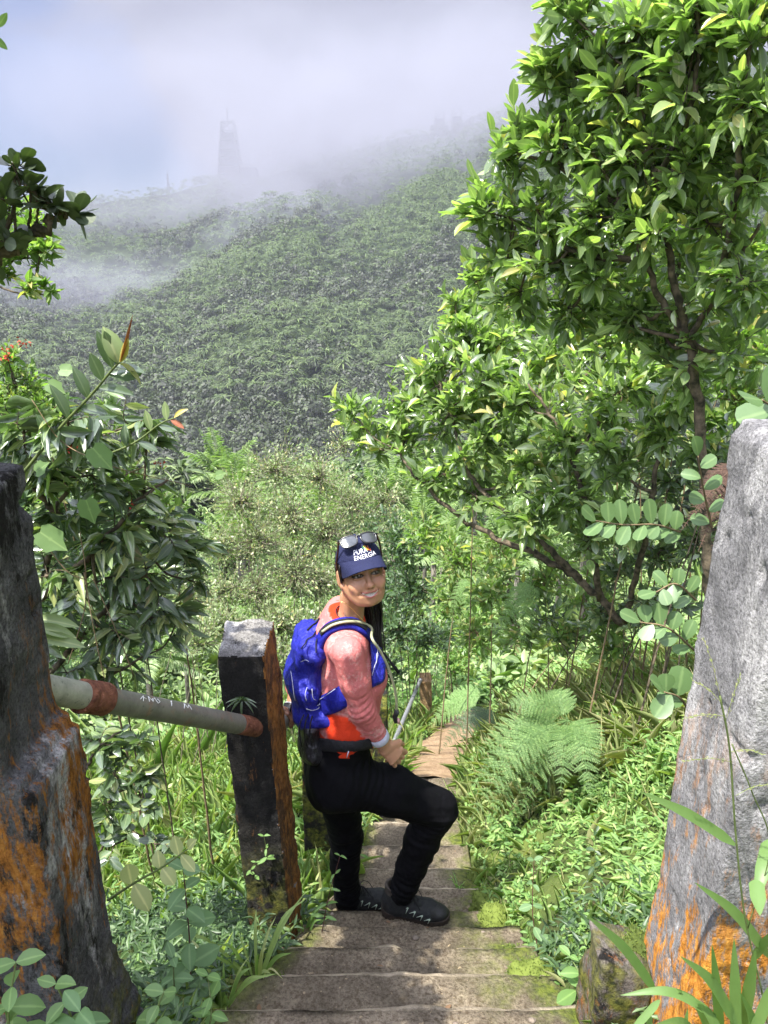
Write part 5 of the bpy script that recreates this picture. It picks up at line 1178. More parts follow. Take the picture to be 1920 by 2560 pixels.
M['bark_pale'] = simple('pale grey twigs', (.26, .22, .17), .85, .2, 0, .4, 20, .3, .004, (.12, .10, .07))
M['stem_g'] = simple('green stem', (.12, .16, .05), .6, .3, 0, .3, 40, .2)
M['stem_r'] = simple('purple brown stem', (.09, .035, .03), .6, .3, 0, .3, 40, .2)

def surf_z(x, y):
    st = (x > XL(y)-.0) & (x < XR(y)) & (y > 1.0) & (y < 4.9); return np.where(st, -drop(y)-.06, ground_z(x, y))
def G(px, py, lo_=.8, hi_=60):
    d = PZ(px, py, 1.0); t = lo_
    while t < hi_:
        p = d*t
        if p[2] < float(surf_z(p[0], p[1])): return p
        t *= 1.006
    return d*hi_

def shrub(name, label, cat, mat_leaf, bark, limbs, blobs, leaf, tw_r=.0022, seed=1, group=None, tp=T_MID, mode='spiral', per=(7, 11), outw=.6, leaf_name='foliage', twl=None, sag=.0, up=.35, sides=5, no_bark=False, sun=.35):
    rg = np.random.default_rng(seed); base = np.array(limbs[0][0][0], float)
    root = empty(name, base, label, cat, group); wood = MB(); LP = []; LR = []
    for pts, r0, r1 in limbs:
        q = smooth_path(pts, max(10, len(pts)*7)); q[1:-1] += rg.normal(0, .25*r0, q[1:-1].shape); r = np.linspace(r0, r1, len(q)); wood.add(*tube(q, r, sides+1)); LP.append(q[len(q)//4:]); LR.append(r[len(q)//4:])
    LP = np.concatenate(LP); LR = np.concatenate(LR)
    pos, dr, nr = [], [], []
    for c, rad, n in blobs:
        c = np.array(c, float); rad = np.broadcast_to(rad, (3,)).astype(float)
        dd = np.linalg.norm(LP-c, axis=1)+rg.normal(0, .05, len(LP)); k = int(np.argmin(dd)); s0 = LP[k]
        m_ = (s0+c)/2+np.array([0, 0, -.10*np.linalg.norm(c-s0)])+rg.normal(0, .05*np.linalg.norm(c-s0), 3)
        sec = smooth_path([s0, m_, c, c+(c-m_)*.35], 14); wood.add(*tube(sec, np.linspace(min(LR[k]*.75, tw_r*5), tw_r*1.4, 14), sides))
        for _ in range(n):
            v = rg.normal(size=3); v /= np.linalg.norm(v); v[2] = v[2]*.9+.1; tip = c+v*rad*rg.uniform(.55, 1.08)
            dsec = np.linalg.norm(sec-tip, axis=1)+rg.uniform(0, .35, 14)*rad.mean(); st = sec[int(np.argmin(dsec))]
            if twl and np.linalg.norm(tip-st) > twl: st = tip+(st-tip)*twl/np.linalg.norm(tip-st)*rg.uniform(.8, 1.2)
            ln = np.linalg.norm(tip-st); mid = (st+tip)/2+rg.normal(0, .12*ln, 3)+np.array([0, 0, -.08*ln+sag*ln]); tip = tip+np.array([0, 0, -sag*ln])
            tw = smooth_path([st, mid, tip], 7)
            wood.add(*tube(tw, np.linspace(tw_r, tw_r*.4, 7), 3, False))
            kk = rg.integers(*per); tg = norm(tip-mid)
            ph = rg.uniform(0, 6.28); a_ = norm(np.cross(tg, [0, 0, 1.0]+rg.normal(0, .1, 3))); b_ = np.cross(a_, tg)
            for i in range(kk):
                t = .12+.88*(i+.6)/kk if i < kk-1 else 1.0
                f = t*6; j = min(int(f), 5); p = tw[j]+(tw[j+1]-tw[j])*(f-j)
                if mode == 'pinnate':
                    sg = 1 if i % 2 else -1; d = tg*.45+a_*sg*1.0+np.array([0, 0, -.30])+rg.normal(0, .16, 3); n_ = b_*1.0+rg.normal(0, .25, 3)
                    if n_[2] < 0: n_ = -n_
                else:
                    an = ph+i*2.4; rad_ = a_*math.cos(an)+b_*math.sin(an); w = 1.15-.75*t; d = tg*(1-.55*w)+rad_*w*.95+np.array([0, 0, up])+rg.normal(0, .34, 3)
                    if i == kk-1: d = tg+rg.normal(0, .2, 3)
                    n_ = np.array([0, 0, 1.0])+SUN_DIR*sun-rad_*.2+rg.normal(0, .55, 3)
                pos.append(p); dr.append(d); nr.append(n_)
    if not no_bark: wood.build('branches', bark, root)
    n = len(pos); L_ = leaf[0]*rg.uniform(.42, 1.2, n); W_ = L_*leaf[1]*rg.uniform(.8, 1.2, n)
    mb = MB(); place(mb, tp, pos, np.array(dr), np.array(nr), L_, W_, rg); mb.build(leaf_name, mat_leaf, root, attr='mid')
    return root
def B(px, py, Y, r, n): k = px2m(py, Y)*r; return (P(px, py, Y), (k, k*.85, k), int(n*1.25+.5))
def LM(pts, r0, r1): return ([P(*p) for p in pts], r0, r1)

# ---- the big glossy shrub that fills the right of the frame
gb = G(1760, 1500); base = P(1765, 1420, 3.35)
trunk = [tuple(x) for x in ()]
shrub('glossy_shrub', 'tall glossy green shrub with a forked mossy trunk, filling the right of the view', 'shrub', M['lf_shrub'], M['bark'],
 [LM([(1775, 1560, 3.4), (1765, 1300, 3.35), (1748, 1050, 3.3), (1728, 870, 3.25), (1722, 845, 3.25)], .026, .020),
  LM([(1722, 845, 3.25), (1660, 760, 3.25), (1610, 650, 3.2), (1560, 520, 3.2), (1480, 380, 3.2)], .018, .006), LM([(1722, 845, 3.25), (1690, 720, 3.2), (1670, 600, 3.15), (1640, 450, 3.1), (1600, 250, 3.1), (1590, 60, 3.1)], .018, .006),
  LM([(1722, 845, 3.25), (1790, 740, 3.15), (1850, 640, 3.05), (1900, 560, 2.95)], .015, .006), LM([(1640, 450, 3.1), (1720, 300, 2.95), (1745, 130, 2.9), (1738, -60, 2.85)], .012, .007),
  LM([(1610, 650, 3.2), (1480, 640, 3.3), (1360, 590, 3.4), (1260, 540, 3.5)], .016, .006), LM([(1560, 520, 3.2), (1400, 420, 3.35), (1290, 380, 3.4)], .012, .005),
  LM([(1790, 740, 3.15), (1840, 500, 2.9), (1850, 300, 2.8), (1880, 80, 2.75)], .014, .006)],
 [B(1480, 90, 3.2, 95, 12), B(1600, 70, 3.1, 110, 20), B(1740, 30, 2.9, 120, 20), B(1880, 60, 2.8, 130, 22), B(1430, 225, 3.3, 90, 13), B(1560, 220, 3.15, 120, 22), B(1720, 200, 2.95, 125, 22), B(1870, 260, 2.8, 120, 20),
  B(1330, 330, 3.4, 90, 13), B(1270, 400, 3.5, 80, 14), B(1420, 370, 3.3, 120, 24), B(1580, 400, 3.15, 120, 24), B(1740, 400, 3.0, 120, 22), B(1890, 450, 2.9, 110, 16),
  B(1225, 530, 3.5, 85, 15), B(1340, 520, 3.4, 105, 20), B(1480, 540, 3.25, 115, 22), B(1620, 560, 3.15, 105, 16), B(1780, 560, 3.05, 110, 16), B(1250, 640, 3.6, 80, 13), B(1370, 660, 3.4, 90, 15), B(1500, 680, 3.3, 90, 13), B(1860, 700, 3.0, 110, 14), B(1740, 740, 3.25, 100, 9), B(1600, 780, 3.5, 90, 10), B(1660, 330, 3.3, 130, 18), B(1820, 380, 3.2, 120, 16), B(1500, 300, 3.5, 120, 16), B(1540, 480, 3.5, 110, 14), B(1700, 650, 3.5, 100, 12), B(1420, 30, 3.2, 60, 8), B(1380, 170, 3.3, 60, 8), B(1300, 740, 3.8, 90, 18), B(1420, 770, 3.7, 100, 20), B(1540, 800, 3.6, 100, 18), B(1660, 840, 3.5, 90, 14), B(1200, 700, 3.9, 60, 9), B(1800, 880, 3.2, 100, 14), B(1700, 930, 3.4, 80, 10), B(1450, 640, 3.5, 100, 14), B(1600, 500, 3.3, 120, 14), B(1880, 330, 2.9, 110, 14), B(1760, 130, 3.0, 110, 14), B(1520, 150, 3.3, 90, 12)],
 (.090, .38), .0024, 21, tp=T_ELL, per=(8, 12), up=.25, twl=.55, sun=.4)
# large single leaves hanging on it
def add_leaf_thing(parent, name, mat, p, d, n, L_, W_, tp=T_ELL):
    mb = MB(); place(mb, tp, [p], np.array(d, float), np.array(n, float), L_, W_); return mb.build(name, mat, parent, attr='mid')
# ---- arching shrub left of it
shrub('arching_shrub', 'bright green shrub arching out over the path behind the hiker, with dark bare lower limbs', 'shrub', M['lf_shrub'], M['bark'],
 [LM([(1560, 1560, 4.3), (1450, 1450, 4.3), (1330, 1385, 4.4), (1220, 1335, 4.5), (1120, 1270, 4.6), (1040, 1190, 4.7), (990, 1120, 4.8)], .028, .007),
  LM([(1450, 1450, 4.3), (1350, 1350, 4.3), (1250, 1270, 4.5), (1170, 1180, 4.6), (1130, 1050, 4.7), (1090, 930, 4.8)], .024, .006),
  LM([(1500, 1500, 4.3), (1460, 1250, 4.1), (1400, 1080, 4.2), (1320, 960, 4.3)], .022, .006), LM([(1560, 1560, 4.3), (1620, 1300, 3.9), (1650, 1120, 3.8), (1700, 1000, 3.7)], .02, .006)],
 [B(1150, 870, 4.8, 80, 14), B(1080, 940, 4.9, 85, 18), B(990, 1000, 5.0, 75, 15), B(890, 1040, 5.1, 65, 11), B(925, 1110, 5.0, 65, 11), B(1010, 1110, 4.9, 85, 16), B(1110, 1050, 4.8, 100, 20), B(1210, 960, 4.6, 100, 20), B(1100, 1190, 4.7, 80, 16), B(1190, 1240, 4.6, 80, 16),
  B(1210, 1110, 4.6, 100, 22), B(1320, 1010, 4.4, 105, 22), B(1310, 1170, 4.4, 105, 24), B(1320, 1300, 4.3, 80, 15), B(1430, 1090, 4.2, 105, 22), B(1420, 1240, 4.1, 95, 20), B(1530, 1000, 4.1, 100, 20), B(1540, 1150, 3.9, 100, 20), B(1640, 1080, 3.8, 100, 18), B(1730, 1000, 3.7, 90, 15), B(1560, 1300, 3.9, 80, 14), B(1470, 1370, 4.1, 70, 10), B(1140, 790, 4.9, 65, 12), B(1250, 860, 4.8, 90, 18), B(1370, 880, 4.6, 100, 18), B(1500, 900, 4.4, 100, 16), B(1620, 950, 4.2, 90, 14), B(1250, 1040, 4.8, 90, 14), B(1180, 1010, 4.8, 90, 14)],
 (.096, .40), .0026, 22, tp=T_MID, per=(10, 14), up=.25, twl=.55, sun=.4)
# ---- paler scrub behind
def scrub(label, blobs, mat, leaf, seed, bark='bark_tan', tp=T_MID, per=(8, 12), tw_r=.0030, name='scrub_bush', twl=.6, nstem=9):
    rg = np.random.default_rng(seed); cs = np.array([b[0] for b in blobs]); limbs = []
    for i in range(nstem):
        c = cs[rg.integers(len(cs))]; gx_, gy_ = c[0]+rg.normal(0, .25), c[1]+rg.normal(0, .15); z0 = float(ground_z(gx_, gy_)); limbs.append(([np.array([gx_, gy_, z0-.05]), np.array([gx_*.6+c[0]*.4, gy_*.6+c[1]*.4, (z0+c[2])/2]), c], .006+.002*rg.random(), .0025))
    return shrub(name, label, 'bush', mat, M[bark], limbs, blobs, leaf, tw_r, seed, tp=tp, per=per, twl=twl, sides=4)
scrub('pale green scrub with tan stems behind the forked trunk of the tall glossy shrub', [B(1200, 760, 5.6, 90, 26), B(1310, 800, 5.4, 120, 36), B(1450, 820, 5.2, 120, 36), B(1400, 930, 5.2, 120, 30), B(1580, 850, 5.0, 110, 32), B(1700, 880, 4.8, 110, 30), B(1830, 900, 4.4, 110, 28), B(1560, 970, 5.0, 100, 24), B(1860, 780, 4.2, 100, 20), B(1740, 700, 4.6, 100, 20), B(1880, 620, 4.2, 100, 18), B(1620, 680, 4.9, 100, 18), B(1190, 860, 5.5, 80, 20), B(1640, 560, 4.6, 120, 26), B(1780, 520, 4.4, 120, 24), B(1880, 460, 4.2, 90, 16), B(1500, 640, 5.0, 110, 22), B(1720, 620, 4.5, 100, 20), B(1560, 740, 5.0, 100, 22), B(1840, 1010, 4.0, 90, 22), B(1760, 1090, 4.0, 80, 16), B(1890, 880, 3.9, 80, 16), B(1820, 780, 4.2, 90, 16)], M['lf_bright'], (.080, .40), 31, nstem=12)
scrub('light green leafy bush low behind the arching limbs, right of the hiker’s cap', [B(1060, 1340, 6.6, 80, 24), B(1150, 1400, 6.2, 95, 34), B(1250, 1370, 5.8, 95, 30), B(1230, 1480, 5.6, 80, 22), B(1360, 1450, 5.2, 90, 26), B(1470, 1480, 4.8, 80, 18), B(1130, 1500, 6.3, 70, 18), B(1290, 1560, 5.2, 80, 22), B(1420, 1590, 4.8, 80, 20), B(1190, 1580, 5.8, 70, 18), B(1540, 1600, 4.4, 80, 18), B(1330, 1330, 5.2, 90, 22)], M['lf_bright'], (.085, .36), 32, nstem=8)
scrub('dark shaded tangle of leaves and bare stems on the bank under the glossy shrub', [B(1560, 1420, 4.4, 90, 16), B(1650, 1380, 4.1, 90, 16), B(1740, 1340, 3.9, 90, 16), B(1500, 1530, 4.4, 90, 14), B(1620, 1520, 4.2, 90, 14), B(1380, 1560, 4.9, 80, 14), B(1700, 1500, 3.8, 70, 10), B(1800, 1150, 3.7, 90, 16), B(1680, 1200, 4.0, 90, 14)], M['lf_dark'], (.075, .42), 33, 'bark', nstem=12, twl=.5)
scrub('dark bush with small leaves rising directly behind the person’s neck and pony tail', [B(1000, 1360, 8.2, 90, 60), B(1040, 1470, 8.0, 90, 60), B(990, 1570, 7.8, 80, 50), B(1060, 1600, 8.8, 70, 40), B(930, 1480, 8.4, 80, 45), B(1110, 1590, 9.4, 60, 30), B(900, 1620, 7.6, 80, 40), B(860, 1720, 7.2, 80, 30), B(960, 1680, 8.0, 60, 26)], M['lf_herbd'], (.075, .45), 34, 'bark', per=(8, 12), nstem=16)
scrub('light green leafy bush beyond the far end of the sandy path', [B(1130, 1660, 10.4, 60, 40), B(1050, 1640, 10.2, 60, 40), B(1190, 1620, 10.2, 60, 40), B(1110, 1520, 10.6, 70, 40), B(1190, 1530, 9.6, 60, 30)], M['lf_herb'], (.09, .42), 35, 'bark_tan', nstem=12)
# ---- silvery twiggy thickets beyond the steps
TH = [('tall twiggy bush with small olive leaves between the long-leaved shrub and the person’s cap', [B(600, 1250, 9.6, 100, 105), B(690, 1170, 10, 95, 100), B(640, 1350, 9.2, 110, 130), B(560, 1370, 9.0, 80, 90), B(730, 1290, 9.6, 100, 120), B(640, 1470, 8.8, 100, 110), B(740, 1430, 9.0, 100, 120), B(560, 1480, 8.6, 80, 70)]),
      ('wide twiggy bush with small olive leaves directly behind the person’s cap', [B(800, 1190, 10.8, 90, 95), B(880, 1260, 10.6, 95, 110), B(960, 1250, 10.8, 80, 80), B(820, 1330, 10, 100, 120), B(900, 1380, 9.8, 90, 100), B(800, 1450, 9.2, 90, 90), B(980, 1340, 10.4, 70, 60), B(860, 1110, 11.5, 60, 40)]),
      ('low twiggy bush between the leaning black post and the blue daypack', [B(700, 1560, 7.8, 80, 90), B(640, 1600, 7.4, 80, 80), B(560, 1560, 7.6, 80, 60), B(700, 1650, 7.2, 70, 60), B(600, 1680, 7.0, 70, 50), B(780, 1560, 8.2, 60, 60), B(500, 1600, 7.2, 80, 60), B(470, 1500, 7.8, 80, 70)])]
for i, (lb, bl) in enumerate(TH): scrub(lb, bl, M['lf_twiggy'], (.050, .50), 41+i, 'bark_pale', T_LO if i < 2 else T_MID, (8, 13), .0042, 'twiggy_bush', .75, 26)

# ---- round-leaved plant beside the pale pillar
M['stem_w'] = M['bark_tan']
def sprig(name, label, cat, stem_pts, r, leaves, mat, stem_mat, tp=T_OVA, group=None, fwd=None):
    """leaves: (t along stem, side -1/0/1, length m, width m, upness, mat or None)"""
    path = smooth_path([np.array(p) for p in stem_pts], 40); root = empty(name, path[0], label, cat, group); mb = MB(); mb.add(*tube(path, np.linspace(r, r*.45, 40), 6)); mb.build('stem', stem_mat, root)
    tg = norm(np.gradient(path, axis=0)); cv = -norm(path); groups = {}
    for t, sd, L_, W_, up_, m_ in leaves:
        k = min(int(t*39), 39); T = tg[k]; s_ = norm(np.cross(T, cv[k])); d = T*(.35+.5*(sd == 0))+s_*sd*.9+np.array([0, 0, up_]); n_ = cv[k]*.75+np.array([0, 0, .6])+RNG.normal(0, .18, 3)
        g = groups.setdefault((m_ or mat).name, ((m_ or mat), [])); g[1].append((path[k], d, n_, L_, W_))
    for mname, (mm, ls) in groups.items():
        for p_, d_, n_, l_, w_ in ls:
            mb = MB(); place(mb, tp, [p_], d_, n_, l_, w_, RNG); mb.build('leaf', mm, root, attr='mid')
    return root
rl = lambda n, L0, w, seed, t0=.15, up_=.25: [(t0+(1-t0)*(i/(n-1)), (1 if i % 2 else -1) if i < n-1 else 0, L0*(.85+.3*((i*37+seed*13) % 10)/10), L0*w*(.9+.2*((i*17+seed) % 10)/10), up_, None) for i in range(n)]
sprig('round_leaf_sprig', 'sprig of large round green leaves held out level in front of the glossy shrub', 'sprig', [P(1700, 1330, 2.5), P(1640, 1312, 2.42), P(1560, 1312, 2.36), P(1490, 1302, 2.32)], .004, rl(14, .082, .58, 1, .02, .55), M['lf_roundg'], M['bark_tan'])
sprig('round_leaf_sprig', 'topmost of the round-leaved sprigs beside the left edge of the pale pillar', 'sprig', [P(1780, 1320, 2.2), P(1760, 1230, 2.15), P(1745, 1140, 2.1)], .004, rl(7, .060, .70, 2, .1, .2), M['lf_roundg'], M['bark_tan'])
sprig('round_leaf_sprig', 'round-leaved sprig poking out left of the pale pillar at mid height', 'sprig', [P(1740, 1500, 2.2), P(1690, 1460, 2.15), P(1640, 1480, 2.12)], .004, rl(8, .060, .68, 3, .1, .15), M['lf_roundg'], M['bark_tan'])
sprig('round_leaf_sprig', 'small round-leaved sprig just above the cluster of five large round leaves', 'sprig', [P(1735, 1625, 2.15), P(1670, 1570, 2.1), P(1600, 1555, 2.1)], .004, rl(9, .065, .72, 4, .1, .3), M['lf_roundg'], M['bark_tan'])
sprig('round_leaf_sprig', 'cluster of large round yellow-green leaves touching the pale pillar’s left edge', 'sprig', [P(1730, 1790, 2.05), P(1700, 1745, 2.0), P(1660, 1730, 1.98)], .005, [(.2, 1, .09, .065, .7, None), (.4, -1, .085, .07, .5, None), (.6, 1, .095, .075, .6, None), (.8, -1, .09, .065, .3, None), (1, 0, .075, .06, .5, None), (.95, 1, .06, .05, .9, None)], M['lf_roundg'], M['bark_tan'])
sprig('round_leaf_sprig', 'large pale round leaves on the very right edge, above the pillar top', 'sprig', [P(1990, 1080, 1.9), P(1950, 1030, 1.85), P(1905, 1000, 1.8)], .005, [(.3, 1, .10, .075, .6, None), (.6, -1, .10, .08, .4, None), (.8, 1, .11, .08, .5, None), (1, 0, .09, .06, -.2, None), (.5, -1, .08, .05, -.3, None)], M['lf_roundg'], M['bark_tan'])

# ---- ferns
def frond_mesh(base, tip, width, mat, name, parent, droop=.25, n=22, nrm=None, dens=9, seed=0):
    rg = np.random.default_rng(seed); base = np.array(base); tip = np.array(tip); L_ = np.linalg.norm(tip-base)
    mid = (base+tip)/2+np.array([0, 0, droop*L_]); path = smooth_path([base, mid, tip], 40); tg = norm(np.gradient(path, axis=0))
    up_ = np.array([0, 0, 1.0])*.7-norm(path[0])*.6 if nrm is None else np.array(nrm, float); mb = MB(); mb.add(*tube(path, np.linspace(.0030, .0008, 40), 4))
    P_, D_, N_, LL, WW = [], [], [], [], []
    for i in range(n):
        t = .16+.84*(i/n); k = int(t*39); T = tg[k]; s_ = norm(np.cross(T, up_)); nn = norm(np.cross(s_, T)); w = width*math.sin(min(1, (1.02-t)/.62)*math.pi/2)**1.1*(.65+.35*min(1, (t-.1)/.15))
        for sg in (-1, 1):
            d = norm(s_*sg+T*.45+rg.normal(0, .05, 3)+np.array([0, 0, -.12])); m_ = max(4, int(dens*w/width+2)); q = path[k]+d*0
            mb.add(*tube([q, q+d*w*.6+[0, 0, -.01*w], q+d*w-[0, 0, .06*w]], .0007, 3, False)); b_ = np.cross(nn, d)
            for j in range(m_):
                u = (j+.5)/m_; pl = w*.22*(1-u*.85); p_ = q+d*w*u-np.array([0, 0, .06*w*u*u])
                for s2 in (-1, 1): P_.append(p_); D_.append(b_*s2+d*.5); N_.append(nn+rg.normal(0, .15, 3)); LL.append(pl); WW.append(w/m_*.85)
            P_.append(q+d*w*.95-np.array([0, 0, .055*w])); D_.append(d); N_.append(nn); LL.append(w*.09); WW.append(w*.03)
    place(mb, T_LO, P_, np.array(D_), np.array(N_), np.array(LL), np.array(WW)); return mb.build(name, mat, parent)
def fern(label, base, tips, width, mat, seed=0, droop=.22, dens=9, cat='fern', name='fern', n=22):
    root = empty(name, base, label, cat)
    for i, t in enumerate(tips):
        t, w = (t[0], t[1]) if isinstance(t, tuple) and len(t) == 2 and not np.isscalar(t[0]) else (t, width); frond_mesh(base, t, w, mat, 'frond', root, droop, n, None, dens, seed+i)
    return root
fb = P(1420, 1800, 3.5)
fern('feathery green fern spreading down over the bank beside the person’s knee', fb, [P(1170, 1905, 3.4), P(1150, 2010, 3.3), P(1195, 2115, 3.2), P(1260, 1765, 3.5), P(1290, 2060, 3.2), P(1400, 1990, 3.1), P(1500, 1900, 3.2), P(1370, 1725, 3.7), P(1155, 2080, 3.1), P(1230, 2000, 3.2), P(1180, 1960, 3.4), P(1480, 2010, 3.0)], .10, M['lf_fern'], 1, .20, 10)
fern('single pale fern arching over the end of the sandy path', P(1215, 1735, 6.2), [P(1066, 1818, 6.2), P(1100, 1775, 6.3)], .15, M['lf_fernl'], 11, .12, 10)
fern('shaded fern hanging just right of the far path end', P(1225, 1765, 6.0), [P(1095, 1885, 5.9), P(1150, 1860, 5.8), P(1210, 1850, 5.8)], .10, M['lf_herbd'], 21, .15, 8)
fern('light green fern drooping from the bank above the grassy slope', P(1330, 1440, 5.0), [P(1240, 1610, 4.9), P(1300, 1650, 4.8)], .09, M['lf_fernl'], 31, .12, 7)
fern('small light fern between the dark bush and the pale scrub', P(1180, 1440, 5.8), [P(1120, 1545, 5.8), P(1160, 1560, 5.7)], .08, M['lf_fernl'], 41, .12, 9)
fern('dead rusty brown fern hanging along the left edge of the pale pillar', P(1850, 1160, 2.35), [P(1735, 1290, 2.2), P(1745, 1380, 2.15), P(1700, 1330, 2.25), P(1770, 1490, 2.1), P(1750, 1220, 2.3)], .038, M['lf_fernb'], 51, .10, 6, n=26)
0 and fern('dead brown fern in the shade behind the round-leaved sprigs', P(1660, 1470, 3.2), [P(1560, 1600, 3.1), P(1600, 1640, 3.0), P(1640, 1620, 3.0)], .09, M['lf_fernb'], 61, .1, 6)
0 and fern('brown fern in the shade beyond the pillar top', P(1900, 960, 2.9), [P(1760, 1000, 2.9), P(1780, 1060, 2.8), P(1840, 900, 2.9)], .08, M['lf_fernb'], 71, .1, 6)

# ---- left side: long-leaved dark shrub
def B2(px, py, Y, r, n): return B(px, py, Y, r*1.15, n*.66)
shrub('long_leaved_shrub', 'dark shrub with long drooping leathery leaves between the dark pillar and leaning post', 'shrub', M['lf_dark'], M['bark'],
 [([np.array([-1.35, 2.55, float(ground_z(-1.35, 2.55))]), P(60, 1700, 2.5), P(120, 1400, 2.45), P(170, 1150, 2.35)], .022, .006), LM([(60, 1750, 2.5), (200, 1600, 2.5), (330, 1450, 2.55), (470, 1350, 2.6)], .014, .004), LM([(100, 1500, 2.5), (230, 1380, 2.4), (350, 1250, 2.45), (420, 1200, 2.5)], .012, .004), LM([(40, 1800, 2.5), (220, 1720, 2.5), (360, 1640, 2.5)], .012, .004), LM([(150, 1300, 2.4), (60, 1180, 2.3), (20, 1080, 2.3)], .012, .004)],
 [B2(60, 1090, 2.25, 90, 14), B2(170, 1060, 2.2, 80, 12), B2(280, 1080, 2.4, 80, 11), B2(370, 1070, 2.5, 55, 6), B2(90, 1200, 2.3, 90, 14), B2(210, 1190, 2.35, 90, 14), B2(330, 1230, 2.45, 80, 12), B2(160, 1310, 2.4, 90, 14), B2(280, 1330, 2.4, 90, 14), B2(400, 1330, 2.55, 80, 12), B2(470, 1380, 2.65, 55, 8), B2(120, 1440, 2.4, 90, 13), B2(240, 1450, 2.4, 90, 13), B2(360, 1440, 2.5, 85, 13), B2(470, 1450, 2.7, 50, 6),
  B2(140, 1570, 2.45, 90, 13), B2(260, 1570, 2.5, 90, 13), B2(370, 1540, 2.55, 80, 12), B2(440, 1560, 2.6, 55, 7), B2(170, 1690, 2.5, 90, 11), B2(290, 1670, 2.5, 80, 10)],
 (.098, .30), .0026, 51, tp=T_LAN, mode='pinnate', per=(8, 12), twl=.36, sag=.06)
scrub('fine-leaved dark filler bush low behind the pale handrail', [B(150, 1500, 3.3, 130, 34), B(280, 1540, 3.3, 100, 22), B(110, 1650, 3.2, 110, 20), B(90, 1250, 3.2, 110, 30), B(220, 1300, 3.3, 110, 26), B(150, 1080, 3.1, 90, 24), B(40, 990, 3.0, 80, 20), B(330, 1400, 3.4, 90, 22)], M['lf_herbd'], (.060, .45), 52, 'bark', nstem=3, twl=.5)
shrub('drooping_shrub', 'small dark-leaved shrub hanging right of the dark pillar, below the handrail', 'shrub', M['lf_dark'], M['bark'], [([np.array([-1.05, 2.1, float(ground_z(-1.05, 2.1))]), P(200, 2000, 2.2), P(240, 1880, 2.2), P(300, 1830, 2.2)], .010, .003), LM([(220, 2060, 2.2), (300, 1980, 2.15), (380, 1960, 2.15)], .006, .003), LM([(230, 2150, 2.2), (300, 2080, 2.15), (390, 2100, 2.1)], .005, .003)],
 [B(250, 1850, 2.2, 60, 7), B(330, 1870, 2.2, 60, 6), B(290, 1940, 2.15, 65, 7), B(370, 1940, 2.15, 50, 5), B(270, 2030, 2.15, 60, 6), B(350, 2020, 2.1, 50, 4), B(290, 2110, 2.1, 50, 4), B(390, 2110, 2.05, 40, 3)], (.060, .48), .0022, 53, tp=T_MID, mode='pinnate', per=(7, 10), twl=.25)
scrub('loose lime green sprays mixed through the top of the long-leaved shrub', [B(110, 1060, 2.7, 80, 8), B(230, 1130, 2.7, 80, 8), B(330, 1180, 2.8, 70, 7), B(120, 1210, 2.6, 70, 7), B(420, 1270, 2.9, 60, 6), B(60, 1010, 2.6, 60, 6), B(280, 1040, 2.8, 50, 5)], M['lf_bright'], (.060, .36), 57, 'bark_tan', T_LAN, (7, 11), .002, 'scrub_bush', .4, 2)
# feature spray with the yellow sheath
sp_ = [P(60, 1180, 2.15), P(150, 1070, 2.1), P(230, 985, 2.05), P(280, 925, 2.02), P(300, 905, 2.0)]
lv = []
for i, t in enumerate(np.linspace(.18, .92, 11)): lv.append((t, 1 if i % 2 else -1, .078+.012*(i % 3), .034, .75 if i % 2 == 0 else .35, None))
lv += [(.97, -1, .095, .050, .9, M['lf_pale']), (.99, 0, .085, .030, .45, M['lf_yellow']), (.98, 1, .075, .014, -.15, M['lf_straw']), (1.0, 0, .13, .008, .75, M['lf_red'])]
sprig('leafy_spray', 'long spray of paired dark leaves tipped by a yellow and red sheath', 'spray', sp_, .005, lv, M['lf_dark'], M['stem_g'], tp=T_ELL)
sprig('leafy_spray', 'olive and rusty leaf tips reaching right at the top of the long-leaved shrub', 'spray', [P(230, 1150, 2.3), P(330, 1110, 2.3), P(400, 1060, 2.3), P(435, 1045, 2.3)], .004,
      [(.3, -1, .07, .026, .6, None), (.4, 1, .07, .026, .2, None), (.55, -1, .065, .026, .7, M['lf_pale']), (.65, 1, .06, .024, .3, None), (.8, -1, .06, .024, .6, M['lf_pale']), (.9, 1, .05, .02, .4, M['lf_red']), (1, 0, .05, .018, .3, M['lf_yellow'])], M['lf_dark'], M['stem_g'], tp=T_ELL)
hv = empty('climbing_vine', P(270, 1190, 2.1), 'climbing vine with big pale three-lobed leaves over the long-leaved shrub', 'vine')
mb = MB()
for pts in ([(80, 1000, 2.1), (150, 1100, 2.08), (240, 1150, 2.05), (330, 1180, 2.2), (480, 1215, 2.5)], [(210, 1430, 2.1), (225, 1520, 2.08), (240, 1600, 2.08), (262, 1700, 2.1)], [(230, 1440, 2.1), (270, 1530, 2.08), (300, 1600, 2.08), (335, 1690, 2.12)], [(120, 1370, 2.05), (170, 1430, 2.05), (215, 1450, 2.08)], [(200, 1330, 2.08), (215, 1440, 2.08), (210, 1530, 2.1), (170, 1660, 2.1)]): mb.add(*tube(smooth_path([P(*p) for p in pts], 24), .0016, 4))
mb.build('stem', M['bark_tan'], hv)
for (px, py, Y, L_, dx, dz) in ((232, 1120, 2.02, .075, .5, -.6), (215, 1250, 2.05, .070, .2, -.8), (100, 1330, 2.0, .085, .7, -.5), (150, 925, 2.1, .045, .8, .0), (120, 960, 2.1, .05, .6, -.3), (540, 1190, 2.6, .04, .5, .2), (90, 1180, 2.05, .05, .4, .3)):
    add_leaf_thing(hv, 'leaf', M['lf_vine'], P(px, py, Y), [dx, -.1, dz], [0, -.8, .55], L_, L_*.85, T_HEART)
pl_ = empty('broad_leaf_clump', P(100, 1560, 1.55), 'three pale yellow-green striped leaves poking right from behind the dark pillar', 'leaves')
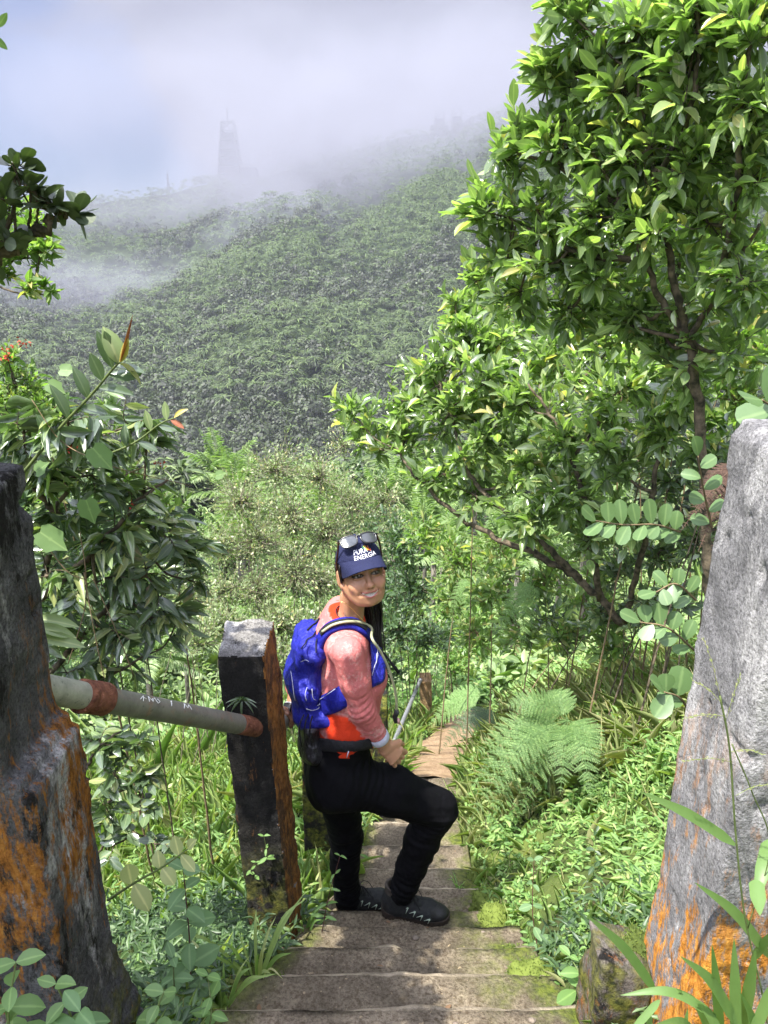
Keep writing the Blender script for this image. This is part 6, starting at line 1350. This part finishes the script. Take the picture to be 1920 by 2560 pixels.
for (a, b_, w) in (((85, 1545, 1.6), (190, 1560, 1.6), .028), ((85, 1565, 1.58), (185, 1588, 1.58), .030), ((85, 1590, 1.57), (205, 1610, 1.57), .034)):
    p0, p1 = P(*a), P(*b_); add_leaf_thing(pl_, 'leaf', M['lf_pale'], p0, p1-p0, [0, -.6, .8], np.linalg.norm(p1-p0)*1.05, w)
# red flowering bush at the left edge
fl = shrub('flowering_bush', 'tiny-leaved bush with orange-red flower clusters at the left edge', 'bush', M['lf_bright'], M['bark'], [([np.array([-1.5, 2.7, float(ground_z(-1.5, 2.7))]), P(-40, 1300, 2.7), P(0, 1100, 2.6), P(30, 930, 2.5)], .010, .003)], [B(20, 900, 2.5, 50, 16), B(50, 970, 2.5, 55, 18), B(0, 1010, 2.5, 60, 18), B(110, 1000, 2.5, 50, 12)], (.022, .5), .0014, 61, tp=T_LO, per=(10, 16))
M['petal'] = simple('orange red petals', (.62, .07, .035), .5, .3, 0, .3, 60, 0)
for (px, py, Y) in ((60, 858, 2.4), (14, 892, 2.4), (180, 1120, 2.15), (398, 1162, 2.5), (322, 1262, 2.4), (10, 875, 2.45)):
    c = P(px, py, Y); mb = MB(); d = norm(RNG.normal(size=(16, 3))); place(mb, T_LO, c+d*.004+RNG.normal(0, .006, (16, 3))*[2, 1, 1], d, norm(RNG.normal(size=(16, 3))), .011, .006, RNG); mb.build('flower_cluster', M['petal'], fl)

# ---- overhanging branches top left
shrub('thick_leaved_tree', 'tree branch with thick rounded dark leaves reaching in at the upper left', 'tree', M['lf_round'], M['bark'],
 [([np.array([-2.3, 1.9, float(ground_z(-2.3, 1.9))]), np.array([-2.1, 1.85, -1.3]), P(-330, 780, 1.85), P(-120, 700, 1.8), P(0, 632, 1.75), P(70, 590, 1.75), P(140, 545, 1.76), P(178, 528, 1.78)], .030, .004), LM([(5, 620, 1.75), (22, 560, 1.74), (40, 500, 1.73), (38, 440, 1.72)], .006, .003), LM([(65, 590, 1.75), (76, 540, 1.74), (76, 470, 1.74)], .004, .002), LM([(90, 580, 1.75), (94, 530, 1.75), (92, 500, 1.75)], .003, .002)],
 [B(38, 425, 1.72, 26, 2), B(72, 470, 1.73, 28, 3), B(110, 500, 1.75, 30, 3), B(150, 515, 1.76, 20, 2), B(195, 527, 1.78, 12, 2), B(10, 500, 1.7, 30, 2), B(15, 600, 1.72, 32, 2), B(45, 625, 1.73, 26, 2), B(-20, 650, 1.72, 30, 2), B(-200, 560, 1.75, 120, 16), B(-260, 650, 1.8, 130, 20), B(-300, 420, 1.8, 130, 20)], (.048, .66), .0020, 71, tp=T_OVA, per=(4, 6), up=.3, twl=.10)
shrub('fine_leaved_tree', 'light green small-leaved tree twigs behind the thick round leaves at the upper left', 'tree', M['lf_bright'], M['bark'], [([np.array([-2.6, 2.8, float(ground_z(-2.6, 2.8))]), P(-420, 900, 2.8), P(-150, 720, 2.7), P(0, 660, 2.65), P(70, 640, 2.6)], .025, .003), LM([(-60, 670, 2.6), (20, 725, 2.55), (90, 738, 2.55), (150, 728, 2.55)], .004, .0015)],
 [B(20, 540, 2.7, 60, 20), B(80, 570, 2.65, 55, 18), B(30, 620, 2.6, 60, 20), B(100, 640, 2.6, 50, 14), B(0, 680, 2.6, 50, 14), B(70, 715, 2.55, 25, 6), B(115, 722, 2.55, 22, 5), B(-120, 600, 2.7, 100, 24)], (.042, .42), .0016, 72, tp=T_MID, per=(7, 10), twl=.22)

shrub('shade_tree', 'unseen broad-leaved tree added outside the left edge to shade the nearest steps', 'tree', M['lf_dark'], M['bark'], [([np.array([-2.0, .6, float(ground_z(-2.0, .6))]), np.array([-1.9, .7, -.6]), np.array([-1.5, .95, .1]), np.array([-1.0, 1.1, .2])], .05, .01)],
 [(np.array([-1.02, 1.05, .12]), np.array([.30, .40, .20]), 120), (np.array([-1.35, .75, .35]), np.array([.38, .4, .25]), 90), (np.array([-1.05, 1.50, .35]), np.array([.26, .3, .2]), 60), (np.array([-1.1, .55, .55]), np.array([.3, .3, .2]), 50)], (.10, .55), .002, 77, tp=T_MID, per=(6, 9), twl=.25)  # crown out of view, added for the shade it throws
sprig('leafy_spray', 'few small leaves poking in at the very top of the left edge', 'spray', [P(-120, 150, 2.4), P(-50, 110, 2.4), P(-8, 70, 2.4)], .003, [(.5, 1, .05, .02, .3, None), (.6, -1, .05, .02, .3, None), (.8, 1, .05, .022, -.3, None), (.9, -1, .045, .02, .5, None), (1, 0, .05, .02, .2, None)], M['lf_bright'], M['bark'], tp=T_ELL)
# ---- nearer single plants
M['lf_nettle'] = leafmat('soft nettle leaves', [(2, (.10, .22, .07)), (2, (.13, .26, .085)), (1, (.08, .18, .055))], .55, .3, .3, 1.4)
M['lf_var'] = leafmat('pale leaves with pink brown edges', [(2, (.36, .42, .14)), (2, (.42, .46, .18)), (1.2, (.42, .20, .14))], .5, .35, .35, 1.2)
def herb(label, base, top, npairs, L_, w, mat, stem=None, seed=1, name='leafy_herb', r=.0032, t0=.12, grow=-.45, cat='plant', tp=T_MID, upn=-.05):
    rg = np.random.default_rng(seed); base, top = np.array(base), np.array(top); path = smooth_path([base, (base+top)/2+rg.normal(0, .012, 3), top], 30); root = empty(name, base, label, cat)
    mb = MB(); mb.add(*tube(path, np.linspace(r, r*.5, 30), 6)); mb.build('stem', stem or M['stem_g'], root); ps, ds, ns, ls = [], [], [], []
    for i in range(npairs):
        t = t0+(1-t0)*i/(npairs-1); p = path[min(int(t*29), 29)]; a = i*math.pi/2+rg.normal(0, .3)+seed; f = 1+grow*t
        for s_ in (0, math.pi): ps.append(p); ds.append([math.cos(a+s_), math.sin(a+s_)*.9-.15, upn+rg.normal(0, .15)+.45*(i == npairs-1)]); ns.append([rg.normal(0, .2), -.35, 1]); ls.append(L_*f*rg.uniform(.8, 1.15))
    for k in range(len(ps)):
        mb = MB(); place(mb, tp, [ps[k]], np.array(ds[k]), np.array(ns[k]), ls[k], ls[k]*w, rg); mb.build('leaf', mat, root, attr='mid')
    return root
herb('tall nettle-like plant with a dark stem standing between the dark pillar and the steps', P(478, 2540, 1.62), P(458, 2172, 1.66), 8, .100, .62, M['lf_nettle'], M['stem_r'], 1, 'nettle', .0028, tp=T_ELL)
herb('second nettle-like plant, low in front of the tall dark-stemmed one', P(440, 2580, 1.50), P(432, 2395, 1.55), 5, .078, .55, M['lf_nettle'], M['stem_g'], 2, 'nettle', tp=T_ELL)
herb('light green leafy herb at the bottom edge just left of the lowest step', P(500, 2600, 1.40), P(520, 2440, 1.46), 5, .075, .52, M['lf_herb'], M['stem_g'], 3, tp=T_ELL)
herb('broad-leaved plant sticking up at the bottom edge, right of the pillar foot', P(395, 2620, 1.20), P(410, 2480, 1.22), 4, .070, .62, M['lf_vine'], M['stem_g'], 4, tp=T_ELL)
herb('broad-leaved plant in the bottom left corner in front of the dark pillar', P(45, 2640, 1.02), P(40, 2405, 1.05), 6, .085, .58, M['lf_vine'], M['stem_g'], 5, tp=T_ELL)
herb('low broad-leaved plant right of the one in the bottom left corner', P(150, 2640, 1.02), P(140, 2460, 1.05), 5, .070, .62, M['lf_vine'], M['stem_g'], 6, tp=T_ELL)
herb('large flat leaves at the bottom edge below the dark pillar', P(190, 2640, 1.0), P(200, 2530, 1.0), 4, .095, .55, M['lf_nettle'], M['stem_g'], 7, tp=T_ELL)
sprig('variegated_sprig', 'sprig of pale leaves with brown-pink edges slanting up beside the dark pillar', 'sprig', [P(270, 2250, 1.50), P(340, 2205, 1.46), P(410, 2165, 1.44), P(470, 2122, 1.43)], .0038,
      [(.30, -1, .055, .046, .55, None), (.32, 1, .075, .048, -.55, None), (.62, -1, .042, .034, .5, None), (.66, 1, .050, .038, -.25, None), (.88, -1, .048, .034, .3, None), (.92, 1, .052, .030, -.35, None), (1, 0, .034, .024, .5, None)], M['lf_var'], M['stem_g'], tp=T_ELL)
herb('single-stemmed young plant with lance-shaped leaves in front of the person’s rear leg', P(805, 2330, 2.12), P(850, 2140, 2.16), 5, .055, .28, M['lf_herb'], M['stem_r'], 9, 'young_plant', .0020, .25)
herb('leafy weed standing on the bank right of the mossy stair edge', P(1345, 2380, 2.05), P(1335, 2150, 2.15), 5, .060, .55, M['lf_nettle'], M['stem_r'], 10, 'leafy_herb', .0022, tp=T_ELL)
herb('slim leafy weed on the bank midway between the person’s knee and the pale pillar', P(1480, 2330, 2.35), P(1490, 2080, 2.45), 6, .055, .45, M['lf_herbd'], M['stem_g'], 12, 'leafy_herb', .0022, tp=T_ELL)
herb('broad glossy-leaved plant beside the broken post at the stair foot', P(1435, 2480, 1.62), P(1425, 2390, 1.66), 4, .070, .55, M['lf_herb'], M['stem_g'], 13, tp=T_ELL)
herb('small leafy plant rooted on the face of the leaning black post', P(665, 2150, 2.19), P(660, 2090, 2.16), 4, .038, .42, M['lf_herb'], M['stem_g'], 14, 'wall_plant', .0015)
herb('little leafy plant rooted lowest on the leaning black post', P(640, 2190, 2.19), P(640, 2155, 2.16), 3, .032, .42, M['lf_herb'], M['stem_g'], 15, 'wall_plant', .0015)
br = empty('bromeliad', P(606, 1752, 2.19), 'small dark bromeliad rosette growing high on the leaning black post', 'plant')
for a in np.linspace(0, 6.28, 9)[:-1]:
    add_leaf_thing(br, 'leaf', M['lf_dark'], P(606, 1752, 2.19), [math.cos(a), -.45, .55*math.sin(a)+.15], [0, -.3, 1], .05, .009, T_BLADE)

# ---- broad grass, bottom right
def blade(mb, a, b, w, sag=.1, roll=0.0):
    a, b = np.array(a), np.array(b); L_ = np.linalg.norm(b-a); mid = (a+b)/2+np.array([0, 0, sag*L_]); path = smooth_path([a, mid, b], 14); tg = norm(np.gradient(path, axis=0))
    cv = -norm(path)*math.cos(roll)+np.array([0, 0, 1])*math.sin(roll)+np.array([0, 0, .3]); s_ = norm(np.cross(tg, cv)); nn = np.cross(s_, tg); t = np.linspace(0, 1, 14); ww = (w/2*np.minimum(1, t*6+.25)*np.clip((1-t)/.45, 0, 1)**.75)[:, None]
    V = np.stack([path-s_*ww+nn*ww*.30, path, path+s_*ww+nn*ww*.30], 1).reshape(-1, 3); i = np.arange(13)[:, None]*3; f = np.concatenate([i+np.array([0, 1, 4, 3]), i+np.array([1, 2, 5, 4])]); mb.add(V, f)
bgz = empty('broad_grass', P(1800, 2620, 1.12), 'clump of broad-bladed grass with tall seed stalk in the bottom right corner', 'grass clump')
for (x0, y0, x1, y1, w, sg_) in ((1838, 2112, 1598, 1978, .022, .03), (1925, 2395, 1735, 2205, .024, .06), (1890, 2200, 1900, 2290, .030, .0), (1925, 2100, 1885, 2270, .030, .1), (1640, 2480, 1462, 2285, .022, .05), (1650, 2500, 1560, 2600, .016, .0), (1790, 2540, 1550, 2488, .020, .18), (1840, 2560, 1700, 2390, .024, .08),
    (1800, 2600, 1780, 2360, .022, .02), (1840, 2600, 1835, 2345, .024, .0), (1850, 2600, 1890, 2370, .026, .05), (1780, 2600, 1690, 2470, .018, .1), (1870, 2620, 1960, 2420, .024, .1), (1760, 2620, 1640, 2560, .018, .12), (1900, 2640, 1850, 2480, .020, .05), (1820, 2640, 1740, 2500, .022, .1), (1880, 2400, 1960, 2330, .018, .1), (1700, 2640, 1720, 2520, .014, .05), (1620, 2640, 1625, 2520, .018, .0)):
    mb = MB(); blade(mb, P(x0, y0, 1.12+.04*math.sin(x0)), P(x1, y1, 1.06+.04*math.cos(y1)), w*.85, sg_); mb.build('blade', M['lf_broad'], bgz)
mb = MB(); mb.add(*tube(smooth_path([P(1925, 2600, 1.12), P(1905, 2480, 1.12), P(1863, 2294, 1.10), P(1840, 2091, 1.08), P(1824, 1870, 1.06), P(1800, 1740, 1.05)], 40), .0018, 5)); mb.add(*tube(smooth_path([P(1870, 2320, 1.1), P(1925, 2120, 1.08), P(1880, 1980, 1.06), P(1830, 1860, 1.05)], 24), .0012, 4)); mb.build('stalk', M['stem_g'], bgz)
mb = MB(); rg = np.random.default_rng(9)
for (a, b_) in (((1830, 1905, 1.06), (1715, 1902, 1.05)), ((1838, 1990, 1.06), (1925, 1960, 1.05)), ((1826, 1880, 1.06), (1905, 1885, 1.05)), ((1815, 1800, 1.05), (1850, 1690, 1.05)), ((1806, 1760, 1.05), (1730, 1700, 1.05)), ((1812, 1790, 1.05), (1700, 1800, 1.05)), ((1800, 1740, 1.05), (1760, 1600, 1.05))):
    q = smooth_path([P(*a), (P(*a)+P(*b_))/2+[0, 0, .006], P(*b_)], 12); mb.add(*tube(q, .0005, 3)); pp = q[rg.integers(2, 12, 26)]+rg.normal(0, .0012, (26, 3)); place(mb, T_LO, pp, norm(q[-1]-q[0])+rg.normal(0, .25, (26, 3)), [0, -1, .3], .006, .0016)
mb.build('seed_head', M['lf_straw'], bgz)

# ---- grass tufts
def tuft(label, base, n, h, spread, mat, seed, w=.007):
    rg = np.random.default_rng(seed); root = empty('grass_tuft', base, label, 'grass tuft')
    mb = MB()
    for i in range(n):
        a = rg.uniform(0, 6.28); d = np.array([math.cos(a), math.sin(a), 0]); hh = h*rg.uniform(.55, 1.1); p0 = np.array(base)+d*rg.uniform(0, .02); p1 = p0+d*spread*hh*rg.uniform(.3, 1.3)+np.array([0, 0, hh*rg.uniform(.5, 1)]); blade(mb, p0, p1, w*rg.uniform(.7, 1.3), rg.uniform(.1, .3), rg.uniform(-.6, .6))
    mb.build('blades', mat, root); return root
tuft('arching grass tuft at the left end of the lower steps', G(640, 2460), 16, .30, .7, M['lf_grass'], 1, .010)
tuft('grass tuft at the left stair edge below the leaning post', G(760, 2340), 16, .20, .6, M['lf_herb'], 2, .009)
tuft('thin grass tuft at the foot of the leaning post’s right side', G(730, 2300), 14, .26, .4, M['lf_grass'], 3, .006)
tuft('grass tuft at the left of the steps behind the leaning post', G(800, 2100), 26, .28, .7, M['lf_herb'], 4, .009)
tuft('low grass tuft beside the bottom step’s left end', G(560, 2520), 14, .16, .8, M['lf_grass'], 5, .008)
tuft('tiny grass tuft in the crack of a step to the right of the near shoe', G(1145, 2218), 12, .05, 1.0, M['lf_herb'], 6, .004)
tuft('palm-like fan of stiff yellow-green blades under the handrail', G(520, 1900), 22, 1.05, .35, M['lf_broad'], 7, .030)

# ---- ground cover
def cover(name, label, regions, mats_leaf, seed):
    """regions: (xmin,xmax,ymin,ymax by function, count, kind, size)"""
    rg = np.random.default_rng(seed); mbs = {}
    for (xf, y0, y1, n, kind, size, mat) in regions:
        y = y0+(y1-y0)*rg.random(n)**1.25; a, b_ = xf(y); x = a+(b_-a)*rg.random(n); keep = ~((np.hypot(x-.86, y-1.32) < .20))
        keep &= ~((x > XL(y)+.02) & (x < XR(y)-.015)); pat = vnoise(x, y, 0*x, 2.2, seed); keep &= (rg.random(n) < np.clip(.75+pat*.9, .15, 1)); x, y = x[keep], y[keep]; n = len(x); z = surf_z(x, y)-.01
        mb = mbs.setdefault(mat, MB()); P0 = np.stack([x, y, z], -1)
        if kind == 'grass':
            L_ = size*rg.uniform(.4, 1.2, n); d = np.stack([rg.normal(0, .45, n), rg.normal(0, .45, n), np.ones(n)], -1); nn = np.stack([rg.normal(0, 1, n), rg.normal(0, 1, n), np.full(n, .15)], -1); place(mb, T_BLADE, P0, d, nn, L_, L_*.035+.002, rg)
        else:
            k = 8; hgt = size*rg.uniform(.6, 1.8, n); lean = rg.normal(0, .25, (n, 2))
            for i in range(k):
                t = .25+.75*i/(k-1); a = rg.uniform(0, 6.28, n); pp = P0+np.stack([lean[:, 0]*hgt*t, lean[:, 1]*hgt*t, hgt*t], -1); d = np.stack([np.cos(a), np.sin(a), rg.normal(.15, .25, n)+(.5 if i == k-1 else 0)], -1); nn = np.stack([rg.normal(0, .3, n), rg.normal(0, .3, n)-.1, np.ones(n)], -1)
                L_ = size*.62*(1.1-.35*t)*rg.uniform(.7, 1.2, n); place(mb, T_MID if kind == 'herb' else T_LAN, pp, d, nn, L_, L_*(.42 if kind == 'herb' else .24), rg)
    for m_, mb in mbs.items():
        o = mb.build(name, M[m_], attr='mid'); tag(o, label+(' (' if 0 else ''), 'ground cover', kind='stuff')
rb_ = lambda a, b_: (lambda y: (XR(y)+a, XR(y)+b_)); lf_ = lambda a, b_: (lambda y: (XL(y)-b_, XL(y)-a))
cover('bank_grass', 'sunlit grass and small herbs covering the bank right of the stairs', [
    (rb_(.0, 1.9), 1.4, 5.0, 9000, 'grass', .085, 'lf_grass'), (rb_(.0, 2.4), 4.0, 10, 11000, 'grass', .20, 'lf_grass'), (rb_(.05, .6), 3.4, 9, 5200, 'grass', .15, 'lf_straw'), (rb_(.5, 2.6), 2.6, 6, 5000, 'grass', .17, 'lf_grass'),
    (rb_(.02, 1.5), 1.45, 3.6, 1500, 'herb', .055, 'lf_herb'), (rb_(.35, 1.7), 1.5, 3.6, 1500, 'lance', .10, 'lf_herb'), (rb_(.9, 2.8), 2.6, 6, 1900, 'lance', .13, 'lf_herb'), (rb_(.5, 3.0), 4.0, 8, 9000, 'grass', .22, 'lf_grass'), (rb_(.3, 1.5), 3.4, 8, 5000, 'grass', .26, 'lf_straw'), (rb_(.10, 2.2), 3.2, 7, 2600, 'herb', .09, 'lf_herb'), (rb_(.0, 1.2), 1.3, 2.2, 500, 'lance', .09, 'lf_herbd'), (rb_(.2, 3), 7, 12, 2500, 'herb', .16, 'lf_herb')], None, 81)
cover('slope_grass', 'bright grass and leafy weeds covering the slope left of the stairs', [
    (lf_(.0, 1.1), 1.35, 2.7, 900, 'lance', .095, 'lf_herbd'), (lf_(.0, .5), 1.5, 3.2, 300, 'herb', .045, 'lf_herb'), (lf_(.0, 1.6), 2.6, 5, 7000, 'grass', .17, 'lf_grass'), (lf_(.0, 3.2), 4.0, 9.5, 16000, 'grass', .26, 'lf_grass'),
    (lf_(.0, 1.3), 2.6, 5, 900, 'lance', .11, 'lf_herb'), (lf_(.0, 3.2), 4.5, 10, 2600, 'herb', .12, 'lf_herb'), (lf_(.0, .35), 4.8, 9, 2600, 'herb', .06, 'lf_herb'), (lf_(.0, .12), 1.3, 3.2, 500, 'grass', .10, 'lf_grass'), (lf_(2.6, 8), 7, 18, 9000, 'grass', .5, 'lf_grass'), (lf_(0, 8), 10, 20, 5000, 'herb', .3, 'lf_herb')], None, 82)
cover('hillside_scrub', 'low green scrub on the slope beyond the bushes', [(lambda y: (-.85*y, .95*y), 12, 60, 12000, 'herb', .55, 'lf_palm'), (lambda y: (-.85*y, .95*y), 12, 60, 9000, 'grass', 1.1, 'lf_grass')], None, 83)

# ---- moss cushions along the right end of the steps
M['moss'] = leafmat('bright moss', [(2, (.12, .19, .012)), (2, (.17, .24, .018)), (1, (.07, .12, .010))], .8, .25, .1, 1.2)
M['mossb'] = simple('moss body', (.12, .18, .012), .95, .1, 0, .45, 60, 1.0, .006, (.05, .07, .01))
for i, (px, py, r, hh, lb) in enumerate(((1212, 2162, .050, .030, 'dim yellowish moss patch at the right end of a step, farthest of the moss cushions'), (1196, 2192, .055, .045, 'moss cushion second farthest along the right end of the steps'), (1222, 2250, .085, .055, 'widest bright green moss cushion at the stair edge, level with the near shoe'), (1248, 2290, .085, .050, 'bright moss cushion just below the widest one'),
        (1280, 2336, .032, .040, 'smallest, brightest round moss ball on the stair edge'), (1330, 2452, .085, .085, 'large dark-sided moss hump beside the second lowest step'), (1300, 2395, .060, .030, 'flat moss patch between the round moss ball and the large hump'), (1600, 2370, .07, .05, 'moss lump on the broken post'), (640, 2440, .07, .025, 'flat moss patch at the left end of the lower steps'), (700, 2400, .05, .02, 'thin moss patch at the left end of a middle step'))):
    c = G(px, py+8) if px != 1600 else P(1590, 2380, 1.48); root = empty('moss_cushion', c, lb, 'moss'); s = SDF(c-[r*1.3, r*1.3, hh], c+[r*1.3, r*1.3, hh*1.8], max(.005, r/14))
    s.u(s.ell(c+[0, 0, 0], (r, r*.75, hh))); s.u(s.ell(c+[r*.45, -r*.3, -.005], (r*.55, r*.5, hh*.8)), .02); s.v = s.v+fbm(s.X, s.Y, s.Z, 28, 3, i)*.010; V, F = s.mesh(); 
    fc = V[F].mean(1); nn = norm(np.cross(V[F[:, 1]]-V[F[:, 0]], V[F[:, 2]]-V[F[:, 0]])); k = RNG.integers(0, len(fc), 1400); k = k[nn[k, 2] > -.1]
    mb = MB(); mb.add(V, F); place(mb, T_LO, fc[k]+RNG.normal(0, .003, (len(k), 3)), nn[k]+RNG.normal(0, .4, (len(k), 3)), RNG.normal(size=(len(k), 3)), .010, .0035); mb.build('moss_body', M['moss'], root)

# ---- fallen leaves on the steps
M['dead'] = leafmat('fallen leaves', [(2, (.20, .11, .05)), (1, (.30, .19, .08)), (1, (.12, .06, .03))], .8, .1, .2, 1.0)
for i in range(22):
    y = RNG.uniform(1.35, 4.6); x = RNG.uniform(XL(y)+.05, XR(y)-.05); k = next(j for j, (a, b_) in enumerate(NOSE) if a > y); z = -NOSE[k][1]+.006
    if abs(y-NOSE[k][0]) < .03: continue
    mb = MB(); place(mb, T_MID, [(0, 0, 0)], np.array([math.cos(i*2.4), math.sin(i*2.4), .1]), np.array([.1, .1, 1.0]), RNG.uniform(.02, .045), .014, RNG)
    o = mb.build('fallen_leaf', M['dead']); o.location = (float(x), float(y), z); tag(o, 'small dry brown leaf lying on the steps', 'leaf', 'fallen leaves on the steps')

# ---- loose stones on the treads
M['stone'] = simple('loose stone', (.22, .18, .14), .9, .2, 0, .5, 60, .8, .004, (.09, .075, .06))
rg = np.random.default_rng(33)
for i in range(26):
    k = rg.integers(0, 9); y0_, y1_ = (NOSE[k-1][0] if k else 1.3), NOSE[k][0]; y = rg.uniform(y0_+.03, y1_-.03) if k else rg.uniform(1.15, 1.27); x = XL(y)+(XR(y)-XL(y))*rg.choice([rg.uniform(.02, .2), rg.uniform(.75, .97), rg.uniform(.1, .9)]); r = rg.uniform(.005, .013)
    th = np.linspace(0, math.pi, 7)[1:-1]; v = np.array([[math.sin(a)*math.cos(b), math.sin(a)*math.sin(b), math.cos(a)] for a in th for b in np.linspace(0, 6.283, 9)[:-1]]+[[0, 0, 1], [0, 0, -1]])
    v = v*(1+.35*vnoise(v[:, 0], v[:, 1], v[:, 2], 1.3, i)[:, None])*[r*1.2, r, r*.6]
    f = np.array([[q*8+j, (q+1)*8+j, (q+1)*8+(j+1) % 8, q*8+(j+1) % 8] for q in range(4) for j in range(8)]); ft = np.array([[40, j, (j+1) % 8] for j in range(8)]+[[41, 32+(j+1) % 8, 32+j] for j in range(8)])
    o = npmesh('pebble', v, [f, ft], M['stone']); o.location = (float(x), float(y), -NOSE[k][1]+r*.25+.004); tag(o, 'small loose stone lying on the worn steps', 'stone', 'loose stones on the steps')

# ---- palms and small trees on the slope between the thicket and the forest
M['trunk_palm'] = simple('grey palm trunk', (.20, .18, .15), .9, .2, 0, .4, 8, .5)
def make_palm(seed):
    rg = np.random.default_rng(seed); root = empty('palm_tree', (0, 0, 0)); H_ = 3.4; mb = MB(); mb.add(*tube([[0, 0, -.6], [.05, 0, H_*.5], [0, .03, H_]], [.11, .08, .07], 7)); mb.build('trunk', M['trunk_palm'], root); mb = MB(); Ps, Ds, Ns, Ls = [], [], [], []
    for i in range(15):
        a = i*2.4+rg.normal(0, .2); el = rg.uniform(.1, 1.35); L_ = rg.uniform(1.6, 2.3); d = np.array([math.cos(a)*math.cos(el), math.sin(a)*math.cos(el), math.sin(el)]); q = np.array([[0, 0, H_]+d*L_*t+np.array([0, 0, -.75*t*t*math.cos(el)]) for t in np.linspace(0, 1, 9)]); mb.add(*tube(q, np.linspace(.018, .004, 9), 3, False)); tg = norm(np.gradient(q, axis=0))
        for k in range(26):
            t = .18+.82*k/26; f = t*8; j = min(int(f), 7); p = q[j]+(q[j+1]-q[j])*(f-j); s_ = norm(np.cross(tg[j], [0, 0, 1]+rg.normal(0, .05, 3)))
            for sg in (-1, 1): Ps.append(p); Ds.append(s_*sg+tg[j]*.7+[0, 0, -.35+rg.normal(0, .1)]); Ns.append([0, 0, 1.0]); Ls.append(.50*math.sin(min(1, (1.08-t)*1.6)*math.pi/2)*rg.uniform(.8, 1.1))
    place(mb, T_LO, Ps, np.array(Ds), np.array(Ns), np.array(Ls), .045); mb.build('crown', M['lf_palm'], root); return root
def make_tree(seed, mat):
    rg = np.random.default_rng(seed); root = empty('slope_tree', (0, 0, 0)); mb = MB(); mb.add(*tube([[0, 0, -.6], [.05, 0, 1.4], [0, .05, 2.6]], [.09, .06, .03], 6))
    pos, d, n = [], [], []
    for i in range(16):
        c = np.array([rg.normal(0, .75), rg.normal(0, .75), 2.6+rg.normal(0, .55)]); mb.add(*tube([[0, .02, 1.3], (c+[0, 0, 1.3])/2, c], [.03, .018, .006], 4)); m_ = 190; v = norm(rg.normal(size=(m_, 3))); pos.append(c+v*.62*rg.uniform(.5, 1.05, (m_, 1))); d.append(v+rg.normal(0, .5, (m_, 3))+[0, 0, .2]); n.append(np.tile([0, 0, 1.0], (m_, 1))+rg.normal(0, .6, (m_, 3)))
    mb.build('trunk', M['bark'], root); mb = MB(); place(mb, T_LO, np.concatenate(pos), np.concatenate(d), np.concatenate(n), .14, .075, rg); mb.build('crown', mat, root); return root
def dup(root, loc, rz, sc):
    r = root.copy(); SC.collection.objects.link(r); r.location = loc; r.rotation_euler = (0, 0, rz); r.scale = (sc, sc, sc)
    for ch in list(root.children):
        c = ch.copy(); SC.collection.objects.link(c); c.parent = r
    return r
pr = [make_palm(5), make_palm(6), make_palm(7)]; tr = [make_tree(8, M['lf_herbd']), make_tree(9, M['lf_palm'])]; used = set(); rg = np.random.default_rng(17)
spots = []
for i in range(400):
    r = math.exp(rg.uniform(math.log(16), math.log(66))); a = math.radians(rg.uniform(-27, 16)); x, y = r*math.sin(a), r*math.cos(a)
    if y < 14 and x > -3: continue
    if all(math.hypot(x-q[0], y-q[1]) > 1.2+r*.035 for q in spots): spots.append((x, y, r))
for (x, y, r) in spots[:150]:
    palm = rg.random() < .62; src = (pr if palm else tr)[rg.integers(3 if palm else 2)]; z = float(ground_z(x, y)); loc = (x, y, z); s_ = rg.uniform(.8, 1.3)*(1.35 if r > 34 else (1 if r > 24 else .72))
    if src.name not in used: used.add(src.name); o = src; o.location = loc; o.rotation_euler = (0, 0, rg.uniform(0, 6.28)); o.scale = (s_,)*3
    else: o = dup(src, loc, rg.uniform(0, 6.28), s_)
    if palm: tag(o, 'green feather palm among the others on the slope below the thicket', 'palm', 'palms on the slope below the thicket')
    else: tag(o, 'rounded bushy tree among the palms on the slope below the thicket', 'tree', 'bushy trees on the slope below the thicket')
for q in pr+tr:
    if q.name not in used:
        for c in list(q.children): bpy.data.objects.remove(c)
        bpy.data.objects.remove(q)
